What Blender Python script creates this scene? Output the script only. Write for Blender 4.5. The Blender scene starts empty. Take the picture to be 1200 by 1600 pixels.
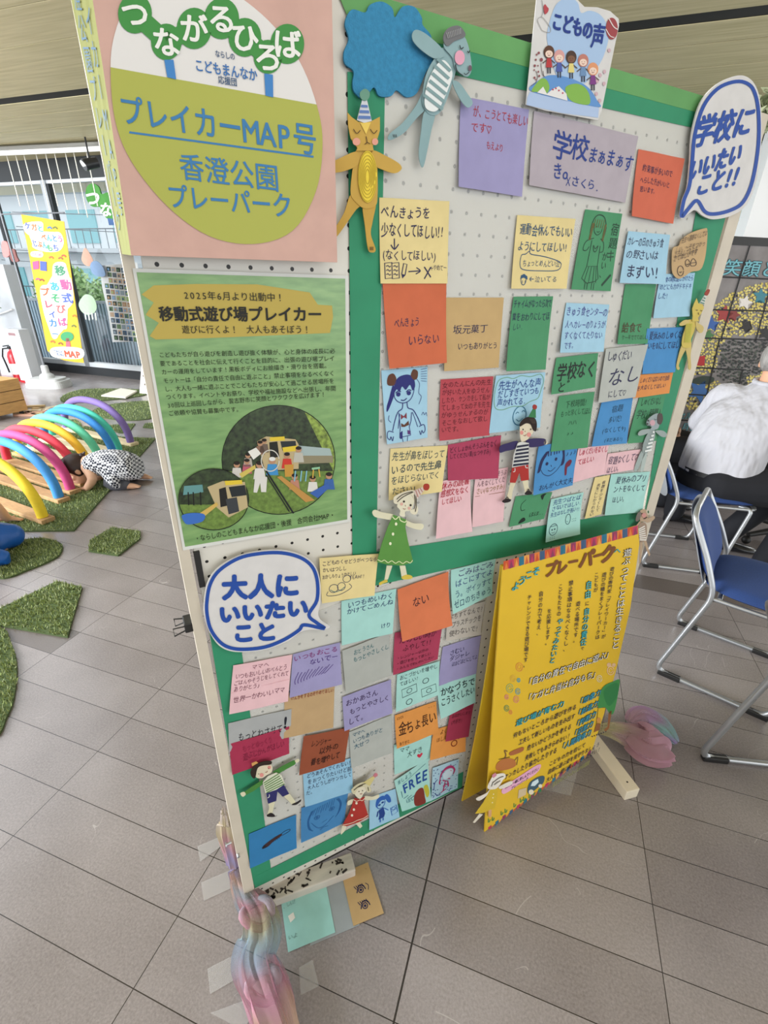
import bpy, bmesh, math, random
import numpy as np
from mathutils import Vector, Matrix

rng = random.Random(7)
SC = bpy.context.scene
COL = SC.collection
PI = math.pi

# ------------------------------------------------------------------ camera
F_PX, PITCH, ROLL = 735.39, math.radians(25.9696), math.radians(1.3708)
CAM = np.array([0.0, 0.0, 1.5])
_c, _s = math.cos(PITCH), math.sin(PITCH)
FWD = np.array([0, _c, -_s]); _up = np.array([0, _s, _c]); _rt = np.array([1.0, 0, 0])
RT = math.cos(ROLL) * _rt + math.sin(ROLL) * _up
UP = -math.sin(ROLL) * _rt + math.cos(ROLL) * _up
cd = bpy.data.cameras.new('camera')
cd.sensor_fit = 'VERTICAL'; cd.sensor_height = 32.0; cd.sensor_width = 24.0
cd.lens = F_PX / 1600 * 32.0
cd.clip_start = 0.02; cd.clip_end = 200
cam = bpy.data.objects.new('camera', cd); COL.objects.link(cam)
M = Matrix(((RT[0], UP[0], -FWD[0], CAM[0]), (RT[1], UP[1], -FWD[1], CAM[1]), (RT[2], UP[2], -FWD[2], CAM[2]), (0, 0, 0, 1)))
cam.matrix_world = M
SC.camera = cam

# ------------------------------------------------------------------ light and exposure
SC.view_settings.view_transform = 'Standard'
SC.view_settings.look = 'None'
SC.view_settings.gamma = 1.0
SC.view_settings.use_curve_mapping = False
SC.view_settings.exposure = 0.0
SC.cycles.max_bounces = 8
SC.cycles.diffuse_bounces = 4
SC.cycles.transparent_max_bounces = 24
SC.cycles.sample_clamp_indirect = 4.0
w = bpy.data.worlds.new('world'); SC.world = w; w.use_nodes = True
bg = w.node_tree.nodes['Background']
bg.inputs[0].default_value = (0.90, 0.95, 1.0, 1); bg.inputs[1].default_value = 2.0


def area(name, loc, target, sx, sy, power, color=(1, 1, 1)):
    l = bpy.data.lights.new(name, 'AREA'); l.shape = 'RECTANGLE'; l.size = sx; l.size_y = sy
    l.energy = power; l.color = color
    o = bpy.data.objects.new(name, l); COL.objects.link(o)
    o.location = loc
    d = Vector(target) - Vector(loc)
    o.rotation_euler = d.to_track_quat('-Z', 'Y').to_euler()
    return o


# assumed daylight from right rear, assumed ceiling lamp, both unseen, and two added fill lamps
area('assumed_right_light', (4.2, -2.2, 1.9), (0.4, 1.0, 1.2), 3.0, 2.0, 40, (0.98, 0.99, 1.0))  # assumed unseen source right of and behind the camera, added to light the board
area('left_floor_fill', (-7.2, 0.8, 2.5), (-2.3, 4.0, 0.0), 5.0, 2.6, 1050, (0.93, 0.97, 1.0))  # added lamp out of view, brightens the floor on the left
area('right_ceiling_fill', (6.5, 4.4, 1.2), (2.0, 3.2, 2.96), 3.0, 1.6, 85, (1.0, 0.98, 0.92))  # added lamp aimed upwards to brighten the ceiling on the right
area('assumed_ceiling_light', (0.9, -0.7, 2.9), (0.9, -0.7, 0), 1.8, 0.4, 18, (1.0, 0.98, 0.95))  # assumed ceiling lamp, added out of view just behind the camera

# ------------------------------------------------------------------ helpers


def srgb(h):
    if isinstance(h, str):
        h = h.lstrip('#'); c = [int(h[i:i + 2], 16) / 255 for i in (0, 2, 4)]
    else:
        c = [v / 255 for v in h]
    return tuple(v / 12.92 if v <= 0.04045 else ((v + 0.055) / 1.055) ** 2.4 for v in c)


MATS = {}


def mat(name, col, rough=0.6, noise=0.0, nscale=30.0, metal=0.0, spec=0.5, bump=0.0, bscale=200.0, stretch=None, emit=0.0, trans=0.0, sss=0.0, sheen=0.0):
    if name in MATS:
        return MATS[name]
    m = bpy.data.materials.new(name); m.use_nodes = True
    nt = m.node_tree; b = nt.nodes['Principled BSDF']
    c = srgb(col)
    b.inputs['Base Color'].default_value = (*c, 1)
    b.inputs['Roughness'].default_value = rough
    b.inputs['Metallic'].default_value = metal
    b.inputs['Specular IOR Level'].default_value = spec
    if noise or bump:
        tc = nt.nodes.new('ShaderNodeTexCoord'); mp = nt.nodes.new('ShaderNodeMapping')
        nt.links.new(tc.outputs['Object'], mp.inputs[0])
        if stretch:
            mp.inputs['Scale'].default_value = stretch
    if noise:
        n = nt.nodes.new('ShaderNodeTexNoise'); n.inputs['Scale'].default_value = nscale; n.inputs['Detail'].default_value = 4
        nt.links.new(mp.outputs[0], n.inputs[0])
        r = nt.nodes.new('ShaderNodeValToRGB')
        lo = tuple(max(0, v * (1 - noise)) for v in c); hi = tuple(min(1, v * (1 + noise)) for v in c)
        r.color_ramp.elements[0].position = 0.3; r.color_ramp.elements[1].position = 0.7
        r.color_ramp.elements[0].color = (*lo, 1); r.color_ramp.elements[1].color = (*hi, 1)
        nt.links.new(n.outputs[0], r.inputs[0]); nt.links.new(r.outputs[0], b.inputs['Base Color'])
    if bump:
        n2 = nt.nodes.new('ShaderNodeTexNoise'); n2.inputs['Scale'].default_value = bscale
        nt.links.new(mp.outputs[0], n2.inputs[0])
        bp = nt.nodes.new('ShaderNodeBump'); bp.inputs['Strength'].default_value = bump; bp.inputs['Distance'].default_value = 0.002 if bscale > 30 else 0.03
        nt.links.new(n2.outputs[0], bp.inputs['Height']); nt.links.new(bp.outputs[0], b.inputs['Normal'])
    if emit:
        b.inputs['Emission Color'].default_value = (*c, 1); b.inputs['Emission Strength'].default_value = emit
    if trans:
        out = nt.nodes['Material Output']
        t = nt.nodes.new('ShaderNodeBsdfTransparent'); mx = nt.nodes.new('ShaderNodeMixShader')
        mx.inputs[0].default_value = 1 - trans
        nt.links.new(t.outputs[0], mx.inputs[1]); nt.links.new(b.outputs[0], mx.inputs[2]); nt.links.new(mx.outputs[0], out.inputs[0])
    MATS[name] = m
    return m


def ink(c):
    return mat('ink_' + c.lstrip('#'), c, 0.55, spec=0.3)


def paper(c):
    n = 'paper_' + c.lstrip('#')
    if n in MATS: return MATS[n]
    v = [int(c.lstrip('#')[i:i + 2], 16) for i in (0, 2, 4)]; g = sum(v) / 3
    v = [min(255, (g + (x - g) * .93) * .945) for x in v]          # printed paper reads a little duller than the pigment
    return mat(n, v, 0.75, noise=0.05, nscale=25, spec=0.25)


def tag(o, label=None, cat=None, group=None, kind=None):
    if label: o['label'] = label
    if cat: o['category'] = cat
    if group: o['group'] = group
    if kind: o['kind'] = kind
    return o


def link_mesh(name, verts, faces, mats, parent=None, midx=None, smooth=False, mw=None):
    me = bpy.data.meshes.new(name)
    me.from_pydata([tuple(map(float, v)) for v in verts], [], faces)
    if not isinstance(mats, (list, tuple)): mats = [mats]
    for m in mats: me.materials.append(m)
    if midx is not None: me.polygons.foreach_set('material_index', midx)
    if smooth: me.polygons.foreach_set('use_smooth', [True] * len(me.polygons))
    me.update()
    o = bpy.data.objects.new(name, me); COL.objects.link(o)
    if parent is not None: o.parent = parent
    if mw is not None: o.matrix_world = mw if parent is None else mw
    return o


def link_bm(name, bm, mats, parent=None, smooth=False, loc=None):
    me = bpy.data.meshes.new(name)
    bmesh.ops.recalc_face_normals(bm, faces=bm.faces)
    bm.to_mesh(me); bm.free()
    if not isinstance(mats, (list, tuple)): mats = [mats]
    for m in mats: me.materials.append(m)
    if smooth: me.polygons.foreach_set('use_smooth', [True] * len(me.polygons))
    o = bpy.data.objects.new(name, me); COL.objects.link(o)
    if parent is not None: o.parent = parent
    if loc is not None: o.location = loc
    return o


def empty(name, loc=(0, 0, 0), rz=0.0):
    o = bpy.data.objects.new(name, None); COL.objects.link(o); o.empty_display_size = 0.05
    o.location = loc; o.rotation_euler = (0, 0, rz)
    return o


def bm_box(bm, cx, cy, cz, sx, sy, sz, rz=0.0, bev=0.0, mi=0, M4=None):
    m = Matrix.Translation((cx, cy, cz)) @ Matrix.Rotation(rz, 4, 'Z')
    if M4 is not None: m = M4 @ m
    r = bmesh.ops.create_cube(bm, size=1.0, matrix=m @ Matrix.Diagonal((sx, sy, sz, 1)))
    vs = r['verts']
    if bev:
        es = {e for v in vs for e in v.link_edges}
        bmesh.ops.bevel(bm, geom=list(es), offset=bev, segments=2, affect='EDGES', profile=0.5)
    return vs


def tube_data(pts, radii, n=10, closed=False, caps=True, flat=1.0):
    """tapered tube through pts (list of Vector), radii per point"""
    pts = [Vector(p) for p in pts]
    if not isinstance(radii, (list, tuple)): radii = [radii] * len(pts)
    V = []; Fc = []
    up = Vector((0, 0, 1))
    prev = None
    L = len(pts)
    for i, p in enumerate(pts):
        if closed:
            t = (pts[(i + 1) % L] - pts[i - 1])
        else:
            t = (pts[min(i + 1, L - 1)] - pts[max(i - 1, 0)])
        t.normalize()
        if prev is None:
            a = up if abs(t.dot(up)) < 0.95 else Vector((1, 0, 0))
            x = t.cross(a).normalized()
        else:
            x = (prev - t * prev.dot(t)).normalized()
        prev = x
        y = t.cross(x)
        for k in range(n):
            an = 2 * PI * k / n
            V.append(p + (x * math.cos(an) + y * math.sin(an) * flat) * radii[i])
    m = L if closed else L - 1
    for i in range(m):
        for k in range(n):
            a = i * n + k; b = i * n + (k + 1) % n
            c2 = ((i + 1) % L) * n + (k + 1) % n; d = ((i + 1) % L) * n + k
            Fc.append((a, b, c2, d))
    if caps and not closed:
        Fc.append(tuple(range(n - 1, -1, -1))); Fc.append(tuple((L - 1) * n + k for k in range(n)))
    return V, Fc


class MB:
    """collects shapes into one mesh"""
    def __init__(self): self.V = []; self.F = []; self.mi = []

    def add(self, V, F, mi=0):
        o = len(self.V); self.V += [tuple(v) for v in V]; self.F += [tuple(i + o for i in f) for f in F]; self.mi += [mi] * len(F)
        return self

    def tube(self, pts, r, n=10, mi=0, **k):
        return self.add(*tube_data(pts, r, n, **k), mi)

    def box(self, c, s, rz=0.0, bev=0.0, mi=0, M4=None):
        bm = bmesh.new(); bm_box(bm, *c, *s, rz, bev, 0, M4)
        bm.verts.index_update()
        self.add([v.co.copy() for v in bm.verts], [[v.index for v in f.verts] for f in bm.faces], mi); bm.free(); return self

    def sphere(self, c, r, mi=0, n=14, M4=None):
        bm = bmesh.new(); s = r if isinstance(r, (tuple, list)) else (r, r, r)
        m = Matrix.Translation(c) @ (M4 if M4 is not None else Matrix.Identity(4)) @ Matrix.Diagonal((*s, 1))
        bmesh.ops.create_uvsphere(bm, u_segments=n, v_segments=max(6, n * 2 // 3), radius=1, matrix=m)
        bm.verts.index_update()
        self.add([v.co.copy() for v in bm.verts], [[v.index for v in f.verts] for f in bm.faces], mi); bm.free(); return self

    def cyl(self, p, q, r1, r2=None, n=20, mi=0):
        return self.tube([p, q], [r1, r1 if r2 is None else r2], n, mi)

    def lathe(self, prof, c=(0, 0, 0), n=28, mi=0):
        V = []; F = []
        for (r, z) in prof:
            for k in range(n):
                a = 2 * PI * k / n; V.append((c[0] + r * math.cos(a), c[1] + r * math.sin(a), c[2] + z))
        for i in range(len(prof) - 1):
            for k in range(n):
                F.append((i * n + k, i * n + (k + 1) % n, (i + 1) * n + (k + 1) % n, (i + 1) * n + k))
        F.append(tuple(range(n - 1, -1, -1))); F.append(tuple((len(prof) - 1) * n + k for k in range(n)))
        return self.add(V, F, mi)

    def prism(self, poly, z0, z1, mi=0):
        n = len(poly)
        V = [(p[0], p[1], z0) for p in poly] + [(p[0], p[1], z1) for p in poly]
        F = [tuple(range(n - 1, -1, -1)), tuple(range(n, 2 * n))] + [(k, (k + 1) % n, n + (k + 1) % n, n + k) for k in range(n)]
        return self.add(V, F, mi)

    def build(self, name, mats, parent=None, smooth=False, loc=None, local=True):
        """vertices are world coordinates when loc is given (origin moved to loc)"""
        V = self.V
        if loc is not None: V = [(v[0] - loc[0], v[1] - loc[1], v[2] - loc[2]) for v in V]
        bm = bmesh.new()
        vs = [bm.verts.new(v) for v in V]
        for f, mi in zip(self.F, self.mi):
            try:
                fc = bm.faces.new([vs[i] for i in f]); fc.material_index = mi; fc.smooth = smooth
            except ValueError:
                pass
        bmesh.ops.recalc_face_normals(bm, faces=bm.faces)
        me = bpy.data.meshes.new(name); bm.to_mesh(me); bm.free()
        for m in (mats if isinstance(mats, (list, tuple)) else [mats]): me.materials.append(m)
        if smooth:
            try: me.set_sharp_from_angle(angle=math.radians(50))
            except Exception: pass
        o = bpy.data.objects.new(name, me); COL.objects.link(o)
        if parent is not None: o.parent = parent
        if loc is not None: o.location = loc
        return o


def ray(x, y):
    d = FWD + RT * (x - 600) / F_PX - UP * (y - 800) / F_PX
    return d / np.linalg.norm(d)


def fl(x, y, z=0.0):
    """photo pixel -> point of the horizontal plane at height z"""
    d = ray(x, y); t = (z - CAM[2]) / d[2]; return CAM + t * d


def vpl(x, y, P, n):
    """photo pixel -> point of the plane through P with normal n"""
    d = ray(x, y); t = ((np.array(P, float) - CAM) @ n) / (d @ n); return CAM + t * d


# room axes: the floor tile rows run along G, GN points from the camera to the window wall
YAW = math.radians(-18.2817)
G = np.array([math.cos(YAW), math.sin(YAW), 0]); GN = np.array([-math.sin(YAW), math.cos(YAW), 0])
TILE_O = np.array([-0.84377, 1.53072, 0]); SA, SB = 0.14886, 0.59353

# ------------------------------------------------------------------ the board's own frame: s along it, z up, d towards the viewer
TH = math.radians(27.933)
BU = np.array([math.cos(TH), math.sin(TH), 0]); BN = np.array([math.sin(TH), -math.cos(TH), 0])
B0 = fl(382, 1401, 0.05)


def bd(x, y, d=0.0):
    r = ray(x, y); t = ((B0 + BN * d - CAM) @ BN) / (r @ BN); X = CAM + t * r
    return ((X - B0) @ BU, X[2])


def bw(s, z, d):
    X = B0 + BU * s + BN * d
    return np.array([X[0], X[1], z])


def bmat(s, z, d):
    X = bw(s, z, d)
    return Matrix(((BU[0], 0, BN[0], X[0]), (BU[1], 0, BN[1], X[1]), (0, 1, 0, X[2]), (0, 0, 0, 1)))


# ------------------------------------------------------------------ lettering
_G = {}
_fc = bpy.data.curves.new('letter', 'FONT'); _fc.resolution_u = 3
_fo = bpy.data.objects.new('letter', _fc); COL.objects.link(_fo)


def glyph(ch, bold=0.0):
    k = (ch, bold)
    if k in _G: return _G[k]
    _fc.body = ch; _fc.offset = bold
    bpy.context.view_layer.update()
    me = bpy.data.meshes.new_from_object(_fo.evaluated_get(bpy.context.evaluated_depsgraph_get()))
    V = np.array([v.co[:2] for v in me.vertices]) if len(me.vertices) else np.zeros((0, 2))
    F = [tuple(p.vertices) for p in me.polygons]
    if len(V):
        if ord(ch) > 0x2E80 and ch not in '！':
            V = (V + np.array([0, 0.12])) / np.array([1.0, 1.0])
        else:
            x0, x1 = V[:, 0].min(), V[:, 0].max()
            V[:, 0] = (V[:, 0] - (x0 + x1) / 2) + 0.5
            V[:, 1] = V[:, 1] + 0.10
    bpy.data.meshes.remove(me)
    _G[k] = (V, F)
    return _G[k]


def cw(ch):
    if ord(ch) > 0x2E80 and ch not in '!': return 1.0
    return .5 if ch in "!.,'()1iIl " else .68


def cells(s):
    w_ = [cw(c) for c in s]; t = sum(w_); x = 0; out = []
    for a in w_: out.append(((x + a / 2) / t, a / t)); x += a
    return out, t


BOLD_OFF = [(0, 0), (1, 0), (-1, 0), (0, 1), (0, -1), (.7, .7), (-.7, .7), (.7, -.7), (-.7, -.7)]


class Sheet:
    """a flat or slightly curled sheet: uv (v down) -> local point; corners TL,TR,BR,BL as 3D points"""
    def __init__(self, TL, TR, BR, BL, curl=None, nrm=None):
        self.c = [np.array(p, float) for p in (TL, TR, BR, BL)]
        self.curl = curl
        n = np.cross(self.c[1] - self.c[0], self.c[0] - self.c[3]); self.n = n / np.linalg.norm(n)

    def P(self, u, v, h=0.0):
        a, b, c, d = self.c
        X = a * (1 - u) * (1 - v) + b * u * (1 - v) + c * u * v + d * (1 - u) * v
        k = self.curl(u, v) if self.curl else 0.0
        return X + self.n * (h + k)

    def grid(self, nu, nv, th):
        V = [self.P(i / nu, j / nv) for j in range(nv + 1) for i in range(nu + 1)]
        m = len(V)
        V += [self.P(i / nu, j / nv, -th) for j in range(nv + 1) for i in range(nu + 1)]
        F = []
        w_ = nu + 1
        for j in range(nv):
            for i in range(nu):
                a = j * w_ + i
                F.append((a + w_, a + w_ + 1, a + 1, a)); F.append((m + a, m + a + 1, m + a + w_ + 1, m + a + w_))
        for i in range(nu):
            F.append((i, i + 1, m + i + 1, m + i)); a = nv * w_ + i; F.append((a + 1, a, m + a, m + a + 1))
        for j in range(nv):
            a = j * w_; F.append((a + w_, a, m + a, m + a + w_)); a = j * w_ + nu; F.append((a, a + w_, m + a + w_, m + a))
        return V, F


class Ink:
    """letters and strokes on a Sheet, gathered into one mesh"""
    def __init__(self, sh, h=0.0006, jit=1.0, seed=1):
        self.sh = sh; self.h = h; self.V = []; self.F = []; self.mi = []; self.cols = []; self.j = jit; self.r = random.Random(seed); self.k = 0
        a, b, c, d = sh.c
        self.asp = np.linalg.norm(b - a) / max(1e-6, np.linalg.norm(d - a))      # width / height

    def ci(self, c):
        if c not in self.cols: self.cols.append(c)
        return self.cols.index(c)

    def put(self, uv, F, c, lift=0.0):
        o = len(self.V)
        self.V += [self.sh.P(u, v, self.h + lift) for u, v in uv]
        self.F += [tuple(i + o for i in f) for f in F]; self.mi += [self.ci(c)] * len(F)

    def char(self, ch, cu, cv, wu, hv, c, rot=0.0, bold=0.0, lift=0.0, shear=0.0):
        if ch in ' 　': return
        V, F = glyph(ch)
        if not len(V): return
        j = self.j
        q = (V - 0.5)
        sx = 1 + j * self.r.uniform(-.08, .06); sy = 1 + j * self.r.uniform(-.1, .06)
        ro = rot + j * self.r.uniform(-.09, .07)
        q = q * np.array([sx, sy])
        q[:, 0] += q[:, 1] * (shear + j * self.r.uniform(-.05, .12))
        # work in metric proportion
        x = q[:, 0] * wu * self.asp; y = q[:, 1] * hv
        X = x * math.cos(ro) - y * math.sin(ro); Y = x * math.sin(ro) + y * math.cos(ro)
        du = j * self.r.uniform(-.05, .05) * wu; dv = j * self.r.uniform(-.06, .06) * hv
        for k, (bx, by) in enumerate(BOLD_OFF if bold > .0035 else BOLD_OFF[:1]):
            self.put([(cu + du + (a + bx * bold * hv) / self.asp, cv + dv - b - by * bold * hv) for a, b in zip(X, Y)], F, c, lift + k * 1.5e-5)

    def line(self, s, u0, u1, v, h, c='#23224a', bold=0.0, dv=0.0, rot=0.0, lift=0.0):
        cl_, t = cells(s); w_ = (u1 - u0) / t
        for ch, (x, a) in zip(s, cl_):
            self.char(ch, u0 + (u1 - u0) * x, v + dv * x, w_ * 1.02, h, c, rot, bold, lift)

    def col(self, s, u, v0, v1, w, c='#23224a', bold=0.0, du=0.0, lift=0.0):
        n = len(s); h = (v1 - v0) / n
        for i, ch in enumerate(s):
            if ch in 'ー―':
                self.char(ch, u + du * (i + .5) / n, v0 + h * (i + .5), h * 0.95 / self.asp, w * self.asp, c, PI / 2, bold, lift)
            else:
                self.char(ch, u + du * (i + .5) / n, v0 + h * (i + .5), w, h * .98, c, 0, bold, lift)

    def stroke(self, pts, w, c='#23224a', closed=False, lift=0.0, smooth=True):
        """pts in uv; w is width as a fraction of the sheet height"""
        P = [np.array((p[0] * self.asp, p[1])) for p in pts]
        if smooth and len(P) > 2: P = catmull(P, closed, 5)
        L = len(P)
        lft = []; rgt = []
        for i in range(L):
            t = (P[(i + 1) % L] - P[i - 1]) if closed else (P[min(i + 1, L - 1)] - P[max(i - 1, 0)])
            n_ = np.linalg.norm(t); t = t / n_ if n_ > 1e-9 else np.array([1.0, 0])
            nn = np.array([-t[1], t[0]]) * w / 2
            lft.append(P[i] + nn); rgt.append(P[i] - nn)
        uv = [(q[0] / self.asp, q[1]) for q in lft + rgt]
        F = []
        for i in range(L if closed else L - 1):
            k = (i + 1) % L
            F.append((i, k, L + k, L + i))
        self.put(uv, F, c, lift)

    def fill(self, pts, c, smooth=False, lift=0.0):
        P = [np.array(p, float) for p in pts]
        if smooth: P = catmull(P, True, 5)
        self.put([tuple(p) for p in P], [tuple(range(len(P)))], c, lift)

    def disc(self, u, v, rv, c, lift=0.0, ry=None, n=20):
        ry = ry or rv
        self.fill([(u + rv / self.asp * math.cos(2 * PI * k / n), v + ry * math.sin(2 * PI * k / n)) for k in range(n)], c, lift=lift)

    def ring(self, u, v, rv, w, c, ry=None, n=12, lift=0.0):
        ry = ry or rv
        self.stroke([(u + rv / self.asp * math.cos(2 * PI * k / n), v + ry * math.sin(2 * PI * k / n)) for k in range(n)], w, c, True, lift)

    def build(self, name, parent, matf=ink):
        if not self.V: return None
        bm = bmesh.new()
        vs = [bm.verts.new(v) for v in self.V]
        for f, mi in zip(self.F, self.mi):
            try:
                fc = bm.faces.new([vs[i] for i in f]); fc.material_index = mi
            except ValueError: pass
        big = [f for f in bm.faces if len(f.verts) > 4]
        if big: bmesh.ops.triangulate(bm, faces=big)
        me = bpy.data.meshes.new(name); bm.to_mesh(me); bm.free()
        for c in self.cols: me.materials.append(matf(c) if isinstance(c, str) and c.startswith('#') else MATS[c])
        o = bpy.data.objects.new(name, me); COL.objects.link(o); o.parent = parent
        return o


def catmull(P, closed=False, k=4):
    P = [np.array(p, float) for p in P]; out = []; n = len(P)
    rngi = range(n if closed else n - 1)
    for i in rngi:
        if closed: p0, p1, p2, p3 = P[i - 1], P[i], P[(i + 1) % n], P[(i + 2) % n]
        else: p0, p1, p2, p3 = P[max(i - 1, 0)], P[i], P[i + 1], P[min(i + 2, n - 1)]
        for j in range(k):
            t = j / k
            out.append(0.5 * ((2 * p1) + (p2 - p0) * t + (2 * p0 - 5 * p1 + 4 * p2 - p3) * t * t + (3 * p1 - p0 - 3 * p2 + p3) * t ** 3))
    if not closed: out.append(P[-1])
    return out

# ================================================================== the room shell
def nodes(name):
    m = bpy.data.materials.new(name); m.use_nodes = True; nt = m.node_tree
    MATS[name] = m
    return m, nt, nt.nodes['Principled BSDF']


def N(nt, t, **kw):
    n = nt.nodes.new(t)
    for k, v in kw.items(): setattr(n, k, v)
    return n


def math_(nt, op, a, b=None, c=None):
    n = nt.nodes.new('ShaderNodeMath'); n.operation = op
    for i, v in enumerate((a, b, c)):
        if v is None: continue
        if isinstance(v, (int, float)): n.inputs[i].default_value = v
        else: nt.links.new(v, n.inputs[i])
    return n.outputs[0]


def floor_mat():
    m, nt, b = nodes('floor_tiles')
    tc = N(nt, 'ShaderNodeTexCoord'); sp = N(nt, 'ShaderNodeSeparateXYZ'); nt.links.new(tc.outputs['Object'], sp.inputs[0])
    # object x runs along the tile rows, y across them
    u = math_(nt, 'DIVIDE', sp.outputs[0], SB); v = math_(nt, 'DIVIDE', sp.outputs[1], SA)
    fu = math_(nt, 'FRACT', u); fv = math_(nt, 'FRACT', v)
    du = math_(nt, 'MULTIPLY', math_(nt, 'SUBTRACT', 0.5, math_(nt, 'ABSOLUTE', math_(nt, 'SUBTRACT', fu, 0.5))), SB)
    dv = math_(nt, 'MULTIPLY', math_(nt, 'SUBTRACT', 0.5, math_(nt, 'ABSOLUTE', math_(nt, 'SUBTRACT', fv, 0.5))), SA)
    # one wider expansion joint runs across the rows
    joint = math_(nt, 'LESS_THAN', math_(nt, 'ABSOLUTE', math_(nt, 'SUBTRACT', u, 2.0)), 0.004)
    gr = math_(nt, 'MAXIMUM', math_(nt, 'LESS_THAN', math_(nt, 'MINIMUM', du, dv), 0.0011), joint)
    fl_u = math_(nt, 'FLOOR', u); fl_v = math_(nt, 'FLOOR', v)
    cmb = N(nt, 'ShaderNodeCombineXYZ'); nt.links.new(fl_u, cmb.inputs[0]); nt.links.new(fl_v, cmb.inputs[1])
    wn = N(nt, 'ShaderNodeTexWhiteNoise'); nt.links.new(cmb.outputs[0], wn.inputs[0])
    n1 = N(nt, 'ShaderNodeTexNoise'); n1.inputs['Scale'].default_value = 170; n1.inputs['Detail'].default_value = 5; n1.inputs['Roughness'].default_value = .7
    n2 = N(nt, 'ShaderNodeTexNoise'); n2.inputs['Scale'].default_value = 4.0; n2.inputs['Detail'].default_value = 4
    nt.links.new(tc.outputs['Object'], n1.inputs[0]); nt.links.new(tc.outputs['Object'], n2.inputs[0])
    s = math_(nt, 'ADD', math_(nt, 'MULTIPLY', n1.outputs[0], 0.6), math_(nt, 'ADD', math_(nt, 'MULTIPLY', n2.outputs[0], 0.28), math_(nt, 'MULTIPLY', wn.outputs[0], 0.12)))
    r = N(nt, 'ShaderNodeValToRGB'); nt.links.new(s, r.inputs[0])
    r.color_ramp.elements[0].position = .32; r.color_ramp.elements[1].position = .68
    r.color_ramp.elements[0].color = (*srgb('#746c6a'), 1); r.color_ramp.elements[1].color = (*srgb('#9e9694'), 1)
    # pale mineral veins
    vo = N(nt, 'ShaderNodeTexNoise'); vo.inputs['Scale'].default_value = 1.7; vo.inputs['Detail'].default_value = 3; vo.inputs['Distortion'].default_value = 1.2
    off = N(nt, 'ShaderNodeVectorMath'); off.operation = 'ADD'
    sc = N(nt, 'ShaderNodeVectorMath'); sc.operation = 'SCALE'; sc.inputs['Scale'].default_value = 13.7
    nt.links.new(cmb.outputs[0], sc.inputs[0]); nt.links.new(sc.outputs[0], off.inputs[1]); nt.links.new(tc.outputs['Object'], off.inputs[0]); nt.links.new(off.outputs[0], vo.inputs[0])
    vein = math_(nt, 'LESS_THAN', math_(nt, 'ABSOLUTE', math_(nt, 'SUBTRACT', vo.outputs[0], 0.5)), 0.0011)
    mx0 = N(nt, 'ShaderNodeMix', data_type='RGBA'); nt.links.new(math_(nt, 'MULTIPLY', math_(nt, 'MULTIPLY', vein, math_(nt, 'GREATER_THAN', n2.outputs[0], .56)), .45), mx0.inputs[0]); nt.links.new(r.outputs[0], mx0.inputs[6]); mx0.inputs[7].default_value = (*srgb('#bcb6b0'), 1)
    # one row of darker tiles and two dark strips
    row1 = math_(nt, 'COMPARE', fl_v, 9.0, 0.1)
    colr = math_(nt, 'GREATER_THAN', fl_u, 1.5)
    dk1 = math_(nt, 'MULTIPLY', row1, colr)
    dk2 = math_(nt, 'MULTIPLY', math_(nt, 'COMPARE', fl_v, -1.0, 0.1), math_(nt, 'COMPARE', fl_u, -2.0, 0.1))
    dk = math_(nt, 'MAXIMUM', dk1, dk2)
    mx1 = N(nt, 'ShaderNodeMix', data_type='RGBA'); nt.links.new(math_(nt, 'MULTIPLY', dk, .75), mx1.inputs[0]); nt.links.new(mx0.outputs[2], mx1.inputs[6]); mx1.inputs[7].default_value = (*srgb('#5a514b'), 1)
    mx2 = N(nt, 'ShaderNodeMix', data_type='RGBA'); nt.links.new(gr, mx2.inputs[0]); nt.links.new(mx1.outputs[2], mx2.inputs[6]); mx2.inputs[7].default_value = (*srgb('#2e2a28'), 1)
    nt.links.new(mx2.outputs[2], b.inputs['Base Color'])
    rr = math_(nt, 'ADD', math_(nt, 'MULTIPLY', n2.outputs[0], .04), .20)
    nt.links.new(rr, b.inputs['Roughness'])
    b.inputs['Specular IOR Level'].default_value = 0.85
    bp = N(nt, 'ShaderNodeBump'); bp.inputs['Strength'].default_value = .25; bp.inputs['Distance'].default_value = .002
    nt.links.new(math_(nt, 'SUBTRACT', math_(nt, 'MULTIPLY', n1.outputs[0], .5), gr), bp.inputs['Height']); nt.links.new(bp.outputs[0], b.inputs['Normal'])
    return m


def ground_obj(name, x0, x1, y0, y1, z0, z1, m):
    """slab whose local axes are the tile axes, local origin on a tile corner"""
    mb = MB(); mb.box(((x0 + x1) / 2, (y0 + y1) / 2, (z0 + z1) / 2), (x1 - x0, y1 - y0, z1 - z0))
    o = mb.build(name, m)
    o.location = (TILE_O[0], TILE_O[1], 0); o.rotation_euler = (0, 0, YAW)
    return o


def rl(X):
    """world point -> room coordinates (x along the rows, y towards the window wall)"""
    d = np.array(X) - TILE_O
    return (d @ G, d @ GN)


def rw(x, y, z=0.0):
    X = TILE_O + G * x + GN * y
    return np.array([X[0], X[1], z])


WALL_Y = rl((fl(80, 578) + fl(222, 595)) / 2)[1]          # inner face of the window wall
CEIL = 2.96
o = ground_obj('floor', -9, 9, -6.0, WALL_Y, -0.12, 0.0, floor_mat()); tag(o, kind='structure')


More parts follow.
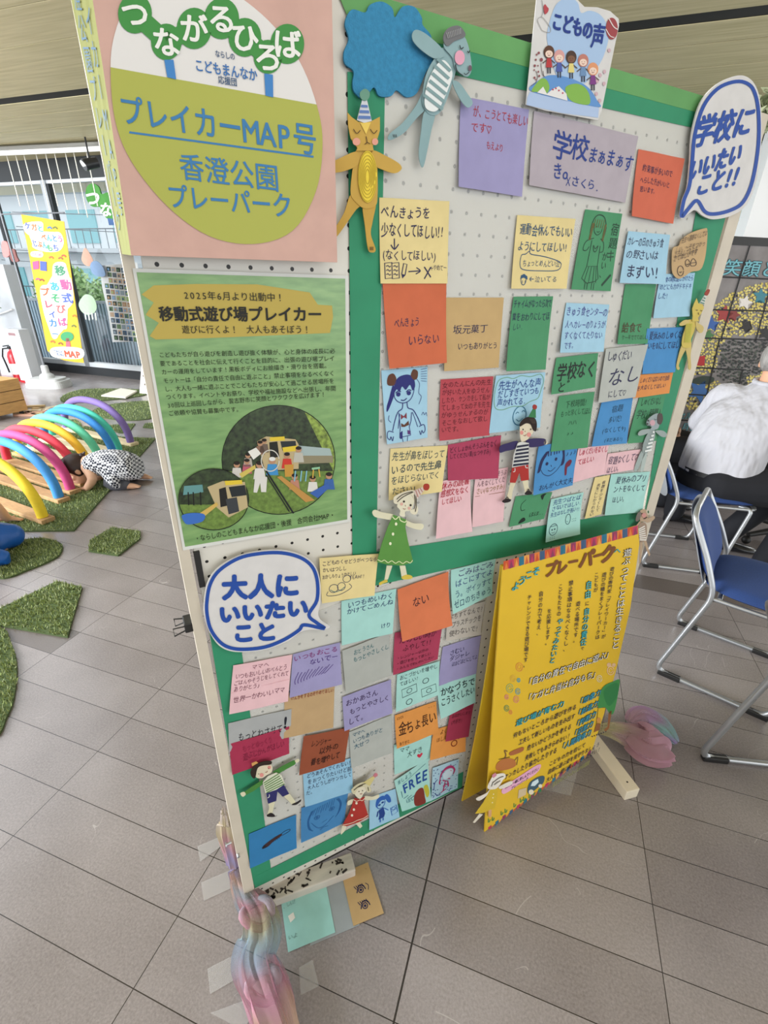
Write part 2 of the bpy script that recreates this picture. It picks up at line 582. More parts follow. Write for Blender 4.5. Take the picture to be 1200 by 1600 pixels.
def ceiling_mat():
    m, nt, b = nodes('ceiling_boards')
    tc = N(nt, 'ShaderNodeTexCoord'); mp = N(nt, 'ShaderNodeMapping'); mp.inputs['Scale'].default_value = (1.2, 22, 1)
    nt.links.new(tc.outputs['Object'], mp.inputs[0])
    n = N(nt, 'ShaderNodeTexNoise'); n.inputs['Scale'].default_value = 1.6; n.inputs['Detail'].default_value = 6
    nt.links.new(mp.outputs[0], n.inputs[0])
    r = N(nt, 'ShaderNodeValToRGB'); nt.links.new(n.outputs[0], r.inputs[0])
    r.color_ramp.elements[0].position = .3; r.color_ramp.elements[1].position = .7
    r.color_ramp.elements[0].color = (*srgb('#b5a97f'), 1); r.color_ramp.elements[1].color = (*srgb('#cfc39c'), 1)
    nt.links.new(r.outputs[0], b.inputs['Base Color']); b.inputs['Roughness'].default_value = .45
    return m


cm = ceiling_mat()
ly = lambda x, y: rl(fl(x, y, CEIL))[1]
slot0, slot1 = ly(70, 146), ly(70, 156)
# ceiling cut short left of the view to let more sky light onto the floor
_e0, _e1 = rl(fl(-60, 0, CEIL)), rl(fl(-60, 235, CEIL))


def ceil_left(y):
    return max(-7.5, min(-2.2, _e0[0] + (_e1[0] - _e0[0]) * (y - _e0[1]) / (_e1[1] - _e0[1])))


cuts = [-6.5, -6.0, -5.5, -5.0, -4.5, -4.0, -3.6, -3.2, -2.7, -2.2, -1.7, -1.2, -.75, -.3, ly(0, 15) - .44, ly(0, 15), ly(0, 77), slot0]
cuts2 = [slot1, ly(0, 185), ly(0, 208), ly(0, 225), WALL_Y + 0.02]
mb = MB()
for cs in (cuts, cuts2):
    for a, b_ in zip(cs[:-1], cs[1:]):
        x0 = ceil_left(b_); mb.box(((x0 + 9) / 2, (a + b_) / 2, CEIL + .002), (9 - x0, b_ - a - (.009 if a < slot1 - .01 else .014), .004))
for k in range(16):
    ya = -6.5 + (WALL_Y + 6.5) * k / 16; yb = -6.5 + (WALL_Y + 6.5) * (k + 1) / 16; x0 = ceil_left(yb)
    mb.box(((x0 + 9) / 2, (ya + yb) / 2, CEIL + .030), (9 - x0, yb - ya, .05), mi=1)
o = mb.build('ceiling', [cm, mat('slot_black', '#1b1a19', .8)]); o.location = (TILE_O[0], TILE_O[1], 0); o.rotation_euler = (0, 0, YAW); tag(o, kind='structure')

# --- window wall on the left
WP = rw(0, WALL_Y)
wl = lambda x, y: (lambda X: (rl(X)[0], X[2]))(vpl(x, y, WP, GN))
dark = mat('window_frame_dark', '#2e3236', .5); alu = mat('aluminium', '#a9adb0', .35, metal=.6)
sillm = mat('sill_white', '#c9cdd0', .5)
hx0, hz0 = wl(60, 282)
band_b = 2.72; band_t = CEIL


def rbox(mb, x0, x1, y0, y1, z0, z1, mi=0, bev=0.0):
    mb.box(((x0 + x1) / 2, (y0 + y1) / 2, (z0 + z1) / 2), (x1 - x0, y1 - y0, z1 - z0), mi=mi, bev=bev)


def rbuild(mb, name, mats, parent=None, smooth=False):
    o = mb.build(name, mats, parent, smooth)
    if parent is None: o.location = (TILE_O[0], TILE_O[1], 0); o.rotation_euler = (0, 0, YAW)
    return o


mb = MB(); rbox(mb, -9, 5.2, WALL_Y, WALL_Y + .14, band_b, band_t + .1, 0); rbox(mb, -9, 5.2, WALL_Y, WALL_Y + .14, -.12, 0.13, 0)
o = rbuild(mb, 'wall_left', [mat('header_dark', '#26292c', .6)]); tag(o, kind='structure')
mullx = sorted([wl(100, 430)[0], wl(100, 430)[0] - 1.15, wl(100, 430)[0] - 2.3, wl(100, 430)[0] + 1.2, wl(100, 430)[0] + 2.4, wl(100, 430)[0] + 3.6, wl(100, 430)[0] + 4.8])
root = empty('window_1', rw(mullx[2], WALL_Y)); tag(root, kind='structure')
root.rotation_euler = (0, 0, YAW)
# children use room coordinates relative to the root
def rel(mb, name, mats, parent, x, y):
    mb.V = [(v[0] - x, v[1] - y, v[2]) for v in mb.V]
    return mb.build(name, mats, parent)
glassm = bpy.data.materials.new('window_glass'); glassm.use_nodes = True; MATS['window_glass'] = glassm
_nt = glassm.node_tree; _nt.nodes.remove(_nt.nodes['Principled BSDF'])
_t = _nt.nodes.new('ShaderNodeBsdfTransparent'); _g = _nt.nodes.new('ShaderNodeBsdfGlossy'); _g.inputs['Roughness'].default_value = .03
_m = _nt.nodes.new('ShaderNodeMixShader'); _m.inputs[0].default_value = .05
_nt.links.new(_t.outputs[0], _m.inputs[1]); _nt.links.new(_g.outputs[0], _m.inputs[2]); _nt.links.new(_m.outputs[0], _nt.nodes['Material Output'].inputs[0])
for i, x in enumerate(mullx):
    mb = MB(); rbox(mb, x - .035, x + .055, WALL_Y + .01, WALL_Y + .11, .13, band_b, 0); rbox(mb, x + .055, x + .085, WALL_Y + .03, WALL_Y + .10, .13, band_b, 1)
    rel(mb, 'mullion', [alu, dark], root, mullx[2], WALL_Y)
mb = MB(); rbox(mb, mullx[0], mullx[-1], WALL_Y + .02, WALL_Y + .12, .13, .20, 0); rbox(mb, mullx[0], mullx[-1], WALL_Y + .03, WALL_Y + .09, band_b - .04, band_b, 0)
rel(mb, 'window_sill', [sillm], root, mullx[2], WALL_Y)
for a, b_ in zip(mullx[:-1], mullx[1:]):
    mb = MB(); rbox(mb, a + .08, b_ - .03, WALL_Y + .06, WALL_Y + .066, .2, band_b - .04); rel(mb, 'pane', [glassm], root, mullx[2], WALL_Y)

# --- outside: terrace, soffit, corrugated fence, hedge, pale building with a lattice of balconies
mb = MB(); rbox(mb, -36, 18, WALL_Y + .14, WALL_Y + 30, -.3, -.12, 0)
o = rbuild(mb, 'terrace', [mat('terrace_grey', '#7f8384', .8)]); tag(o, kind='structure')
mb = MB(); rbox(mb, -10, 8, WALL_Y + .14, WALL_Y + 1.3, 2.78, 2.9, 0)
o = rbuild(mb, 'soffit', [mat('soffit_cream', '#cfc8a6', .7)]); tag(o, kind='structure')
fx0, fz = wl(140, 470)
mb = MB()
x = -12.0
while x < 5.5:
    mb.box((x, WALL_Y + 1.5, .46), (.055, .05, 1.16), bev=.012); x += .08
rbox(mb, -12.05, 5.5, WALL_Y + 1.52, WALL_Y + 1.54, -.12, 1.02, 1)
rbox(mb, -12.05, 5.5, WALL_Y + 1.46, WALL_Y + 1.54, 1.02, 1.07, 1)
o = rbuild(mb, 'corrugated_fence', [mat('fence_blue_grey', '#92a8b6', .5), mat('fence_rail', '#8e9aa2', .5)])
tag(o, 'blue grey corrugated metal fence beyond the left windows', 'fence')


def leaf_cloud(n, cx, cy, cz, sx, sy, sz, size, seed, shell=.6):
    r = random.Random(seed); V = []; F = []
    for i in range(n):
        while True:
            p = Vector((r.uniform(-1, 1), r.uniform(-1, 1), r.uniform(-1, 1)))
            if shell < p.length < 1: break
        c = Vector((cx + p.x * sx, cy + p.y * sy, cz + p.z * sz))
        a = Vector((r.uniform(-1, 1), r.uniform(-1, 1), r.uniform(-1, 1))).normalized(); b2 = a.orthogonal().normalized()
        s = size * r.uniform(.6, 1.3); k = len(V)
        V += [c - a * s, c - b2 * s * .45, c + a * s, c + b2 * s * .45]; F.append((k, k + 1, k + 2, k + 3))
    return V, F


hedgem = [mat('leaf_pale', '#97b878', .7, noise=.2, nscale=3), mat('leaf_mid', '#7fa466', .7), mat('bark', '#6d5c4a', .9)]
for i, (hx, hs) in enumerate(((-9.2, .6), (-7.6, .45), (-5.8, .55), (-4.1, .5), (-2.4, .55), (-.7, .5), (1.0, .6), (2.7, .55), (4.4, .6))):
    mb = MB(); mb.add(*leaf_cloud(700, hx, WALL_Y + 2.6, 1.15, .8, .4, hs, .07, i), 0); mb.add(*leaf_cloud(300, hx, WALL_Y + 2.5, 1.1, .8, .4, hs * .9, .07, i + 20), 1)
    mb.sphere((hx, WALL_Y + 2.65, 1.1), (.62, .25, hs * .75), 1, 12)
    mb.tube([(hx, WALL_Y + 2.6, -.12), (hx + .05, WALL_Y + 2.6, .8)], [.05, .03], 8, 2)
    o = rbuild(mb, 'hedge_shrub', hedgem); tag(o, 'pale green shrub rising above the corrugated fence outside the left windows', 'shrub', 'shrubs beyond the fence')
bx = -9.0
mb = MB(); rbox(mb, -34, 16, WALL_Y + 16, WALL_Y + 22, -.3, 9, 0)
bl = rbuild(mb, 'apartment_building', [mat('building_white', '#d9e0e3', .8)])
tag(bl, 'pale building with teal windows and thin balcony rails far beyond left windows', 'building')
r_ = random.Random(3)
tealw = mat('window_teal', '#74b9c0', .3); railm = mat('rail_grey', '#566268', .6)
for fz_ in range(3):
    for k in range(16):
        x0 = -33 + k * 3.0 + r_.uniform(-.2, .2)
        mb = MB(); mb.box((x0 + .9, WALL_Y + 15.97, 1.1 + fz_ * 2.7), (1.9, .08, 1.5)); mb.build('window', tealw, bl)
    mb = MB(); rbox(mb, -34, 16, WALL_Y + 14.9, WALL_Y + 16, -.25 + fz_ * 2.7 + .1, fz_ * 2.7 + .05)
    for k in range(100): mb.tube([(-34 + k * .5, WALL_Y + 14.95, fz_ * 2.7), (-34 + k * .5, WALL_Y + 14.95, fz_ * 2.7 + .9)], .02, 5, 1)
    mb.tube([(-34, WALL_Y + 14.95, fz_ * 2.7 + .9), (16, WALL_Y + 14.95, fz_ * 2.7 + .9)], .03, 6, 1)
    mb.build('balcony', [mat('balcony_white', '#b2babd', .8), railm], bl)
wires = [((-16, 7, 2.9), (6, 6, 2.6)), ((-16, 6.4, 2.2), (6, 6.6, 2.5)), ((-16, 7, 3.3), (5, 7, 3.3)), ((-16, 6.2, 1.9), (6, 6.4, 1.9))]
for a, b_ in wires:
    p = [Vector((a[0] + (b_[0] - a[0]) * t / 12, WALL_Y + a[1] + (b_[1] - a[1]) * t / 12, a[2] + (b_[2] - a[2]) * t / 12 - .25 * math.sin(PI * t / 12))) for t in range(13)]
    mb = MB(); mb.tube(p, .012, 5); o = rbuild(mb, 'power_cable', [mat('cable_dark', '#4d565b', .7)]); tag(o, 'thin dark overhead cable seen through the left windows', 'cable', 'overhead cables outside the left windows')
for px in (-10.5, .9):
    mb = MB(); mb.tube([(px, WALL_Y + 8.2, -.12), (px, WALL_Y + 8.2, 6.5)], [.11, .08], 12)
    for q in (2.2, 2.7, 3.2): mb.box((px, WALL_Y + 8.1, q), (.9, .06, .06), mi=1)
    o = rbuild(mb, 'utility_pole', [mat('concrete', '#a7a9a8', .8), mat('pole_arm', '#777d80', .6)])
    tag(o, 'grey concrete utility pole with crossarms, ' + ('left' if px < 0 else 'right') + ' one outside the left windows', 'pole')

# ================================================================== the display board
def peg_mat():
    m, nt, b = nodes('pegboard_white')
    tc = N(nt, 'ShaderNodeTexCoord'); sp = N(nt, 'ShaderNodeSeparateXYZ'); nt.links.new(tc.outputs['Object'], sp.inputs[0])
    P_ = 0.030
    fx = math_(nt, 'SUBTRACT', math_(nt, 'FRACT', math_(nt, 'DIVIDE', sp.outputs[0], P_)), .5)
    fy = math_(nt, 'SUBTRACT', math_(nt, 'FRACT', math_(nt, 'DIVIDE', sp.outputs[1], P_)), .5)
    d = math_(nt, 'SQRT', math_(nt, 'ADD', math_(nt, 'MULTIPLY', fx, fx), math_(nt, 'MULTIPLY', fy, fy)))
    hole = math_(nt, 'LESS_THAN', d, .095)
    mx = N(nt, 'ShaderNodeMix', data_type='RGBA'); nt.links.new(hole, mx.inputs[0]); mx.inputs[6].default_value = (*srgb('#d6d2c8'), 1); mx.inputs[7].default_value = (*srgb('#15120f'), 1)
    nt.links.new(mx.outputs[2], b.inputs['Base Color']); b.inputs['Roughness'].default_value = .45
    return m


def cover_mat():
    """milky ribbed plastic sheet: part of the light passes, so the holes behind show faintly"""
    m, nt, b = nodes('milky_plastic')
    tc = N(nt, 'ShaderNodeTexCoord'); sp = N(nt, 'ShaderNodeSeparateXYZ'); nt.links.new(tc.outputs['Object'], sp.inputs[0])
    rib = math_(nt, 'SINE', math_(nt, 'MULTIPLY', sp.outputs[0], 2 * PI / .0042))
    bp = N(nt, 'ShaderNodeBump'); bp.inputs['Strength'].default_value = .15; bp.inputs['Distance'].default_value = .0008
    nt.links.new(rib, bp.inputs['Height']); nt.links.new(bp.outputs[0], b.inputs['Normal'])
    b.inputs['Base Color'].default_value = (*srgb('#e2e2de'), 1); b.inputs['Roughness'].default_value = .4
    t = N(nt, 'ShaderNodeBsdfTransparent'); t.inputs[0].default_value = (1, 1, 1, 1)
    mx = N(nt, 'ShaderNodeMixShader'); mx.inputs[0].default_value = .30
    nt.links.new(t.outputs[0], mx.inputs[1]); nt.links.new(b.outputs[0], mx.inputs[2]); nt.links.new(mx.outputs[0], nt.nodes['Material Output'].inputs[0])
    return m


board = empty('display_board'); board.matrix_world = bmat(0, 0, 0)
tag(board, 'tall white pegboard display on wooden posts, framed with green paper strips', 'display board')
postm = mat('post_paint', '#c9bfae', .6, noise=.06, nscale=14, stretch=(1, 1, .2))
pegm = peg_mat(); coverm = cover_mat()
greenm = mat('green_paper', '#2a8862', .7, noise=.05, nscale=18)
green2m = mat('green_paper_light', '#5f9a5a', .7, noise=.10, nscale=10)
blackm = mat('black_plastic', '#1c1b1a', .5)
TOPZ = 1.832
S_L, S_R = 0.0, 1.285


def lbox(mb, s0, s1, z0, z1, d0, d1, mi=0, bev=0.0):
    mb.box(((s0 + s1) / 2, (z0 + z1) / 2, (d0 + d1) / 2), (s1 - s0, z1 - z0, d1 - d0), mi=mi, bev=bev); return mb




def z_at(p, q, z, d=0.0):
    """point on the pixel line p-q whose board height is z"""
    lo, hi = -3.0, 6.0
    for _ in range(60):
        m = (lo + hi) / 2; x, y = p[0] + (q[0] - p[0]) * m, p[1] + (q[1] - p[1]) * m
        if bd(x, y, d)[1] > z: lo = m
        else: hi = m
    return bd(x, y, d)[0]


def post(e0, e1):
    sa, sb = z_at(*e0, .012), z_at(*e0, TOPZ); ta, tb = z_at(*e1, .012), z_at(*e1, TOPZ)
    V = [(s, z, d) for d in (.004, -.036) for s, z in ((sa, .012), (ta, .012), (tb, TOPZ), (sb, TOPZ))]
    F = [(0, 1, 2, 3), (7, 6, 5, 4), (0, 4, 5, 1), (1, 5, 6, 2), (2, 6, 7, 3), (3, 7, 4, 0)]
    link_mesh('post', V, F, postm, board)
    return (sa, sb, ta, tb)


LP = post(((195, 430), (382.5, 1401)), ((214, 430), (398, 1392)))
RP = post(((1137, 335), (1008, 796)), ((1155, 332), (1021.7, 796)))
lbox(MB(), .026, S_R - .03, TOPZ - .03, TOPZ, -.036, -.0105).build('top_rail', postm, board)
lbox(MB(), LP[2] + .001, min(RP[0], RP[1]) - .002, .030, TOPZ - .004, -.010, 0.0).build('pegboard_panel', pegm, board)
mb = MB(); lbox(mb, .026, S_R - .03, .026, .030, -.034, .002, 0); mb.build('bottom_trim', blackm, board)
mb = MB(); lbox(mb, .0262, .036, 1.02, 1.09, .0002, .006); mb.build('panel_clip', blackm, board)


def lsheet(c8, d, L=0):
    """corners in photo pixels (TL,TR,BR,BL) -> four points in the board frame at depth d"""
    out = []
    for i in range(4):
        s, z = bd(c8[2 * i], c8[2 * i + 1], d); out.append((s, z, d))
    return out


def strip(c8, d, m, name, th=.0006, parent=None):
    sh = Sheet(*lsheet(c8, d)); V, F = sh.grid(2, 2, th)
    return link_mesh(name, V, F, m, parent if parent is not None else board)


strip((552, 60, 1118, 185, 1010, 812, 575, 868), .0018, coverm, 'plastic_cover')
strip((340, 1015, 771, 850, 722, 1222, 420, 1366), .0018, coverm, 'plastic_cover')
gs = [
    # upper frame: left, top (two overlapping bands), right, bottom
    ((543, 112, 602, 118, 588, 868, 551, 872), .0026, greenm),
    ((521, -28, 1106, 152, 1117, 183, 545, 30), .0030, green2m),
    ((540, 28, 1114, 172, 1112, 206, 598, 92), .0026, greenm),
    ((1112, 190, 1172, 200, 1008, 800, 1000, 842), .0030, greenm),
    ((551, 868, 1016, 795, 1007, 822, 551, 923), .0034, greenm),
    # lower frame: left, bottom
    ((327, 985, 374, 990, 424, 1362, 393, 1386), .0026, greenm),
    ((398, 1370, 724, 1206, 722, 1230, 398, 1388), .0030, greenm),
]
for c8, d, m in gs: strip(c8, d, m, 'green_border')
mb = MB(); mb.tube([(.004, .245, .004), (.004, .245, .012)], .0035, 10); mb.build('screw', mat('steel', '#b9bcc0', .3, metal=.9), board)
mb = MB(); mb.tube([(-.0045, .262, -.02), (-.016, .262, -.02)], .003, 10); mb.tube([(-.016, .262, -.02), (-.019, .262, -.02)], .006, 10); mb.build('screw', MATS['steel'], board)

# ------------------------------------------------------------------ sticky notes
NK = [0]


def note(name, c8, col, L, label, cat='sticky note', group=None, curl=.006, lines=(), draw=None, jit=1.0, wr='handwriting', outline=None, curlf=None):
    """one sheet of paper stuck to the board; lines are written on it"""
    NK[0] += 1
    d = .0042 + .0016 * L
    cs = lsheet(c8, d)
    cen = np.mean(np.array(cs), axis=0)
    loc = [np.array(p) - cen for p in cs]
    k = rng.uniform(.6, 1.3) * curl; ph = rng.uniform(-.6, .6)
    cf = curlf or (lambda u, v: k * v * v * (1 + ph * (u - .5)) + .0006 * math.sin(7 * u + 3 * ph))
    sh = Sheet(*loc, curl=cf)
    V, F = sh.grid(8, 8, .0003)
    o = link_mesh(name, V, F, paper(col), None, smooth=False)
    o.matrix_world = bmat(cen[0], cen[1], cen[2])
    tag(o, label, cat, group)
    if lines or draw:
        ik = Ink(sh, .0006, jit, NK[0])
        for l in lines:
            if l[0] == 'V': ik.col(*l[1:])
            else: ik.line(*l)
        if draw: draw(ik)
        ik.build(wr, o)
    return o


BK, BL_, RD, GRN, DR = '#23224a', '#1f3f86', '#a3272b', '#1f5a3c', '#4a1220'
PUR, YEL, ORG, TAN, LBL, GRE, GRY, CRI, PNK, BLU, MNT = '#a09ac8', '#ecd795', '#d86d48', '#cdab74', '#a5d2ea', '#4f9a6c', '#bcc0ba', '#b23e58', '#efc2c8', '#4a92d0', '#a9ded6'
GUP = 'notes on the upper board about school'
GLO = 'notes on the lower board for grown-ups'


def heart(ik, u, v, r, c, w=None):
    pts = [(u + r * p[0] / ik.asp, v + r * p[1]) for p in ((0, 1), (-.9, 0), (-.85, -.7), (-.35, -.8), (0, -.35), (.35, -.8), (.85, -.7), (.9, 0))]
    ik.fill(pts, c, True) if w is None else ik.stroke(pts, w, c, True)


# --- upper board
note('sticky_note', (720.5, 150, 827, 171, 813.5, 308, 713.6, 292.5), PUR, 0, 'purple note with red writing, left of the wide mauve card below the heart card', group=GUP,
     lines=(('が、こうとても楽しい', .17, 1.0, .13, .13, '#a8323c'), ('です♡', .15, .45, .3, .12, '#a8323c'), ('もえより', .38, .65, .47, .1, '#a8323c')))
note('paper_card', (835, 173, 998, 213, 975, 317, 824, 290), '#b7acb6', 0, 'wide mauve card with large blue brush writing under the heart card', 'card', GUP, .004,
     (('学校', .18, .52, .36, .40, '#243c86', .012), ('まぁまぁす', .52, 1.0, .40, .26, '#243c86', .01), ('きo', .2, .36, .72, .24, '#243c86', .01), ('☓さくら.', .33, .68, .83, .17, '#243c86', .006)))
note('sticky_note', (998, 233, 1070, 248, 1048, 350, 983, 338), '#dc6d52', 0, 'red-orange note with three small lines left of the large round-topped speech bubble', group=GUP,
     lines=(('約束事が多いので', .12, .80, .25, .12), ('へらした方がいいと', .1, .78, .42, .11), ('思います。', .12, .5, .56, .10)))


def d_book(ik):
    c = BK
    ik.stroke([(.2, .455), (.2, .57)], .016, c); ik.stroke([(.15, .53), (.2, .58), (.26, .52)], .016, c)
    for x0, x1 in ((.06, .16), (.16, .26)):
        ik.stroke([(x0, .75), (x1, .74), (x1 + .005, .93), (x0 + .005, .94)], .014, c, True, smooth=False)
        for y in (.79, .84, .89): ik.stroke([(x0 + .02, y), (x0 + .045, y - .012), (x0 + .065, y + .006), (x0 + .085, y - .008)], .011, c)
    ik.stroke([(.33, .75), (.30, .88), (.31, .93), (.35, .89), (.38, .76)], .014, c, True, smooth=False); ik.fill([(.30, .88), (.31, .935), (.35, .89)], c)
    ik.stroke([(.40, .85), (.57, .84)], .014, c); ik.stroke([(.52, .80), (.58, .84), (.51, .88)], .014, c)
    ik.stroke([(.64, .79), (.74, .92)], .018, c); ik.stroke([(.74, .79), (.64, .94)], .018, c)


note('sticky_note', (592.6, 308.6, 702, 314.5, 697, 443, 593, 443), YEL, 0, 'yellow note with a drawn book, pencil, arrow and cross at its foot', group=GUP,
     lines=(('べんきょうを', .02, .72, .15, .16, BK, .006), ('少なくしてほしい!!', .02, .93, .36, .18, BK, .006), ('(なくしてほしい)', .03, .82, .65, .14, BK, .004), ('←やめてー', .74, .98, .80, .08)), draw=d_book)
note('sticky_note', (598, 443, 697.5, 443, 694.6, 566, 605.5, 575), ORG, 1, 'orange note with two lines of writing directly under the book-drawing yellow note', group=GUP, curl=.012,
     lines=(('べんきょう', .13, .55, .45, .13), ('いらない', .34, .88, .67, .14)))
note('sticky_note', (697.5, 465, 787.6, 465, 778, 574, 692, 579.5), TAN, 0, 'tan note with two neat lines, right of the orange note', group=GUP,
     lines=(('坂元菓丁', .14, .74, .42, .13), ('いつもありがとう', .22, .95, .66, .11)))


def d_cry(ik):
    c = '#274f72'
    ik.stroke([(.13, .53), (.2, .51), (.26, .47), (.3, .51), (.55, .54), (.8, .6), (.85, .66), (.78, .73), (.5, .74), (.2, .73), (.12, .67)], .012, c, True)
    ik.ring(.2, .87, .055, .012, c, .075); ik.fill([(.14, .86), (.15, .81), (.2, .79), (.26, .82), (.27, .87), (.2, .84)], c)
    ik.stroke([(.31, .86), (.38, .86)], .012, c); ik.stroke([(.34, .83), (.31, .86), (.34, .89)], .012, c)
    for x in (.18, .23): ik.stroke([(x, .88), (x, .92)], .01, c)


note('sticky_note', (808, 336, 899, 342, 881, 451, 796, 451), YEL, 0, 'yellow note with a drawn bubble and a small crying face, right of the empty area', group=GUP,
     lines=(('運動会休んでもいい', .06, .98, .18, .17, '#274f72', .004), ('ようにしてほしい!', .05, .93, .40, .15, '#274f72', .004), ('ちょっとめんどい泣', .16, .82, .635, .11, '#274f72'), ('泣いてる', .4, .8, .86, .1, '#274f72')), draw=d_cry)


def d_schoolgirl(ik):
    c = '#1d3a2c'; br = '#6b5a2a'
    for x in (.30, .36, .42, .48, .54):
        ik.stroke([(x, .10), (x - .02, .2 + .1 * abs(.42 - x))], .01, br)
    for x in (.24, .27, .58, .61): ik.stroke([(x, .15), (x - .02, .36)], .014, br)
    ik.stroke([(.24, .36), (.22, .2), (.28, .08), (.4, .045), (.54, .08), (.62, .2), (.58, .36)], .012, c)
    ik.stroke([(.3, .16), (.31, .24), (.4, .29), (.5, .25), (.53, .15)], .009, c); ik.stroke([(.38, .245), (.42, .255), (.46, .24)], .008, c)
    ik.stroke([(.35, .19), (.37, .19)], .012, c); ik.stroke([(.46, .19), (.48, .19)], .012, c)
    ik.stroke([(.34, .33), (.16, .38), (.12, .48), (.2, .49), (.26, .44)], .010, c); ik.stroke([(.52, .33), (.62, .38), (.64, .48), (.56, .5)], .010, c)
    ik.stroke([(.3, .36), (.28, .69), (.55, .68), (.54, .42)], .010, c, smooth=False)
    ik.stroke([(.36, .42), (.42, .46), (.48, .42), (.46, .48), (.42, .5), (.38, .48)], .010, c, True)
    ik.stroke([(.28, .69), (.2, .85), (.34, .91), (.55, .88), (.62, .84), (.55, .68)], .010, c, smooth=False)
    for x in (.33, .4, .47, .52): ik.stroke([(x, .69), (x - .02 + (x - .4) * .6, .9)], .008, c)
    for x in (.30, .36, .47, .53): ik.stroke([(x, .9), (x, .99)], .010, c)
    ik.stroke([(.74, .93), (.94, .78)], .03, c)


note('sticky_note', (915, 327, 972.5, 334, 952, 455, 890, 452), GRE, 0, 'green note with a pen drawing of a long-haired girl in a pleated skirt', group=GUP,
     lines=(('V', '宿題キ', .88, .12, .62, .22, '#1d3a2c', .003), ('V', 'がい、', .72, .48, .84, .16, '#1d3a2c')), draw=d_schoolgirl)
note('sticky_note', (981.5, 361, 1047, 367, 1034.5, 444, 965, 442), LBL, 1, 'pale blue note with three big lines left of the tan cloud-cut note', group=GUP,
     lines=(('カレーの日のきゅう食', .03, .86, .18, .19), ('の野さいは', .05, .78, .43, .2), ('まずい!', .1, .82, .76, .3, BK, .004)))
# cloud-shaped tan note
note('sticky_note', (1032.8, 428.5, 1086, 426, 1074, 494, 1017, 497), LBL, 0, 'pale blue note half hidden under the tan cloud-cut note', group=GUP,
     lines=(('給食の時に話しかけたら', .06, .98, .12, .15, BL_), ('のどにも力がドキドキ', .04, .96, .29, .15, BL_), ('した!', .03, .3, .48, .16, BL_)))
note('sticky_note', (803, 463.6, 864.7, 463, 849.7, 576.8, 786.4, 579), GRE, 1, 'plain green note with three lines at its top, between tan and pale blue notes', group=GUP,
     lines=(('チャイムがなったら次で', .02, .98, .09, .12), ('業をおわりにしてほ', .02, .97, .26, .12), ('しい.', .06, .3, .39, .1)))
note('sticky_note', (885.4, 473, 952.3, 476, 939.5, 549, 870.8, 550.5), LBL, 0, 'pale blue note of four purple-blue lines right of the plain green note', group=GUP,
     lines=(('きゅう食センターの', .03, .98, .16, .2, '#43408c'), ('人へカレーのりょうが', .04, .97, .42, .18, '#43408c'), ('すくなくてたりない', .05, .94, .64, .17, '#43408c'), ('です。', .07, .32, .85, .16, '#43408c')))
note('sticky_note', (977.6, 444, 1025.8, 444, 1010, 537, 962, 537.5), GRE, 0, 'green note with brown writing near its foot, below the three-line pale blue note', group=GUP,
     lines=(('給食で', .08, .74, .72, .19, '#4b3a22', .005), ('ケーキででてほしい', .1, .98, .88, .1, '#27432f')))
note('sticky_note', (1010.9, 513.4, 1069.5, 510.8, 1051, 580.8, 1001, 584), BLU, 1, 'blue note with two written lines beside the upper orange cat cut-out', group=GUP,
     lines=(('夏休みのしゅくだ', .08, .97, .16, .2, '#1b2050', .003), ('いを0にしてほし', .06, .97, .38, .19, '#1b2050', .003)))
note('sticky_note', (947, 545, 1012.6, 538, 990, 620, 932.5, 629), GRY, 2, 'grey note with large loose pen writing and a small heart', group=GUP,
     lines=(('しゅくだい', .05, .66, .15, .22), ('なし', .16, 1.0, .52, .38), ('にして♡', .22, .70, .87, .16)))
note('sticky_note', (1000.8, 585.4, 1051.9, 581.9, 1044, 614, 987, 622), '#e8944e', 1, 'small orange note of two crowded lines below the two-line blue note', group=GUP, curl=.003,
     lines=(('しゅくだいはないので自由', .05, .92, .24, .28), ('を大なくしてほしい', .03, .86, .58, .26)))
note('sticky_note', (1000.8, 617, 1041, 613, 1024, 688, 977, 692), GRE, 0, 'green note under the small orange note, partly covered by the grey dog cut-out', group=GUP,
     lines=(('しゅくだいなし', .1, .9, .15, .17, '#1d3a2c'), ('学校(時間)', .06, .95, .40, .2, '#1d3a2c')))
note('sticky_note', (869.8, 559, 935, 551.6, 928, 605, 859, 616), GRE, 1, 'green note with thick black brush writing in two lines', group=GUP,
     lines=(('学校なく', .06, .98, .42, .52, '#141a18', .012), ('と゛', .12, .50, .82, .34, '#141a18', .01)))
note('sticky_note', (688.8, 593, 771, 588, 761.7, 679, 683.7, 687.5), '#c14a55', 0, 'red note filled with seven lines of dark red handwriting', group=GUP,
     lines=[(t, .03, e, .09 + .122 * i, .11, '#611a26') for i, (t, e) in enumerate((('女のたんにんの先生', .97), ('が好いた人をゆうせん', .95), ('したり、ケンカをして私が', .97), ('てしまって女の子を先生', .98), ('がゆうせんするのが', .95), ('そこをなおして欲し', .95), ('いです。', .42)))])


def d_smile(ik):
    c = '#2a6a8a'; g = '#6fa07a'
    ik.stroke([(.05, .1), (.2, .04), (.35, .07), (.5, .03), (.7, .06), (.9, .03), (.98, .15), (.95, .3), (.9, .45), (.75, .5), (.6, .57), (.4, .56), (.2, .6), (.06, .55), (.02, .35)], .012, g, True)
    ik.ring(.56, .74, .15, .018, c, .17)
    ik.stroke([(.48, .70), (.51, .67), (.54, .69)], .014, c); ik.stroke([(.60, .68), (.63, .65), (.66, .68)], .014, c)
    ik.stroke([(.50, .80), (.56, .84), (.63, .79)], .014, c)


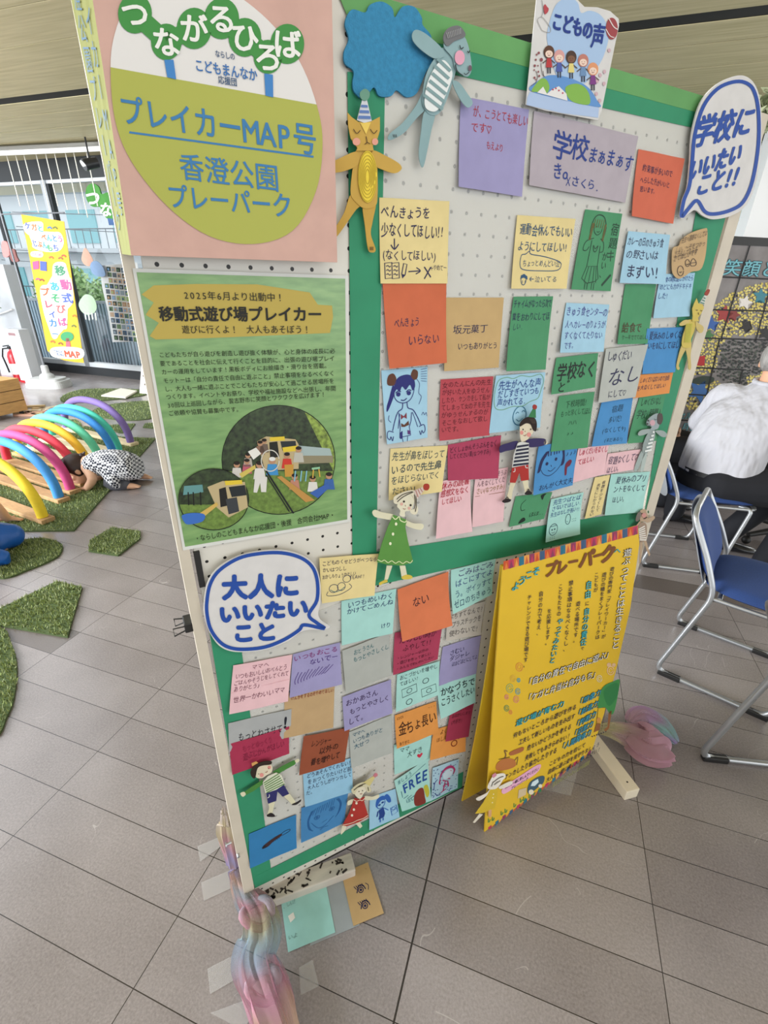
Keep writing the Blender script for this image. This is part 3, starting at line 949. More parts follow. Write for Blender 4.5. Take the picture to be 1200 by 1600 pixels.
note('sticky_note', (775, 587, 852, 581.5, 841, 667, 762, 676), LBL, 1, 'pale blue note with a green cloud outline and round smiling face', group=GUP,
     lines=(('先生がへんな声', .08, .93, .17, .17, BL_, .004), ('だしすぎていつも', .08, .92, .32, .15, BL_, .004), ('声かれてる.', .09, .66, .47, .15, BL_, .004)), draw=d_smile)


def d_bungirl(ik):
    c = '#23266e'; br = '#5a3524'
    ik.fill([(.1, .15), (.14, .07), (.24, .05), (.3, .12), (.26, .2), (.13, .2)], br, True); ik.fill([(.62, .1), (.68, .02), (.78, .05), (.77, .14), (.68, .16)], br, True)
    ik.fill([(.24, .3), (.26, .18), (.36, .1), (.55, .08), (.68, .13), (.72, .24), (.66, .3), (.6, .22), (.5, .28), (.42, .23), (.36, .3), (.3, .26)], c, True)
    ik.fill([(.22, .2), (.25, .3), (.15, .46), (.06, .55), (.06, .48), (.12, .38)], c, True)
    ik.stroke([(.25, .26), (.24, .36), (.32, .43), (.46, .455), (.6, .42), (.68, .33), (.7, .24)], .012, c)
    for x in (.33, .57):
        ik.disc(x, .33, .035, c, ry=.03); ik.stroke([(x - .06, .31), (x, .285), (x + .06, .3)], .014, c)
    ik.stroke([(.38, .41), (.45, .42), (.52, .395)], .014, c)
    ik.stroke([(.42, .45), (.4, .53), (.3, .57), (.22, .68), (.15, .82)], .014, c); ik.stroke([(.52, .45), (.54, .53), (.66, .57), (.76, .68), (.84, .8)], .014, c)
    ik.stroke([(.34, .6), (.28, .8)], .010, c); ik.stroke([(.64, .6), (.7, .7), (.76, .82)], .010, c)
    ik.stroke([(.32, .58), (.33, .8), (.3, .93), (.58, .92), (.55, .8), (.6, .72), (.62, .6)], .012, c, smooth=False)
    ik.fill([(.36, .6), (.43, .64), (.5, .59), (.5, .68), (.43, .65), (.36, .68)], '#7a3340'); ik.fill([(.36, .73), (.43, .76), (.54, .71), (.55, .77), (.43, .79), (.36, .78)], br)
    ik.fill([(.32, .86), (.38, .84), (.37, .95), (.31, .95)], c); ik.fill([(.5, .84), (.58, .86), (.57, .91), (.5, .9)], '#5a3370')
    for x0, y0, s in ((.12, .84, -1), (.84, .82, 1)):
        ik.stroke([(x0 - s * .05, y0), (x0 + s * .07, y0 - .02), (x0 + s * .1, y0 + .06), (x0 + s * .05, y0 + .1), (x0 + s * .02, y0 + .06), (x0 - s * .01, y0 + .12), (x0 - s * .04, y0 + .06)], .012, c)
    ik.stroke([(.36, .93), (.38, 1.0)], .01, c); ik.stroke([(.5, .93), (.48, 1.0)], .01, c)
    ik.stroke([(.74, .14), (.82, .22), (.8, .34), (.86, .4), (.8, .5)], .008, c); ik.stroke([(.1, .6), (.08, .66), (.13, .7)], .008, c)
    for k in range(6): ik.stroke([(.85, .03 + .03 * k), (.98, .02 + .035 * k)], .006, c)
    ik.stroke([(.86, .66), (.9, .62), (.93, .66), (.97, .63), (.99, .68)], .008, c)


note('sticky_note', (596, 579, 668, 573, 666, 682.7, 602.6, 693), LBL, 0, 'pale blue note with a drawn girl with dark hair and two brown buns', group=GUP, draw=d_bungirl, wr='drawing')
note('sticky_note', (610, 701, 700, 696, 687, 766, 605, 780), YEL, 0, 'yellow note of four dark blue lines above the green-dress girl cut-out', group=GUP,
     lines=(('先生が鼻をほじって', .04, .96, .16, .2, '#1f4050', .003), ('いるので先生鼻', .03, .93, .40, .2, '#1f4050', .004), ('をほじらないでく', .04, .93, .62, .18, '#1f4050', .003), ('ださい!', .05, .5, .84, .17, '#1f4050', .003)))
note('sticky_note', (700, 695, 783, 680, 776, 746, 698, 750), '#b5405f', 1, 'crimson note with two dark lines, above the two tall pink notes', group=GUP,
     lines=(('どくしょかんそうぶんをなく', .03, .93, .16, .17, '#3c0f28'), ('してください夏(なつやすみ)', .03, .82, .34, .15, '#3c0f28')))
note('sticky_note', (688, 752, 735, 742.5, 733, 827, 678, 839.5), PNK, 2, 'pink note with thick red writing, left one of the two tall pink notes', group=GUP, curl=.01,
     lines=(('休みの読書', .06, .96, .09, .13, '#b1283c', .008), ('感想文をなく', .06, .95, .23, .13, '#b1283c', .006), ('してほしい', .08, .72, .37, .12, '#b1283c', .004)))
note('sticky_note', (743.5, 740, 794, 730, 783, 813, 734, 821), PNK, 1, 'pink note crossed by a ruled pen line, right one of two tall pink notes', group=GUP, curl=.008,
     lines=(('どくしょかんそうぶ', .1, .97, .08, .12, '#5a3a44'), ('んをなくしてくだ', .08, .95, .21, .12, '#5a3a44'), ('さい(なつやすみ)', .07, .96, .34, .12, '#8a6a2a')), draw=lambda ik: ik.stroke([(.04, .43), (.97, .44)], .008, '#8a5a34'))


def d_musicgirl(ik):
    c = '#1d2350'
    ik.fill([(.06, .5), (.1, .3), (.2, .16), (.26, .16), (.16, .34), (.12, .52), (.06, .56)], c, True)
    ik.fill([(.56, .08), (.62, .08), (.68, .25), (.7, .45), (.62, .5), (.64, .3)], c, True)
    for x in (.2, .26, .32, .4, .46, .52): ik.stroke([(x, .15 - .08 * (x - .2)), (x + .01, .25 - .06 * (x - .2))], .022, c)
    ik.stroke([(.13, .5), (.2, .6), (.34, .66), (.5, .6), (.62, .48)], .012, c)
    ik.disc(.26, .40, .035, c); ik.disc(.47, .34, .035, c); ik.stroke([(.36, .44), (.38, .48)], .012, c); ik.stroke([(.3, .54), (.38, .57), (.48, .51)], .012, c)
    ik.fill([(.74, .5), (.84, .42), (.9, .46), (.86, .55), (.8, .58), (.8, .72), (.75, .72)], '#6b1a34', True)


note('sticky_note', (842, 697, 905, 685, 892, 757, 829, 772), BLU, 2, 'blue note with a drawn girl face, red hand and music notes', group=GUP,
     lines=(('♪♪♪', .72, .98, .27, .14, '#1d2350'), ('おんがく大丈夫', .12, .98, .87, .14, '#141c48', .003)), draw=d_musicgirl)
note('sticky_note', (873.5, 619, 929, 612, 914.7, 698, 858, 705), GRE, 1, 'green note with thin dark green writing above the music blue note', group=GUP,
     lines=(('下校時間!', .22, .82, .16, .14, '#1d4a30'), ('もっと早くしてほし', .12, .98, .32, .13, '#1d4a30'), ('ハハ', .38, .62, .5, .1, '#1d4a30'), ('♪♪', .34, .58, .7, .08, '#1d4a30')))
note('sticky_note', (940, 629, 989, 620, 977, 692, 922.5, 697), BLU, 1, 'blue note with dark green writing under the large grey note', group=GUP,
     lines=(('宿題', .38, .75, .2, .18, '#15415a', .003), ('多いだ!', .34, .76, .42, .17, '#15415a', .003), ('(なくして↑)', .2, .92, .66, .13, '#15415a'), ('(まだある!)', .32, .86, .88, .1, '#15415a')))
note('sticky_note', (903.6, 700, 951, 694.8, 942, 740, 892, 754), PNK, 1, 'pink note with two short red lines right of the music blue note', group=GUP,
     lines=(('しゅくだいをなくし', .04, .98, .13, .22, '#b8304a', .005), ('てほしい', .07, .6, .4, .2, '#b8304a', .004)))
note('sticky_note', (950, 708.8, 1001.6, 701.8, 990, 733, 942, 741), PNK, 2, 'small pale pink note with dark writing at the feet of the grey dog', group=GUP, curl=.003,
     lines=(('宿題なくして♡', .06, .97, .35, .44, BK, .003), ('ほしい。', .06, .5, .8, .34)))
note('sticky_note', (929.9, 746, 953.5, 742, 937.8, 803, 912, 810), '#ecd795', 1, 'narrow upright yellow note with two columns of writing', group=GUP, curl=.003,
     lines=(('V', '宿題を少なくして', .7, .12, .9, .26, BK), ('V', '先生にしかられない', .35, .16, .97, .26, BK)))
note('sticky_note', (955, 741, 1015.6, 736.8, 1000, 799, 942, 804), MNT, 1, 'mint note of three lines right of the narrow yellow note', group=GUP,
     lines=(('夏休みのプリ', .14, .95, .15, .2, BK, .003), ('ントをなくして', .12, .96, .38, .18, BK), ('ほしい。', .14, .5, .62, .17, BK)))
note('sticky_note', (806, 775.6, 863, 769, 848.6, 810, 794, 822.6), GRE, 0, 'green note with faint drawn faces at the lower edge of the upper board', group=GUP, curl=.003,
     lines=(('ほほ..', .5, .95, .72, .2, '#1d3a2c'),), draw=lambda ik: (ik.stroke([(.3, .15), (.2, .3), (.24, .5), (.34, .5)], .02, '#1d3a2c'), ik.fill([(.7, .1), (.75, .03), (.84, .03), (.8, .1), (.78, .25)], '#14241c', True), ik.fill([(.24, .95), (.3, .8), (.38, .78), (.42, .9)], '#14241c', True)))


def d_faces(ik):
    c = '#2a4a58'
    ik.ring(.2, .74, .12, .014, c, .13); ik.stroke([(.1, .66), (.3, .66)], .012, c); ik.disc(.16, .74, .02, c); ik.disc(.24, .74, .02, c); ik.stroke([(.15, .8), (.2, .82), (.25, .8)], .01, c)
    ik.ring(.62, .58, .07, .014, c, .12); ik.stroke([(.58, .62), (.62, .64)], .01, c)
    for k in range(6): ik.disc(.12 + .06 * (k % 3), .91 + .04 * (k // 3), .008, c); ik.disc(.75 + .05 * (k % 3), .6 + .05 * (k // 3), .008, c)


note('sticky_note', (861, 780, 911.8, 769, 898, 830, 847.6, 844.6), MNT, 2, 'mint note with two small drawn faces hanging over the green strip', group=GUP, curl=.012,
     lines=(('先生つばとば', .08, .93, .1, .14, BL_, .002), ('さないでほしい.', .08, .97, .24, .13, BL_), ('先生はなしが長い!!', .06, .95, .38, .12, BL_)), draw=d_faces)

# --- lower board
def d_huddle(ik):
    c = '#33405a'
    ik.ring(.46, .52, .09, .012, c, .08); ik.ring(.22, .7, .1, .012, c, .09); ik.ring(.36, .68, .09, .012, c, .09)
    ik.stroke([(.12, .75), (.1, .84), (.3, .86), (.46, .8), (.55, .72), (.5, .64)], .012, c); ik.stroke([(.16, .72), (.24, .78), (.34, .76), (.42, .7)], .014, '#4a7a7a')


note('sticky_note', (499, 872, 591.5, 865, 583, 928, 501.6, 940.6), YEL, 3, 'yellow note with a sketch of huddled figures, right of the lower speech bubble', group=GLO,
     lines=(('こどものくせどうがベつなら', .04, .98, .12, .12), ('かいはつしし', .04, .45, .27, .12), ('おかしもりょうかでしい', .03, .62, .42, .11), ('YEAH!!', .5, .78, .5, .12)), draw=d_huddle)
note('sticky_note', (533.5, 939, 619, 919.6, 612, 987.7, 533, 1007), MNT, 0, 'mint note with two lines and a small word at lower right', group=GLO,
     lines=(('いつもめいわく', .1, .95, .12, .15, '#1f2f66', .003), ('かけてごめんね', .08, .97, .27, .14, '#1f2f66', .003), ('けり', .75, .95, .78, .12, '#1f2f66')))
note('sticky_note', (621, 921, 700.7, 893, 698, 968, 624, 997), '#e27a4e', 2, 'orange curled note with one short word, top middle of the lower board', group=GLO, curl=.018,
     lines=(('ない', .26, .60, .36, .22, '#33202a', .002),))
note('sticky_note', (705, 890.6, 775, 873, 764, 925, 702, 954), MNT, 1, 'mint note of four lines beside the left leaf of the yellow sign', group=GLO, curl=.012,
     lines=(('ごみはごみ', .14, .97, .13, .2, '#453a72', .002), ('ばこにすてよ', .1, .97, .36, .2, '#2f3f82', .002), ('う。ポイッすて', .08, .97, .60, .19, '#1f3f72', .002), ('ゼロのちきゅう', .04, .97, .83, .2, '#1f3f62', .003)))
note('sticky_note', (700, 956, 757.8, 939, 748.6, 990, 695, 1000), '#c9c2b8', 0, 'pale grey-beige note of three lines under the four-line mint note', group=GLO,
     lines=(('ぷちすてなんで?', .05, .97, .2, .22, '#55504e'), ('プラスチックを', .12, .97, .48, .22, '#55504e'), ('使わないで!', .08, .9, .76, .22, '#55504e')))
note('sticky_note', (534.7, 1016.7, 608, 989, 610.8, 1053, 539.5, 1081), '#b3b6b0', 1, 'grey note with two teal lines left of the crimson list note', group=GLO,
     lines=(('おとうさん', .22, .66, .14, .13, '#1f6a72', .002), ('もっとやさしくし', .2, .98, .30, .14, '#1f6a72', .002)))
note('sticky_note', (617, 989, 691.8, 975.7, 683, 1029, 612.8, 1053), '#b23c5a', 1, 'crimson note with a list of tiny lines under the curled orange note', group=GLO,
     lines=(('たのしい時が', .1, .9, .2, .2, '#4a1024'), ('ふやして!!', .18, .8, .42, .18, '#4a1024'), ('・レンジャー以外の', .06, .75, .62, .09, '#4a1024'), ('・遊びを作って欲しい', .06, .82, .75, .09, '#4a1024'), ('・みんなでわいわいしたい', .06, .9, .88, .09, '#4a1024')))
note('sticky_note', (691.8, 1010.7, 751.5, 992.6, 742.5, 1050.6, 683, 1071), PUR, 0, 'purple note with three short dark lines close to the yellow sign', group=GLO,
     lines=(('さむい', .2, .6, .22, .17), ('ダジャレ', .22, .75, .38, .15), ('はほどほどにしてよ', .3, .98, .54, .14)))
note('sticky_note', (364.6, 1040, 456.7, 1023, 448.8, 1093, 357, 1112), PNK, 1, 'large pink note on the left edge below the lower speech bubble', group=GLO, curl=.01,
     lines=(('ママへ', .3, .6, .10, .11, '#8a5a66'), ('いつもおいしいおべんとう', .05, .93, .24, .13, '#7a4a5a'), ('ごはんやそうじをしてくれて', .04, .97, .38, .12, '#7a4a5a'), ('ありがとう♪', .04, .48, .51, .12, '#7a4a5a'), ('世界一かわいいママ', .05, .93, .72, .14, '#7a4a5a')), draw=lambda ik: ik.stroke([(.0, .57), (1.0, .52)], .006, '#d9a6ae', smooth=False))
note('sticky_note', (457.7, 1022, 531, 1003.5, 532.7, 1066, 451.5, 1088), PUR, 0, 'purple note with magenta writing and a row of slanted pen strokes', group=GLO,
     lines=(('いつもおこる', .02, .95, .12, .15, '#83226c', .002), ('ないでー', .35, .95, .3, .15, '#4a2a7a')), draw=lambda ik: [ik.stroke([(.14 + .07 * k, .45 + .02 * (k % 3)), (.08 + .06 * k, .62), (.09 + .055 * k, .72 - .01 * k)], .011, '#4a2a7a') for k in range(11)])
note('sticky_note', (445, 1084, 523, 1068, 519.7, 1135, 442.7, 1151.5), '#c6a476', -1, 'blank tan note with one red-brown line at its top edge', group=GLO,
     lines=(('けんかをするのをやめてほしい', .12, .98, .13, .1, '#8a3024', .004),))
note('sticky_note', (535, 1089, 611, 1061.5, 611, 1111, 537, 1140), PUR, 1, 'purple note with three dark lines in the middle of the lower board', group=GLO,
     lines=(('おかあさん', .06, .72, .22, .2, '#3a2250', .003), ('もっとやさしく', .12, .96, .5, .2, '#3a2250', .003), ('して。', .08, .46, .78, .22, '#3a2250', .003)))
note('sticky_note', (620.5, 1054, 687, 1032.5, 683, 1082, 617, 1110), MNT, 1, 'mint note with drawn banknotes and coins', group=GLO,
     lines=(('おこづかいを増やし', .06, .95, .12, .15, '#2a3a44', .002), ('てほしい!', .06, .5, .29, .13, '#2a3a44', .002)),
     draw=lambda ik: [(ik.stroke([(x, y), (x + .34, y - .02), (x + .36, y + .2), (x + .02, y + .22)], .014, '#2a3a44', True, smooth=False), ik.ring(x + .18, y + .1, .06, .012, '#2a3a44')) for x, y in ((.12, .46), (.58, .66))] and [ik.ring(.68, .45, .07, .014, '#2a3a44'), ik.ring(.3, .86, .07, .014, '#2a3a44')])
note('sticky_note', (683, 1072, 743.8, 1051.8, 740, 1094, 685.8, 1119.5), MNT, 2, 'mint note with two thick lines in black marker', group=GLO, curl=.012,
     lines=(('かなづちで', .06, .98, .24, .3, '#1c2a30', .01), ('こうさくしたい', .06, .98, .54, .28, '#1c2a30', .006)))
note('sticky_note', (356.5, 1130, 455.5, 1107.5, 453, 1160, 358, 1180), '#aeb0b0', 0, 'grey note with one line over the crimson note on the left edge', group=GLO, curl=.002,
     lines=(('もっとねさせて', .14, .86, .5, .28, '#20222c', .003), ('!', .86, .96, .34, .44, '#20222c', .03)))
note('sticky_note', (358, 1163, 452, 1135, 451, 1175, 362, 1206.5), '#ae3050', 1, 'crimson note with barely readable writing under the single-line grey note', group=GLO, curl=.005,
     lines=(('もっとゆっくり', .2, .7, .28, .26, '#8a2040'), ('遊ぶじかんがほしい', .2, .92, .56, .26, '#7a1a38')))
note('sticky_note', (474.8, 1150.6, 547, 1136.5, 538, 1188, 466.5, 1209), '#9c4f33', 2, 'brown note with three dark brush lines', group=GLO,
     lines=(('レンジャー', .18, .62, .24, .2, '#2e1410', .003), ('以外の', .36, .8, .48, .2, '#2e1410', .004), ('番を増やして', .22, .86, .74, .2, '#2e1410', .006)))
note('sticky_note', (545.6, 1144, 612, 1117, 612, 1174, 548, 1198), '#b6bab4', 0, 'grey note with three small teal lines right of the brown note', group=GLO,
     lines=(('ママへ', .06, .36, .12, .13, '#1f5a72', .002), ('いつもありがと', .06, .78, .28, .14, '#1f5a72', .002), ('大せつ', .08, .46, .44, .14, '#1f5a72', .002)))
note('sticky_note', (617, 1118, 681.6, 1096, 684, 1142, 618.4, 1167), '#eb9a48', 1, 'orange note with one bold outlined line', group=GLO,
     lines=(('金ちょ長い', .06, .97, .46, .42, '#4a2a16', .006), ('ロロ', .04, .2, .12, .1, '#4a2a16'), ('・・・', .78, .97, .12, .1, '#4a2a16'), ('ありがと', .06, .3, .9, .12, '#4a2a16')))
note('sticky_note', (615.6, 1164, 674, 1145, 671, 1186, 615.6, 1209), MNT, 0, 'mint note with a pink-red heart', group=GLO,
     lines=(('ママ', .14, .4, .26, .18, '#3a5a5a'), ('大すき', .34, .78, .48, .22, '#3a5a5a')), draw=lambda ik: heart(ik, .7, .68, .08, '#c43048'))
note('sticky_note', (706, 1103, 741, 1096, 730, 1148, 694, 1156), '#a8324e', 2, 'small crimson note overlapping an orange note beside the yellow sign', group=GLO, curl=.008,
     lines=(('おかねをください', .08, .95, .14, .14, '#4a0f20'), ('おねがいします', .1, .92, .3, .13, '#4a0f20'), ('(大好き)', .1, .6, .48, .14, '#4a0f20')))
note('sticky_note', (678, 1140, 731, 1126, 723, 1168, 668.4, 1183), '#eb9a48', 0, 'orange note with a small red doodle, half under the small crimson note', group=GLO, curl=.01,
     lines=(('よく遊', .2, .5, .14, .2, '#6a3414'), ('ほしい', .12, .46, .4, .18, '#6a3414')), draw=lambda ik: (ik.ring(.66, .66, .09, .03, '#7a2a1a'), ik.stroke([(.55, .55), (.6, .42), (.7, .5), (.8, .42), (.78, .56)], .03, '#7a2a1a')))
note('sticky_note', (473.5, 1208, 550, 1183.6, 550, 1234, 475.7, 1258), '#93c6e4', 0, 'pale blue note of four lines under the brown note', group=GLO,
     lines=(('どうあそんでくれない?', .06, .98, .12, .15), ('をおつくりたいけど前', .08, .98, .3, .15), ('大人どうしがケンカして', .06, .98, .47, .15), ('だ。', .04, .2, .62, .14)))


def d_manga(ik):
    c = '#235a92'
    for k in range(9): ik.stroke([(.3 + .05 * k, .16 - .012 * k), (.24 + .055 * k, .34 - .01 * k + .04 * (k % 2))], .012, c)
    for k in range(4):
        ik.stroke([(.26 - .015 * k, .2), (.17 - .01 * k, .45), (.2 - .012 * k, .7), (.26, .8)], .010, c); ik.stroke([(.74 + .018 * k, .1), (.84 + .012 * k, .3), (.82 + .01 * k, .55), (.76, .68)], .010, c)
    ik.ring(.34, .45, .06, .014, c, .05); ik.ring(.66, .36, .06, .014, c, .05); ik.disc(.34, .45, .03, c); ik.disc(.66, .36, .03, c)
    ik.stroke([(.22, .55), (.36, .76), (.52, .78), (.72, .6)], .012, c); ik.stroke([(.46, .66), (.52, .65), (.56, .62)], .010, c)
    ik.stroke([(.42, .86), (.5, .82), (.6, .84)], .012, c)


note('sticky_note', (471, 1263, 544.4, 1237, 537, 1283.5, 469, 1313), '#4185be', 1, 'blue note with a dark blue pen drawing of a fringed face', group=GLO, draw=d_manga, wr='drawing')


def d_pen(ik):
    c = '#1f1a20'
    ik.fill([(.27, .57), (.3, .52), (.48, .44), (.66, .40), (.68, .46), (.52, .52), (.4, .6), (.3, .6)], '#3a2226', True)
    ik.fill([(.26, .58), (.3, .52), (.4, .5), (.38, .6), (.3, .61)], c, True)
    ik.stroke([(.66, .41), (.76, .36), (.86, .37), (.84, .42), (.7, .46)], .012, c)
    for k in range(4): ik.stroke([(.5 + .04 * k, .5 - .012 * k), (.51 + .04 * k, .55 - .012 * k)], .012, c)


note('sticky_note', (388.6, 1303, 462.8, 1272.5, 462, 1320, 389.5, 1353), '#2f7fba', 0, 'plain blue note with a small drawn dark long-tailed bug, bottom left corner', group=GLO, draw=d_pen, wr='drawing')


def d_bluegirl(ik):
    c = '#2c5fae'; d = '#1f3f86'
    ik.fill([(.22, .3), (.26, .14), (.44, .08), (.56, .12), (.58, .24), (.44, .22), (.34, .28), (.26, .38)], c, True)
    ik.fill([(.56, .12), (.66, .08), (.76, .2), (.78, .36), (.7, .38), (.62, .28)], c, True)
    ik.stroke([(.26, .3), (.3, .42), (.42, .46), (.54, .38), (.57, .26)], .018, c); ik.disc(.36, .34, .03, d); ik.disc(.48, .3, .03, d)
    ik.fill([(.32, .5), (.5, .46), (.54, .68), (.5, .78), (.3, .8), (.34, .66)], d); ik.stroke([(.3, .52), (.26, .68)], .03, d); ik.stroke([(.52, .5), (.66, .62)], .02, c)
    ik.stroke([(.36, .8), (.36, .9)], .025, c); ik.stroke([(.46, .79), (.46, .88)], .025, c)
    ik.stroke([(.74, .58), (.94, .54), (.96, .78), (.76, .84)], .016, c, True, smooth=False); ik.stroke([(.76, .7), (.94, .66)], .012, c); ik.ring(.84, .62, .04, .012, c)


note('sticky_note', (577.6, 1247, 618, 1232, 623, 1274, 576, 1295), '#9fd0ec', 0, 'pale blue note with a drawn girl in a dark blue uniform by the red-dress girl', group=GLO, draw=d_bluegirl, wr='drawing', curl=.004)


def d_free(ik):
    c = '#2c6a7a'
    ik.fill([(.46, .98), (.44, .8), (.52, .66), (.66, .6), (.78, .64), (.8, .86), (.78, 1.0)], '#7c3028', True); ik.fill([(.52, .92), (.54, .78), (.62, .74), (.7, .78), (.7, .92), (.6, .97)], '#d8d4c4', True)
    for x in (.57, .66): ik.disc(x, .83, .018, '#33202a')
    ik.stroke([(.57, .9), (.62, .92), (.67, .9)], .012, '#7c3028')
    ik.fill([(.8, .62), (.92, .6), (.96, .8), (.86, .88)], '#b9b43c', True)
    for k in range(3): ik.stroke([(.14 + .1 * k, .66 + .04 * k), (.3 + .1 * k, .62 + .04 * k)], .014, c)
    ik.stroke([(.12, .42), (.12, .62)], .014, c); ik.stroke([(.2, .24), (.92, .08)], .008, c)


note('sticky_note', (616, 1220, 669, 1185, 671, 1246, 625, 1262), MNT, 2, 'mint note reading FREE in large blue letters with a small red face', group=GLO, curl=.014,
     lines=(('FREE', .16, .98, .38, .36, '#1f4a92', .02, -.08), ('ましょう', .06, .5, .14, .14, '#2c6a7a', 0, -.06), ('ほい', .18, .5, .76, .14, '#2c6a7a')), draw=d_free)


def d_dots(ik):
    r2 = random.Random(5)
    for k in range(60): ik.disc(r2.uniform(.04, .96), r2.uniform(.04, .96), .014, '#3c4a8a')
    m = '#b0306a'
    for k in range(4): ik.stroke([(.3 - .01 * k, .6 - .02 * k), (.32 + .01 * k, .3), (.5, .14 + .02 * k), (.72, .14 + .02 * k), (.86 - .01 * k, .3), (.8, .45)], .022, m)
    ik.fill([(.42, .3), (.6, .22), (.76, .26), (.76, .42), (.6, .52), (.44, .46)], '#cfe2ee', True, .0002)
    ik.stroke([(.5, .34), (.55, .32), (.58, .35)], .016, m, lift=.0004); ik.stroke([(.64, .3), (.7, .28), (.73, .31)], .016, m, lift=.0004)
    for a, b_ in (((.4, .5), (.56, .6)), ((.5, .48), (.7, .56)), ((.5, .6), (.44, .86)), ((.6, .58), (.64, .8)), ((.42, .7), (.66, .7)), ((.36, .88), (.56, .84))): ik.stroke([a, b_], .03, m)
    ik.stroke([(.08, .7), (.1, .5), (.2, .4)], .02, '#3c4a8a'); ik.stroke([(.12, .8), (.2, .9), (.34, .94)], .02, '#3c4a8a')


note('sticky_note', (676, 1200, 717, 1186, 714, 1230, 673, 1250), '#b2d8ea', 1, 'pale dotted note with a magenta pen drawing, bottom right by the yellow sign', group=GLO, draw=d_dots, wr='drawing', curl=.004)

# ================================================================== flat printed and cut-out things on the board
VPD = np.array([570.0, 2371.0])       # where all verticals of the place meet in the photo


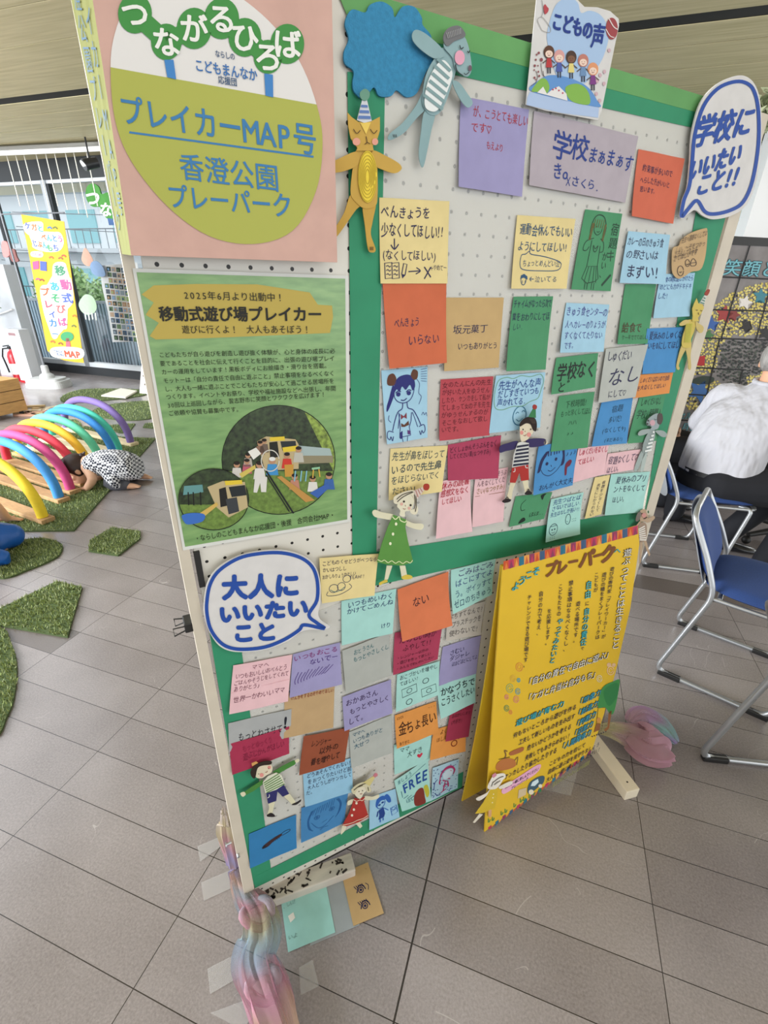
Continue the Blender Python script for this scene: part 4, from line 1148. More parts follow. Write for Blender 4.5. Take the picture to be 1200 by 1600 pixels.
class Flat:
    """shapes measured in the photo, laid onto one real plane. mapf(x, y, lift) -> point in the owner's frame"""
    def __init__(self, mapf, ox=0.0, oy=0.0, sc=1.0, jit=0.0, seed=1):
        self.mapf = mapf; self.ox, self.oy, self.sc = ox, oy, sc
        self.V = []; self.F = []; self.mi = []; self.cols = []; self.j = jit; self.r = random.Random(seed)

    def px(self, p): return np.array((self.ox + p[0] * self.sc, self.oy + p[1] * self.sc))

    def at(self, ox, oy, sc): self.ox, self.oy, self.sc = ox, oy, sc; return self

    def ci(self, c):
        if c not in self.cols: self.cols.append(c)
        return self.cols.index(c)

    def put(self, P, F, c, lift):
        o = len(self.V); self.V += [self.mapf(p[0], p[1], lift) for p in P]
        self.F += [tuple(i + o for i in f) for f in F]; self.mi += [self.ci(c)] * len(F)

    def fill(self, pts, c, lift=0.0006, smooth=False):
        P = [self.px(p) for p in pts]
        if smooth: P = catmull(P, True, 5)
        self.put(P, [tuple(range(len(P)))], c, lift); return self

    def disc(self, x, y, rx, c, lift=.0006, ry=None, n=28, rot=0.0):
        ry = ry or rx
        return self.fill([(x + rx * math.cos(a) * math.cos(rot) - ry * math.sin(a) * math.sin(rot), y + rx * math.cos(a) * math.sin(rot) + ry * math.sin(a) * math.cos(rot)) for a in (2 * PI * k / n for k in range(n))], c, lift)

    def stroke(self, pts, w, c, lift=.0009, closed=False, smooth=True):
        P = [self.px(p) for p in pts]; w *= self.sc
        if smooth and len(P) > 2: P = catmull(P, closed, 5)
        L = len(P); a = []; b = []
        for i in range(L):
            t = (P[(i + 1) % L] - P[i - 1]) if closed else (P[min(i + 1, L - 1)] - P[max(i - 1, 0)])
            n_ = np.linalg.norm(t); t = t / n_ if n_ > 1e-9 else np.array([1.0, 0])
            nn = np.array([-t[1], t[0]]) * w / 2; a.append(P[i] + nn); b.append(P[i] - nn)
        F = [(i, (i + 1) % L, L + (i + 1) % L, L + i) for i in range(L if closed else L - 1)]
        self.put(a + b, F, c, lift); return self

    def glyph(self, ch, cen, ex, ey, c, bold, lift):
        if ch in ' 　': return
        V, F = glyph(ch)
        if not len(V): return
        q = V - .5
        if self.j:
            ro = self.j * self.r.uniform(-.1, .08); cs, sn = math.cos(ro), math.sin(ro)
            q = np.stack([q[:, 0] * cs - q[:, 1] * sn, q[:, 0] * sn + q[:, 1] * cs], -1) * (1 + self.j * self.r.uniform(-.1, .06))
        m = float(np.linalg.norm(ey))
        for k, (bx, by) in enumerate(BOLD_OFF if bold > .0035 else BOLD_OFF[:1]):
            P = [cen + ex * a + ey * b + np.array((bx, by)) * bold * m for a, b in q]
            self.put(P, F, c, lift + k * 1.5e-5)

    def text(self, s, x0, y0, x1, y1, h, c, bold=0.0, lift=.0019, up=None, italic=0.0):
        a = self.px((x0, y0)); b = self.px((x1, y1)); h *= self.sc; n = len(s)
        cl_, tw = cells(s); ex = (b - a) / tw
        for ch, (x, _w) in zip(s, cl_):
            cen = a + (b - a) * x
            u = (cen - VPD); u = u / np.linalg.norm(u) if up is None else np.array(up)
            self.glyph(ch, cen, ex * 1.0, u * h + ex * italic, c, bold, lift)
        return self

    def otext(self, s, x0, y0, x1, y1, h, c, oc, bold=.045, inner=.0, lift=.0019, **k):
        self.text(s, x0, y0, x1, y1, h, oc, bold, lift, **k); self.text(s, x0, y0, x1, y1, h, c, inner, lift + .0005, **k); return self

    def col(self, s, x0, y0, x1, y1, w, c, bold=0.0, lift=.0019, exd=None):
        """vertical text from (x0,y0) top to (x1,y1) bottom"""
        a = self.px((x0, y0)); b = self.px((x1, y1)); n = len(s); st = (b - a) / n
        ex = np.array(exd if exd is not None else (1.0, -.2)); ex = ex / np.linalg.norm(ex) * w * self.sc
        for i, ch in enumerate(s):
            cen = a + st * (i + .5)
            if ch in 'ー―「」『』':
                self.glyph(ch, cen, st * .95, ex * 1.0, c, bold, lift)
            else:
                self.glyph(ch, cen, ex, -st, c, bold, lift)
        return self

    def build(self, name, parent, th=0.0, nrm=None, matf=ink):
        bm = bmesh.new(); vs = [bm.verts.new(tuple(map(float, v))) for v in self.V]
        for f, mi in zip(self.F, self.mi):
            try:
                fc = bm.faces.new([vs[i] for i in f]); fc.material_index = mi
            except ValueError: pass
        big = [f for f in bm.faces if len(f.verts) > 4]
        if th:
            r = bmesh.ops.extrude_face_region(bm, geom=list(bm.faces), use_keep_orig=True)
            vv = [g for g in r['geom'] if isinstance(g, bmesh.types.BMVert)]
            off = Vector(tuple(nrm)) * th
            for v in vv: v.co -= off
            bmesh.ops.recalc_face_normals(bm, faces=bm.faces)
        big = [f for f in bm.faces if len(f.verts) > 4]
        if big: bmesh.ops.triangulate(bm, faces=big)
        me = bpy.data.meshes.new(name); bm.to_mesh(me); bm.free()
        for c in self.cols: me.materials.append(matf(c) if c.startswith('#') else MATS[c])
        o = bpy.data.objects.new(name, me); COL.objects.link(o); o.parent = parent
        return o


class BoardThing:
    """a flat thing fixed to the board: an Empty in the board's frame, and its parts cut from sheets"""
    def __init__(self, name, label, cat, cx, cy, d, group=None):
        self.d = d; s, z = bd(cx, cy, d); self.c = (s, z)
        self.o = empty(name); self.o.matrix_world = bmat(s, z, d); tag(self.o, label, cat, group)

    def mapf(self, x, y, lift=0.0):
        s, z = bd(x, y, self.d + lift); return (s - self.c[0], z - self.c[1], lift)

    def flat(self, *a, **k): return Flat(self.mapf, *a, **k)

    def cut(self, name, pts, c, L=0, smooth=True, th=.0011, matf=paper, ox=0, oy=0, sc=1):
        f = self.flat(ox, oy, sc); f.fill(pts, c, .0012 * L, smooth); return f.build(name, self.o, th, (0, 0, 1), matf)


MATS['felt_blue'] = mat('felt_blue', '#3784ad', .95, noise=.12, nscale=160, bump=.5, bscale=500)

# ------------------------------------------------------------------ the large sign at upper left: pink face, yellow-green folded side
SD = .034
sg = BoardThing('playpark_sign', 'large pink sign with white and olive circle, top left of the board', 'sign', 340, 220, SD)
f = sg.flat()
f.fill([(126, -125), (516, -125), (527, 410), (205, 399)], '#d8ad9f', 0)
f.build('sign_face', sg.o, .004, (0, 0, 1), paper)
f = sg.flat(0, 0, 1 / 2.1429)
circ = [(370, 225), (385, 400), (440, 540), (560, 690), (700, 790), (850, 817), (980, 772), (1058, 640), (1080, 480), (1060, 350), (1000, 200), (900, 70), (770, -30), (640, -75), (520, -60), (430, 10), (385, 110)]
f.fill(circ, '#dcd9d6', .0008, True)
low = catmull([np.array(p, float) for p in circ], True, 5)
low = [p for p in low if p[1] > 225 + (p[0] - 370) * (350 - 225) / 690 - 1]
f.fill(low, '#a9ac50', .0012)
cs = [(452, 45, 66), (557, 140, 60), (650, 95, 68), (742, 62, 68), (820, 125, 64), (897, 190, 56), (962, 147, 66)]
for x, y, r in cs: f.disc(x, y, r * .86, '#3f8a41', .0016, r * 1.02)
for (a, b_) in zip(cs[:-1], cs[1:]): f.stroke([(a[0], a[1]), (b_[0], b_[1])], 62, '#3f8a41', .0018)
for ch, (x, y, r) in zip('つながるひろば', cs): f.text(ch, x - 48, y - 5, x + 48, y + 5, 104, '#e6e6e0', .025, .0022)
f.fill([(550, 200), (581, 200), (590, 266), (560, 258)], '#3f7fbe', .0022); f.fill([(885, 246), (914, 250), (915, 326), (889, 320)], '#3f7fbe', .0022)
f.text('ならしの', 720, 178, 787, 190, 26, '#36567c', .01); f.text('こどもまんなか', 652, 216, 862, 252, 46, '#3a6fae', .015); f.text('応援団', 730, 265, 794, 276, 30, '#36567c', .01)
f.text('プレイカーMAP号', 400, 364, 1062, 470, 112, '#3b78aa', .012)
f.stroke([(433, 443), (1050, 525)], 7, '#3b78aa', .0016, smooth=False)
f.text('香澄公園', 600, 555, 936, 598, 98, '#3b78aa', .008); f.text('プレーパーク', 560, 655, 980, 690, 90, '#3b78aa', .012)
f.build('printed_lettering', sg.o)
# folded side wing running back past the board's edge
wq = [bw(*bd(205, 399, SD), SD), bw(*bd(126, -125, SD), SD), bw(*bd(86, -125, .0068), .0068), bw(*bd(191, 397, .0068), .0068)]
inv = sg.o.matrix_world.inverted()
wl_ = [np.array(inv @ Vector(tuple(map(float, p)))) for p in wq]
sh = Sheet(wl_[2], wl_[1], wl_[0], wl_[3]); V, Fc = sh.grid(3, 3, .003)
side = link_mesh('side_panel', V, Fc, paper('#9b9d58'), sg.o)
ik = Ink(sh, .0008, 0.0, 3)
ik.col('香澄公園プレーパーク', .30, .06, .92, .36, '#315f80', .0); ik.col('プレイカーMAP号', .70, .02, .86, .34, '#315f80', .0)
ik.build('printed_lettering', side)

# ------------------------------------------------------------------ the green A3 poster
po = BoardThing('poster', 'green laminated poster with two round photographs, left side of the board', 'poster', 390, 640, .0062)
f = po.flat(180, 400, .316667)
f.fill([(85, 60), (1152, 97), (1160, 1310), (335, 1453)], '#dfe0da', 0); f.build('poster_sheet', po.o, .0006, (0, 0, 1), paper)
m_, nt, b = nodes('poster_grass')
tc = N(nt, 'ShaderNodeTexCoord'); mp = N(nt, 'ShaderNodeMapping'); mp.inputs['Scale'].default_value = (14, 60, 1); mp.inputs['Rotation'].default_value = (0, 0, -.2); nt.links.new(tc.outputs['Object'], mp.inputs[0])
n = N(nt, 'ShaderNodeTexNoise'); n.inputs['Scale'].default_value = 1.5; n.inputs['Detail'].default_value = 6; nt.links.new(mp.outputs[0], n.inputs[0])
r = N(nt, 'ShaderNodeValToRGB'); nt.links.new(n.outputs[0], r.inputs[0]); r.color_ramp.elements[0].position = .3; r.color_ramp.elements[1].position = .75
r.color_ramp.elements[0].color = (*srgb('#688f58'), 1); r.color_ramp.elements[1].color = (*srgb('#88ac6e'), 1)
nt.links.new(r.outputs[0], b.inputs['Base Color']); b.inputs['Roughness'].default_value = .28
f = po.flat(180, 400, .316667)
f.fill([(105, 80), (1135, 112), (1145, 1300), (345, 1435)], 'poster_grass', .0004)
# mustard brush strokes
f.fill([(130, 190), (190, 145), (400, 138), (700, 140), (960, 180), (1000, 240), (1070, 245), (1075, 300), (1060, 380), (940, 385), (700, 395), (460, 405), (200, 412), (170, 395), (215, 330), (150, 290), (190, 230)], '#b5a04e', .0008, False)
f.text('2025年6月より出動中！', 335, 192, 835, 205, 46, '#2b2a20', .004); f.text('移動式遊び場プレイカー', 215, 285, 1022, 287, 78, '#23221c', .028); f.text('遊びに行くよ！　大人もあそぼう！', 328, 362, 965, 362, 44, '#2b2a20', .004)
body = ['こどもたちが自ら遊びを創造し遊び抜く体験が、心と身体の成長に必', '要であることを社会に伝えて行くことを目的に、出張の遊び場プレイ', 'カーの運用をしています！黒板ボディにお絵描き・滑り台を搭載。', 'モットーは「自分の責任で自由に遊ぶこと」禁止事項をなるべくなく', 'し、大人も一緒に遊ぶことでこどもたちが安心して過ごせる居場所を', 'つくります。イベントやお祭り、学校や福祉施設などへ出張し、年間', '30回以上巡回しながら、習志野市に笑顔とワクワクを広げます！', 'ご依頼や協賛も募集中です。']
y0s = [488, 531, 573, 616, 657, 696, 738, 777]; x0s = [215, 220, 227, 236, 243, 250, 256, 262]; x1s = [1086, 1084, 1060, 1084, 1082, 1090, 1040, 625]; y1s = [468, 505, 540, 578, 616, 652, 682, 755]
for t, a, y, x1, y1 in zip(body, x0s, y0s, x1s, y1s): f.text(t, a, y, x1, y1, 29, '#23281c', .003)
f.text('・ならしのこどもまんなか応援団・後援　合同会社MAP・', 392, 1396, 1085, 1276, 34, '#23281c', .003)
f.build('printed_lettering', po.o)
mat('photo_trees', '#2c3a20', .3, noise=.75, nscale=120); mat('photo_leaf', '#7f9440', .3, noise=.55, nscale=150); mat('photo_lawn', '#66803a', .3, noise=.3, nscale=150)


def arc(cx, cy, rx, ry, a0, a1, n=24): return [(cx + rx * math.cos(math.radians(a0 + (a1 - a0) * k / n)), cy + ry * math.sin(math.radians(a0 + (a1 - a0) * k / n))) for k in range(n + 1)]


f = po.flat(180, 400, .316667)
cx, cy, rx, ry = 806, 1006, 278, 268
f.disc(cx, cy, rx + 3, '#15180f', .001, ry + 3, 48); f.disc(cx, cy, rx, 'photo_trees', .0012, ry, 48)
f.fill(arc(cx, cy, rx - 2, ry - 2, -62, 12), 'photo_leaf', .0014); f.fill(arc(cx, cy, rx - 2, ry - 2, 12, 168), 'photo_lawn', .0014)
f.fill([(780, 985), (1075, 985), (1075, 1020), (780, 1030)], '#8a8268', .0016); f.fill([(900, 935), (1060, 950), (1070, 985), (900, 985)], '#9fb0ae', .0016)
f.fill([(700, 915), (745, 890), (890, 905), (905, 930), (905, 1050), (740, 1060)], '#b8a67e', .0018); f.fill([(760, 920), (800, 915), (810, 990), (765, 1000)], '#23241f', .002); f.fill([(815, 915), (890, 912), (895, 950), (825, 960)], '#2b3033', .002)
f.fill([(762, 895), (835, 890), (838, 910), (765, 914)], '#d8bd3a', .0022); f.fill([(825, 945), (900, 935), (902, 962), (830, 968)], '#d8bd3a', .0024)
for x, y, s, c in ((600, 1030, 15, '#c9c4bc'), (650, 1015, 14, '#b55a6a'), (715, 925, 13, '#8a6a58'), (735, 915, 13, '#6a5a50'), (712, 1030, 17, '#d5d2cc'), (775, 1010, 17, '#3f8ac0'), (848, 985, 15, '#c4392c'), (905, 955, 15, '#b7b4a8'), (885, 1090, 15, '#b8806a'), (975, 1100, 15, '#d5d2cc'), (1055, 1085, 16, '#3a62a0'), (655, 985, 13, '#ada59a')):
    f.disc(x, y, s, '#b08668', .0026); f.disc(x, y - s * .5, s * .95, '#251d18' if c != '#3f8ac0' else '#d9d9d4', .0028, s * .6); f.fill([(x - s * 1.3, y + s), (x + s * 1.3, y + s), (x + s * 1.8, y + s * 4.2), (x - s * 1.8, y + s * 4.2)], c, .0024)
f.fill([(690, 1090), (750, 1090), (745, 1165), (720, 1165), (715, 1120), (700, 1168), (682, 1166)], '#d5d2cc', .003); f.fill([(655, 965), (695, 945), (720, 975), (682, 1005)], '#dedcd4', .003); f.fill([(612, 1075), (690, 1030), (694, 1048), (625, 1095)], '#c9b45a', .003)
f.stroke(arc(765, 1010, 44, 52, 0, 350), 5, '#c9c7bd', .0032); f.stroke([(745, 1060), (880, 1270)], 8, '#1c1e22', .0032, smooth=False); f.stroke([(745, 1080), (860, 1262)], 5, '#1c1e22', .0032, smooth=False)
f.fill([(798, 1090), (820, 1085), (985, 1205), (940, 1215)], '#b88a48', .0034); f.fill([(960, 1170), (1050, 1120), (1060, 1140), (1000, 1195)], '#3a5fa8', .0034)
for x in (890, 920, 945): f.stroke([(x, 1060), (x - 6, 1112)], 6, '#7fb3c8', .003)
f.stroke([(970, 1050), (1010, 1045)], 10, '#8fc09a', .003); f.stroke([(978, 1055), (975, 1095)], 6, '#caa24a', .003); f.stroke([(1005, 1052), (1010, 1090)], 6, '#caa24a', .003)
f.fill([(835, 1030), (880, 1028), (878, 1088), (838, 1090)], '#bf8f3c', .0026)
f.build('round_photograph', po.o)
f = po.flat(180, 400, .316667)
cx, cy, rx, ry = 486, 1201, 172, 150
f.disc(cx, cy, rx + 3, '#15180f', .0036, ry + 3, 40); f.disc(cx, cy, rx, 'photo_trees', .0038, ry, 40); f.fill(arc(cx, cy, rx - 2, ry - 2, 10, 170), 'photo_lawn', .004)
f.fill([(340, 1135), (430, 1128), (435, 1165), (335, 1180)], '#5f8f8f', .0042); f.fill([(455, 1140), (530, 1110), (640, 1115), (655, 1240), (560, 1290), (500, 1240)], '#b8a67e', .0042)
f.fill([(512, 1150), (545, 1140), (560, 1230), (520, 1240)], '#201f1b', .0044); f.fill([(560, 1140), (640, 1130), (648, 1180), (575, 1190)], '#252a2c', .0044); f.fill([(545, 1200), (600, 1190), (612, 1260), (560, 1275)], '#3a3d40', .0046); f.fill([(540, 1110), (625, 1105), (628, 1125), (545, 1132)], '#d8bd3a', .0048)
f.fill([(400, 1280), (500, 1215), (510, 1228), (440, 1285)], '#c9a95a', .0048); f.fill([(330, 1280), (380, 1268), (440, 1275), (430, 1310), (360, 1325), (338, 1308)], '#3a6ab8', .005, True)
for x in (360, 385, 420): f.stroke([(x, 1165), (x + 3, 1230)], 6, '#1c1c18', .0044)
f.build('round_photograph', po.o)

# ------------------------------------------------------------------ speech bubbles
def bubble(label, out, line, w, texts, ox, oy, sc, cen, d, h):
    t = BoardThing('speech_bubble', label, 'sign', *cen, d)
    f = t.flat(ox, oy, sc); f.fill(out, '#dedbd9', 0, True); f.build('bubble_card', t.o, .003, (0, 0, 1), paper)
    f = t.flat(ox, oy, sc); f.stroke(line, w, '#234a9c', .0009, True)
    for s, x0, y0, x1, y1, hh, b_ in texts: f.text(s, x0, y0, x1, y1, hh, '#234a9c', b_, .001, italic=.1)
    f.build('brush_lettering', t.o)
    return t


bubble('white speech bubble reading in blue to grown-ups, on the lower board edge',
       [(140, 480), (165, 340), (240, 230), (390, 140), (560, 100), (730, 95), (880, 135), (970, 210), (1010, 330), (1012, 480), (995, 570), (1020, 625), (1085, 668), (1030, 690), (940, 690), (860, 710), (760, 780), (600, 840), (450, 858), (330, 850), (240, 800), (170, 690), (140, 580)],
       [(160, 480), (185, 350), (255, 245), (400, 155), (560, 120), (720, 115), (860, 150), (950, 220), (988, 330), (985, 470), (925, 580), (985, 640), (1040, 682), (890, 655), (850, 695), (740, 765), (600, 820), (450, 838), (340, 828), (260, 785), (190, 690), (162, 580)], 26,
       [('大人に', 270, 378, 860, 352, 190, .055), ('いいたい', 245, 580, 925, 520, 140, .075), ('こと', 350, 720, 690, 700, 150, .065)], 290, 840, .208333, (410, 940), .017, 0)
bubble('white speech bubble reading in blue to school, on the board top right corner',
       [(790, 1025), (800, 940), (822, 880), (835, 760), (845, 620), (885, 480), (960, 395), (1050, 355), (1110, 365), (1150, 420), (1168, 520), (1168, 680), (1145, 850), (1100, 960), (1030, 1010), (950, 1028), (900, 1015), (860, 985), (830, 1000)],
       [(795, 1015), (806, 940), (832, 870), (845, 760), (858, 630), (897, 500), (965, 415), (1050, 382), (1110, 395), (1140, 440), (1156, 530), (1155, 680), (1128, 845), (1085, 945), (1025, 985), (950, 1003), (905, 992), (868, 940), (830, 975)], 17,
       [('学校に', 862, 620, 1135, 560, 165, .026), ('いいたい', 835, 800, 1080, 710, 120, .032), ('こと!!', 870, 870, 1070, 815, 120, .032)], 800, 0, 1 / 3, (1130, 230), .014, 0)

# ------------------------------------------------------------------ the heart card at the top
hc = BoardThing('heart_card', 'white card with pale blue heart and children drawn on a globe, board top', 'card', 885, 95, .012)
f = hc.flat(820, 0, .13333)
f.fill([(10, 1225), (140, -40), (250, -90), (420, -120), (560, -80), (640, 20), (700, 80), (850, 85), (1000, 130), (1100, 220), (1105, 300), (1050, 560), (980, 900), (900, 1300), (860, 1410), (430, 1330), (240, 1295)], '#dedcda', 0, False)
f.build('card_sheet', hc.o, .0008, (0, 0, 1), paper)
f = hc.flat(820, 0, .13333)
f.fill([(330, 130), (400, 20), (520, -30), (620, 30), (660, 150), (760, 125), (880, 170), (960, 290), (980, 450), (930, 640), (850, 790), (700, 980), (560, 960), (380, 890), (290, 600), (260, 400)], '#a3bddc', .0006, True)
f.fill([(30, 1140), (60, 1075), (870, 1260), (860, 1380), (440, 1325), (20, 1230)], '#a9bddc', .0006)
f.text('こどもの', 325, 235, 800, 365, 230, '#243c86', .036, .0014); f.text('声', 790, 410, 935, 430, 310, '#243c86', .022, .0014)
f.disc(1020, 335, 70, '#9a4448', .0012, 128); f.stroke([(985, 215), (1040, 310), (1090, 345)], 12, '#ddd0cc', .0018); f.stroke([(950, 340), (1000, 420), (1050, 440)], 10, '#ddd0cc', .0018)
f.fill([(60, 1060), (180, 930), (300, 880), (480, 900), (640, 960), (760, 1040), (850, 1180), (870, 1255), (500, 1180)], '#5f8fc8', .0009, True)
f.fill([(80, 1060), (180, 930), (250, 930), (290, 1020), (250, 1100), (150, 1080)], '#7fae4c', .0012, True); f.fill([(480, 1020), (600, 980), (700, 1020), (760, 1120), (750, 1225), (580, 1200), (500, 1130)], '#7fae4c', .0012, True)
f.fill([(145, 1085), (215, 1015), (260, 1100), (330, 1040), (400, 1010), (490, 1100), (500, 1180), (300, 1125)], '#dedcda', .0016)
for x, y in ((330, 1050), (365, 1035), (400, 1060), (445, 1090)): f.disc(x, y, 10, '#b8405a', .002)
for x, y, hr, bc, rot in ((285, 620, '#5a3a2a', '#b0363a', 0), (405, 670, '#d09a96', '#4a5aa0', 0), (545, 680, '#4a342a', '#d8c87a', 0), (685, 720, '#b8786a', '#6a8ab0', .1), (800, 820, '#d8946a', '#7a3a80', .15)):
    f.disc(x, y - 10, 62, hr, .0016, 78); f.disc(x, y + 12, 44, '#e8cdbc' if hr != '#4a342a' else '#7a5640', .002, 42)
    f.fill([(x - 24, y + 62), (x + 24, y + 62), (x + 38, y + 170), (x - 38, y + 170)], bc, .0018)
    f.stroke([(x - 24, y + 80), (x - 75, y + 120)], 12, '#5a4a44', .0016); f.stroke([(x + 24, y + 80), (x + 70, y + 120)], 12, '#5a4a44', .0016)
    f.stroke([(x - 14, y + 168), (x - 14, y + 240)], 14, '#3a3c4a', .0016); f.stroke([(x + 14, y + 168), (x + 14, y + 240)], 14, '#3a3c4a', .0016)
    f.stroke([(x - 14, y + 22), (x, y + 32), (x + 14, y + 22)], 5, '#7a2a2a', .0024); f.disc(x - 16, y + 4, 4, '#33211c', .0024); f.disc(x + 16, y + 4, 4, '#33211c', .0024)
f.fill([(220, 80), (240, 50), (262, 80), (280, 100), (270, 140), (235, 165)], '#b0464e', .0012, True)
for x, y, s in ((165, 620, 16), (195, 700, 22), (140, 640, 12), (130, 700, 13), (118, 770, 16), (155, 770, 10), (112, 820, 10), (160, 840, 12), (115, 910, 14), (170, 890, 14), (130, 930, 9)): f.disc(x, y, s * .8, '#8a4a50', .0012, s)
for x, y in ((935, 840), (990, 590), (885, 880), (850, 950), (930, 980), (880, 1180), (840, 1100)): f.disc(x, y, 18, '#c8a8b0', .0012, 24)
for p in ([(215, 830), (225, 900)], [(190, 740), (205, 860), (235, 900)], [(130, 830), (150, 900), (130, 970)], [(70, 1010), (130, 970)]): f.stroke(p, 6, '#5a4a4a', .0012)
f.stroke([(200, 0), (215, 120), (195, 200)], 5, '#7a7a7a', .0012); f.stroke([(150, 230), (200, 200), (250, 250), (300, 330), (290, 380), (210, 360), (180, 310)], 6, '#9a9896', .0012, True)
f.build('printed_picture', hc.o)

# ------------------------------------------------------------------ cut-out felt and paper figures
cl = BoardThing('felt_cloud', 'blue felt cloud at the top left of the green frame', 'cut-out', 605, 78, .0075)
f = cl.flat(500, 0, .3); f.fill([(125, 270), (150, 200), (130, 120), (165, 50), (235, 65), (260, 25), (320, 8), (375, 40), (390, 90), (430, 35), (490, 35), (530, 90), (535, 130), (580, 190), (570, 260), (590, 320), (555, 370), (530, 430), (500, 490), (450, 505), (400, 470), (370, 500), (310, 500), (280, 455), (230, 515), (180, 480), (170, 430), (175, 370), (130, 330)], 'felt_blue', 0, True)
f.build('felt_piece', cl.o, .003, (0, 0, 1))

GFIG = 'paper cut-out figures on the board'


def fig(name, label, cx, cy, d=.013): return BoardThing(name, label, 'paper cut-out', cx, cy, d, GFIG)


# grey dog with striped belly, top
t = fig('dog_cutout', 'blue-grey dog cut-out with striped belly, swinging from the blue cloud', 690, 140)
K = dict(ox=500, oy=0, sc=.3)
t.cut('leg', [(545, 470), (590, 520), (500, 620), (440, 690), (380, 725), (355, 725), (365, 695), (430, 640), (500, 550)], '#8fb0b4', 0, **K)
t.cut('leg', [(545, 580), (600, 580), (580, 680), (560, 780), (540, 865), (525, 860), (515, 800), (525, 700)], '#8fb0b4', 1, **K)
t.cut('body', [(600, 300), (650, 245), (720, 300), (705, 380), (690, 430), (660, 520), (620, 590), (570, 595), (535, 540), (540, 450), (560, 370)], '#93b3b7', 2, **K)
t.cut('arm', [(480, 180), (500, 155), (550, 175), (630, 245), (650, 290), (600, 305), (540, 270), (490, 220)], '#93b3b7', 3, **K)
t.cut('arm', [(690, 425), (725, 430), (770, 490), (795, 530), (785, 555), (760, 555), (720, 500)], '#8fb0b4', 3, **K)
t.cut('head', [(645, 240), (670, 190), (740, 180), (770, 230), (785, 300), (790, 360), (775, 395), (750, 395), (715, 370), (700, 340), (690, 300)], '#93b3b7', 4, **K)
t.cut('ear', [(645, 180), (670, 145), (720, 133), (750, 160), (755, 190), (700, 215), (665, 240), (645, 215)], '#77777a', 5, **K)
f = t.flat(500, 0, .3); f.fill([(610, 335), (650, 315), (690, 380), (665, 470), (620, 565), (580, 580), (545, 545), (560, 430)], '#dfe3e2', .0048, True)
for k in range(6): f.stroke([(570 + 14 * k - 28, 555 - 38 * k - 60), (640 + 8 * k, 590 - 40 * k - 20)], 17, '#7d9a9c', .0054, smooth=False)
f.disc(728, 300, 26, '#dc9fb4', .007, 38); f.stroke([(728, 235), (735, 255), (748, 245)], 5, '#2c3438', .007); f.stroke([(768, 265), (775, 275), (780, 262)], 5, '#2c3438', .007)
f.stroke([(705, 335), (715, 370), (745, 395)], 6, '#2c3438', .007); f.disc(782, 355, 9, '#6a5560', .007, 16); f.stroke([(750, 380), (760, 388), (778, 375)], 4, '#2c3438', .007)
for k in range(3): f.stroke([(380 + 8 * k, 700), (385 + 7 * k, 716)], 4, '#2c3438', .004)
for k in range(9): f.stroke([(660 + 9 * k, 170 - 3 * k), (668 + 8 * k, 200 - 3 * k)], 4, '#9a9a9c', .0076)
f.build('drawn_details', t.o)

# orange cat with party hat
t = fig('cat_cutout', 'large orange cat cut-out in a blue striped party hat, left green strip', 568, 265)
t.cut('leg', [(165, 1010), (230, 1060), (190, 1090), (120, 1190), (75, 1245), (40, 1250), (40, 1215), (75, 1190), (125, 1110)], '#d0a548', 0, **K)
t.cut('leg', [(225, 1060), (290, 1050), (275, 1150), (265, 1220), (290, 1300), (270, 1315), (250, 1295), (235, 1180)], '#d0a548', 0, **K)
t.cut('body', [(190, 780), (270, 775), (295, 830), (300, 920), (300, 1010), (290, 1070), (230, 1085), (175, 1040), (160, 1000), (168, 900)], '#d2a84c', 1, **K)
t.cut('arm', [(190, 790), (200, 855), (130, 890), (60, 900), (28, 885), (35, 855), (90, 830)], '#d2a84c', 2, **K)
t.cut('arm', [(275, 785), (340, 810), (410, 850), (425, 880), (390, 902), (330, 885), (280, 855)], '#d2a84c', 2, **K)
t.cut('head', [(143, 585), (165, 610), (200, 635), (265, 632), (312, 608), (312, 680), (300, 720), (275, 760), (280, 785), (190, 785), (195, 770), (160, 720), (148, 660)], '#d2a84c', 3, False, **K)
t.cut('party_hat', [(193, 625), (220, 520), (245, 520), (270, 630), (230, 640)], '#d9dbe0', 4, False, **K)
t.cut('pompom', [(235, 462), (258, 480), (255, 510), (235, 525), (212, 510), (210, 480)], '#6fa08a', 5, **K)
f = t.flat(500, 0, .3)
for y0, y1, x0, x1 in ((545, 560, 212, 250), (573, 590, 205, 258), (602, 620, 198, 266)): f.fill([(x0 + 3, y0), (x1 - 3, y0 + 2), (x1, y1), (x0, y1 - 2)], '#5a78b0', .006)
f.fill([(210, 640), (266, 636), (240, 700)], '#e2c25a', .0048)
f.disc(248, 920, 50, '#e6cb3c', .0032, 135)
for k in range(6): f.stroke(arc(248, 920, 46 - 7 * k, 128 - 18 * k, 20 * k, 350 + 20 * k), 4, '#b59a28', .0038)
for x in (192, 280): f.stroke([(x - 18, 672), (x, 695), (x + 18, 678)], 4, '#4a3018', .0052)
f.stroke([(240, 710), (245, 740), (232, 752)], 4, '#4a3018', .0052); f.stroke([(245, 740), (262, 750)], 4, '#4a3018', .0052); f.disc(190, 738, 20, '#dc9a86', .005, 20); f.disc(287, 738, 16, '#dc9a86', .005, 18)
for k in range(3): f.stroke([(55 + 8 * k, 1222), (60 + 6 * k, 1240)], 4, '#4a3018', .002); f.stroke([(262 + 7 * k, 1285), (262 + 7 * k, 1303)], 4, '#4a3018', .002)
f.build('drawn_details', t.o)

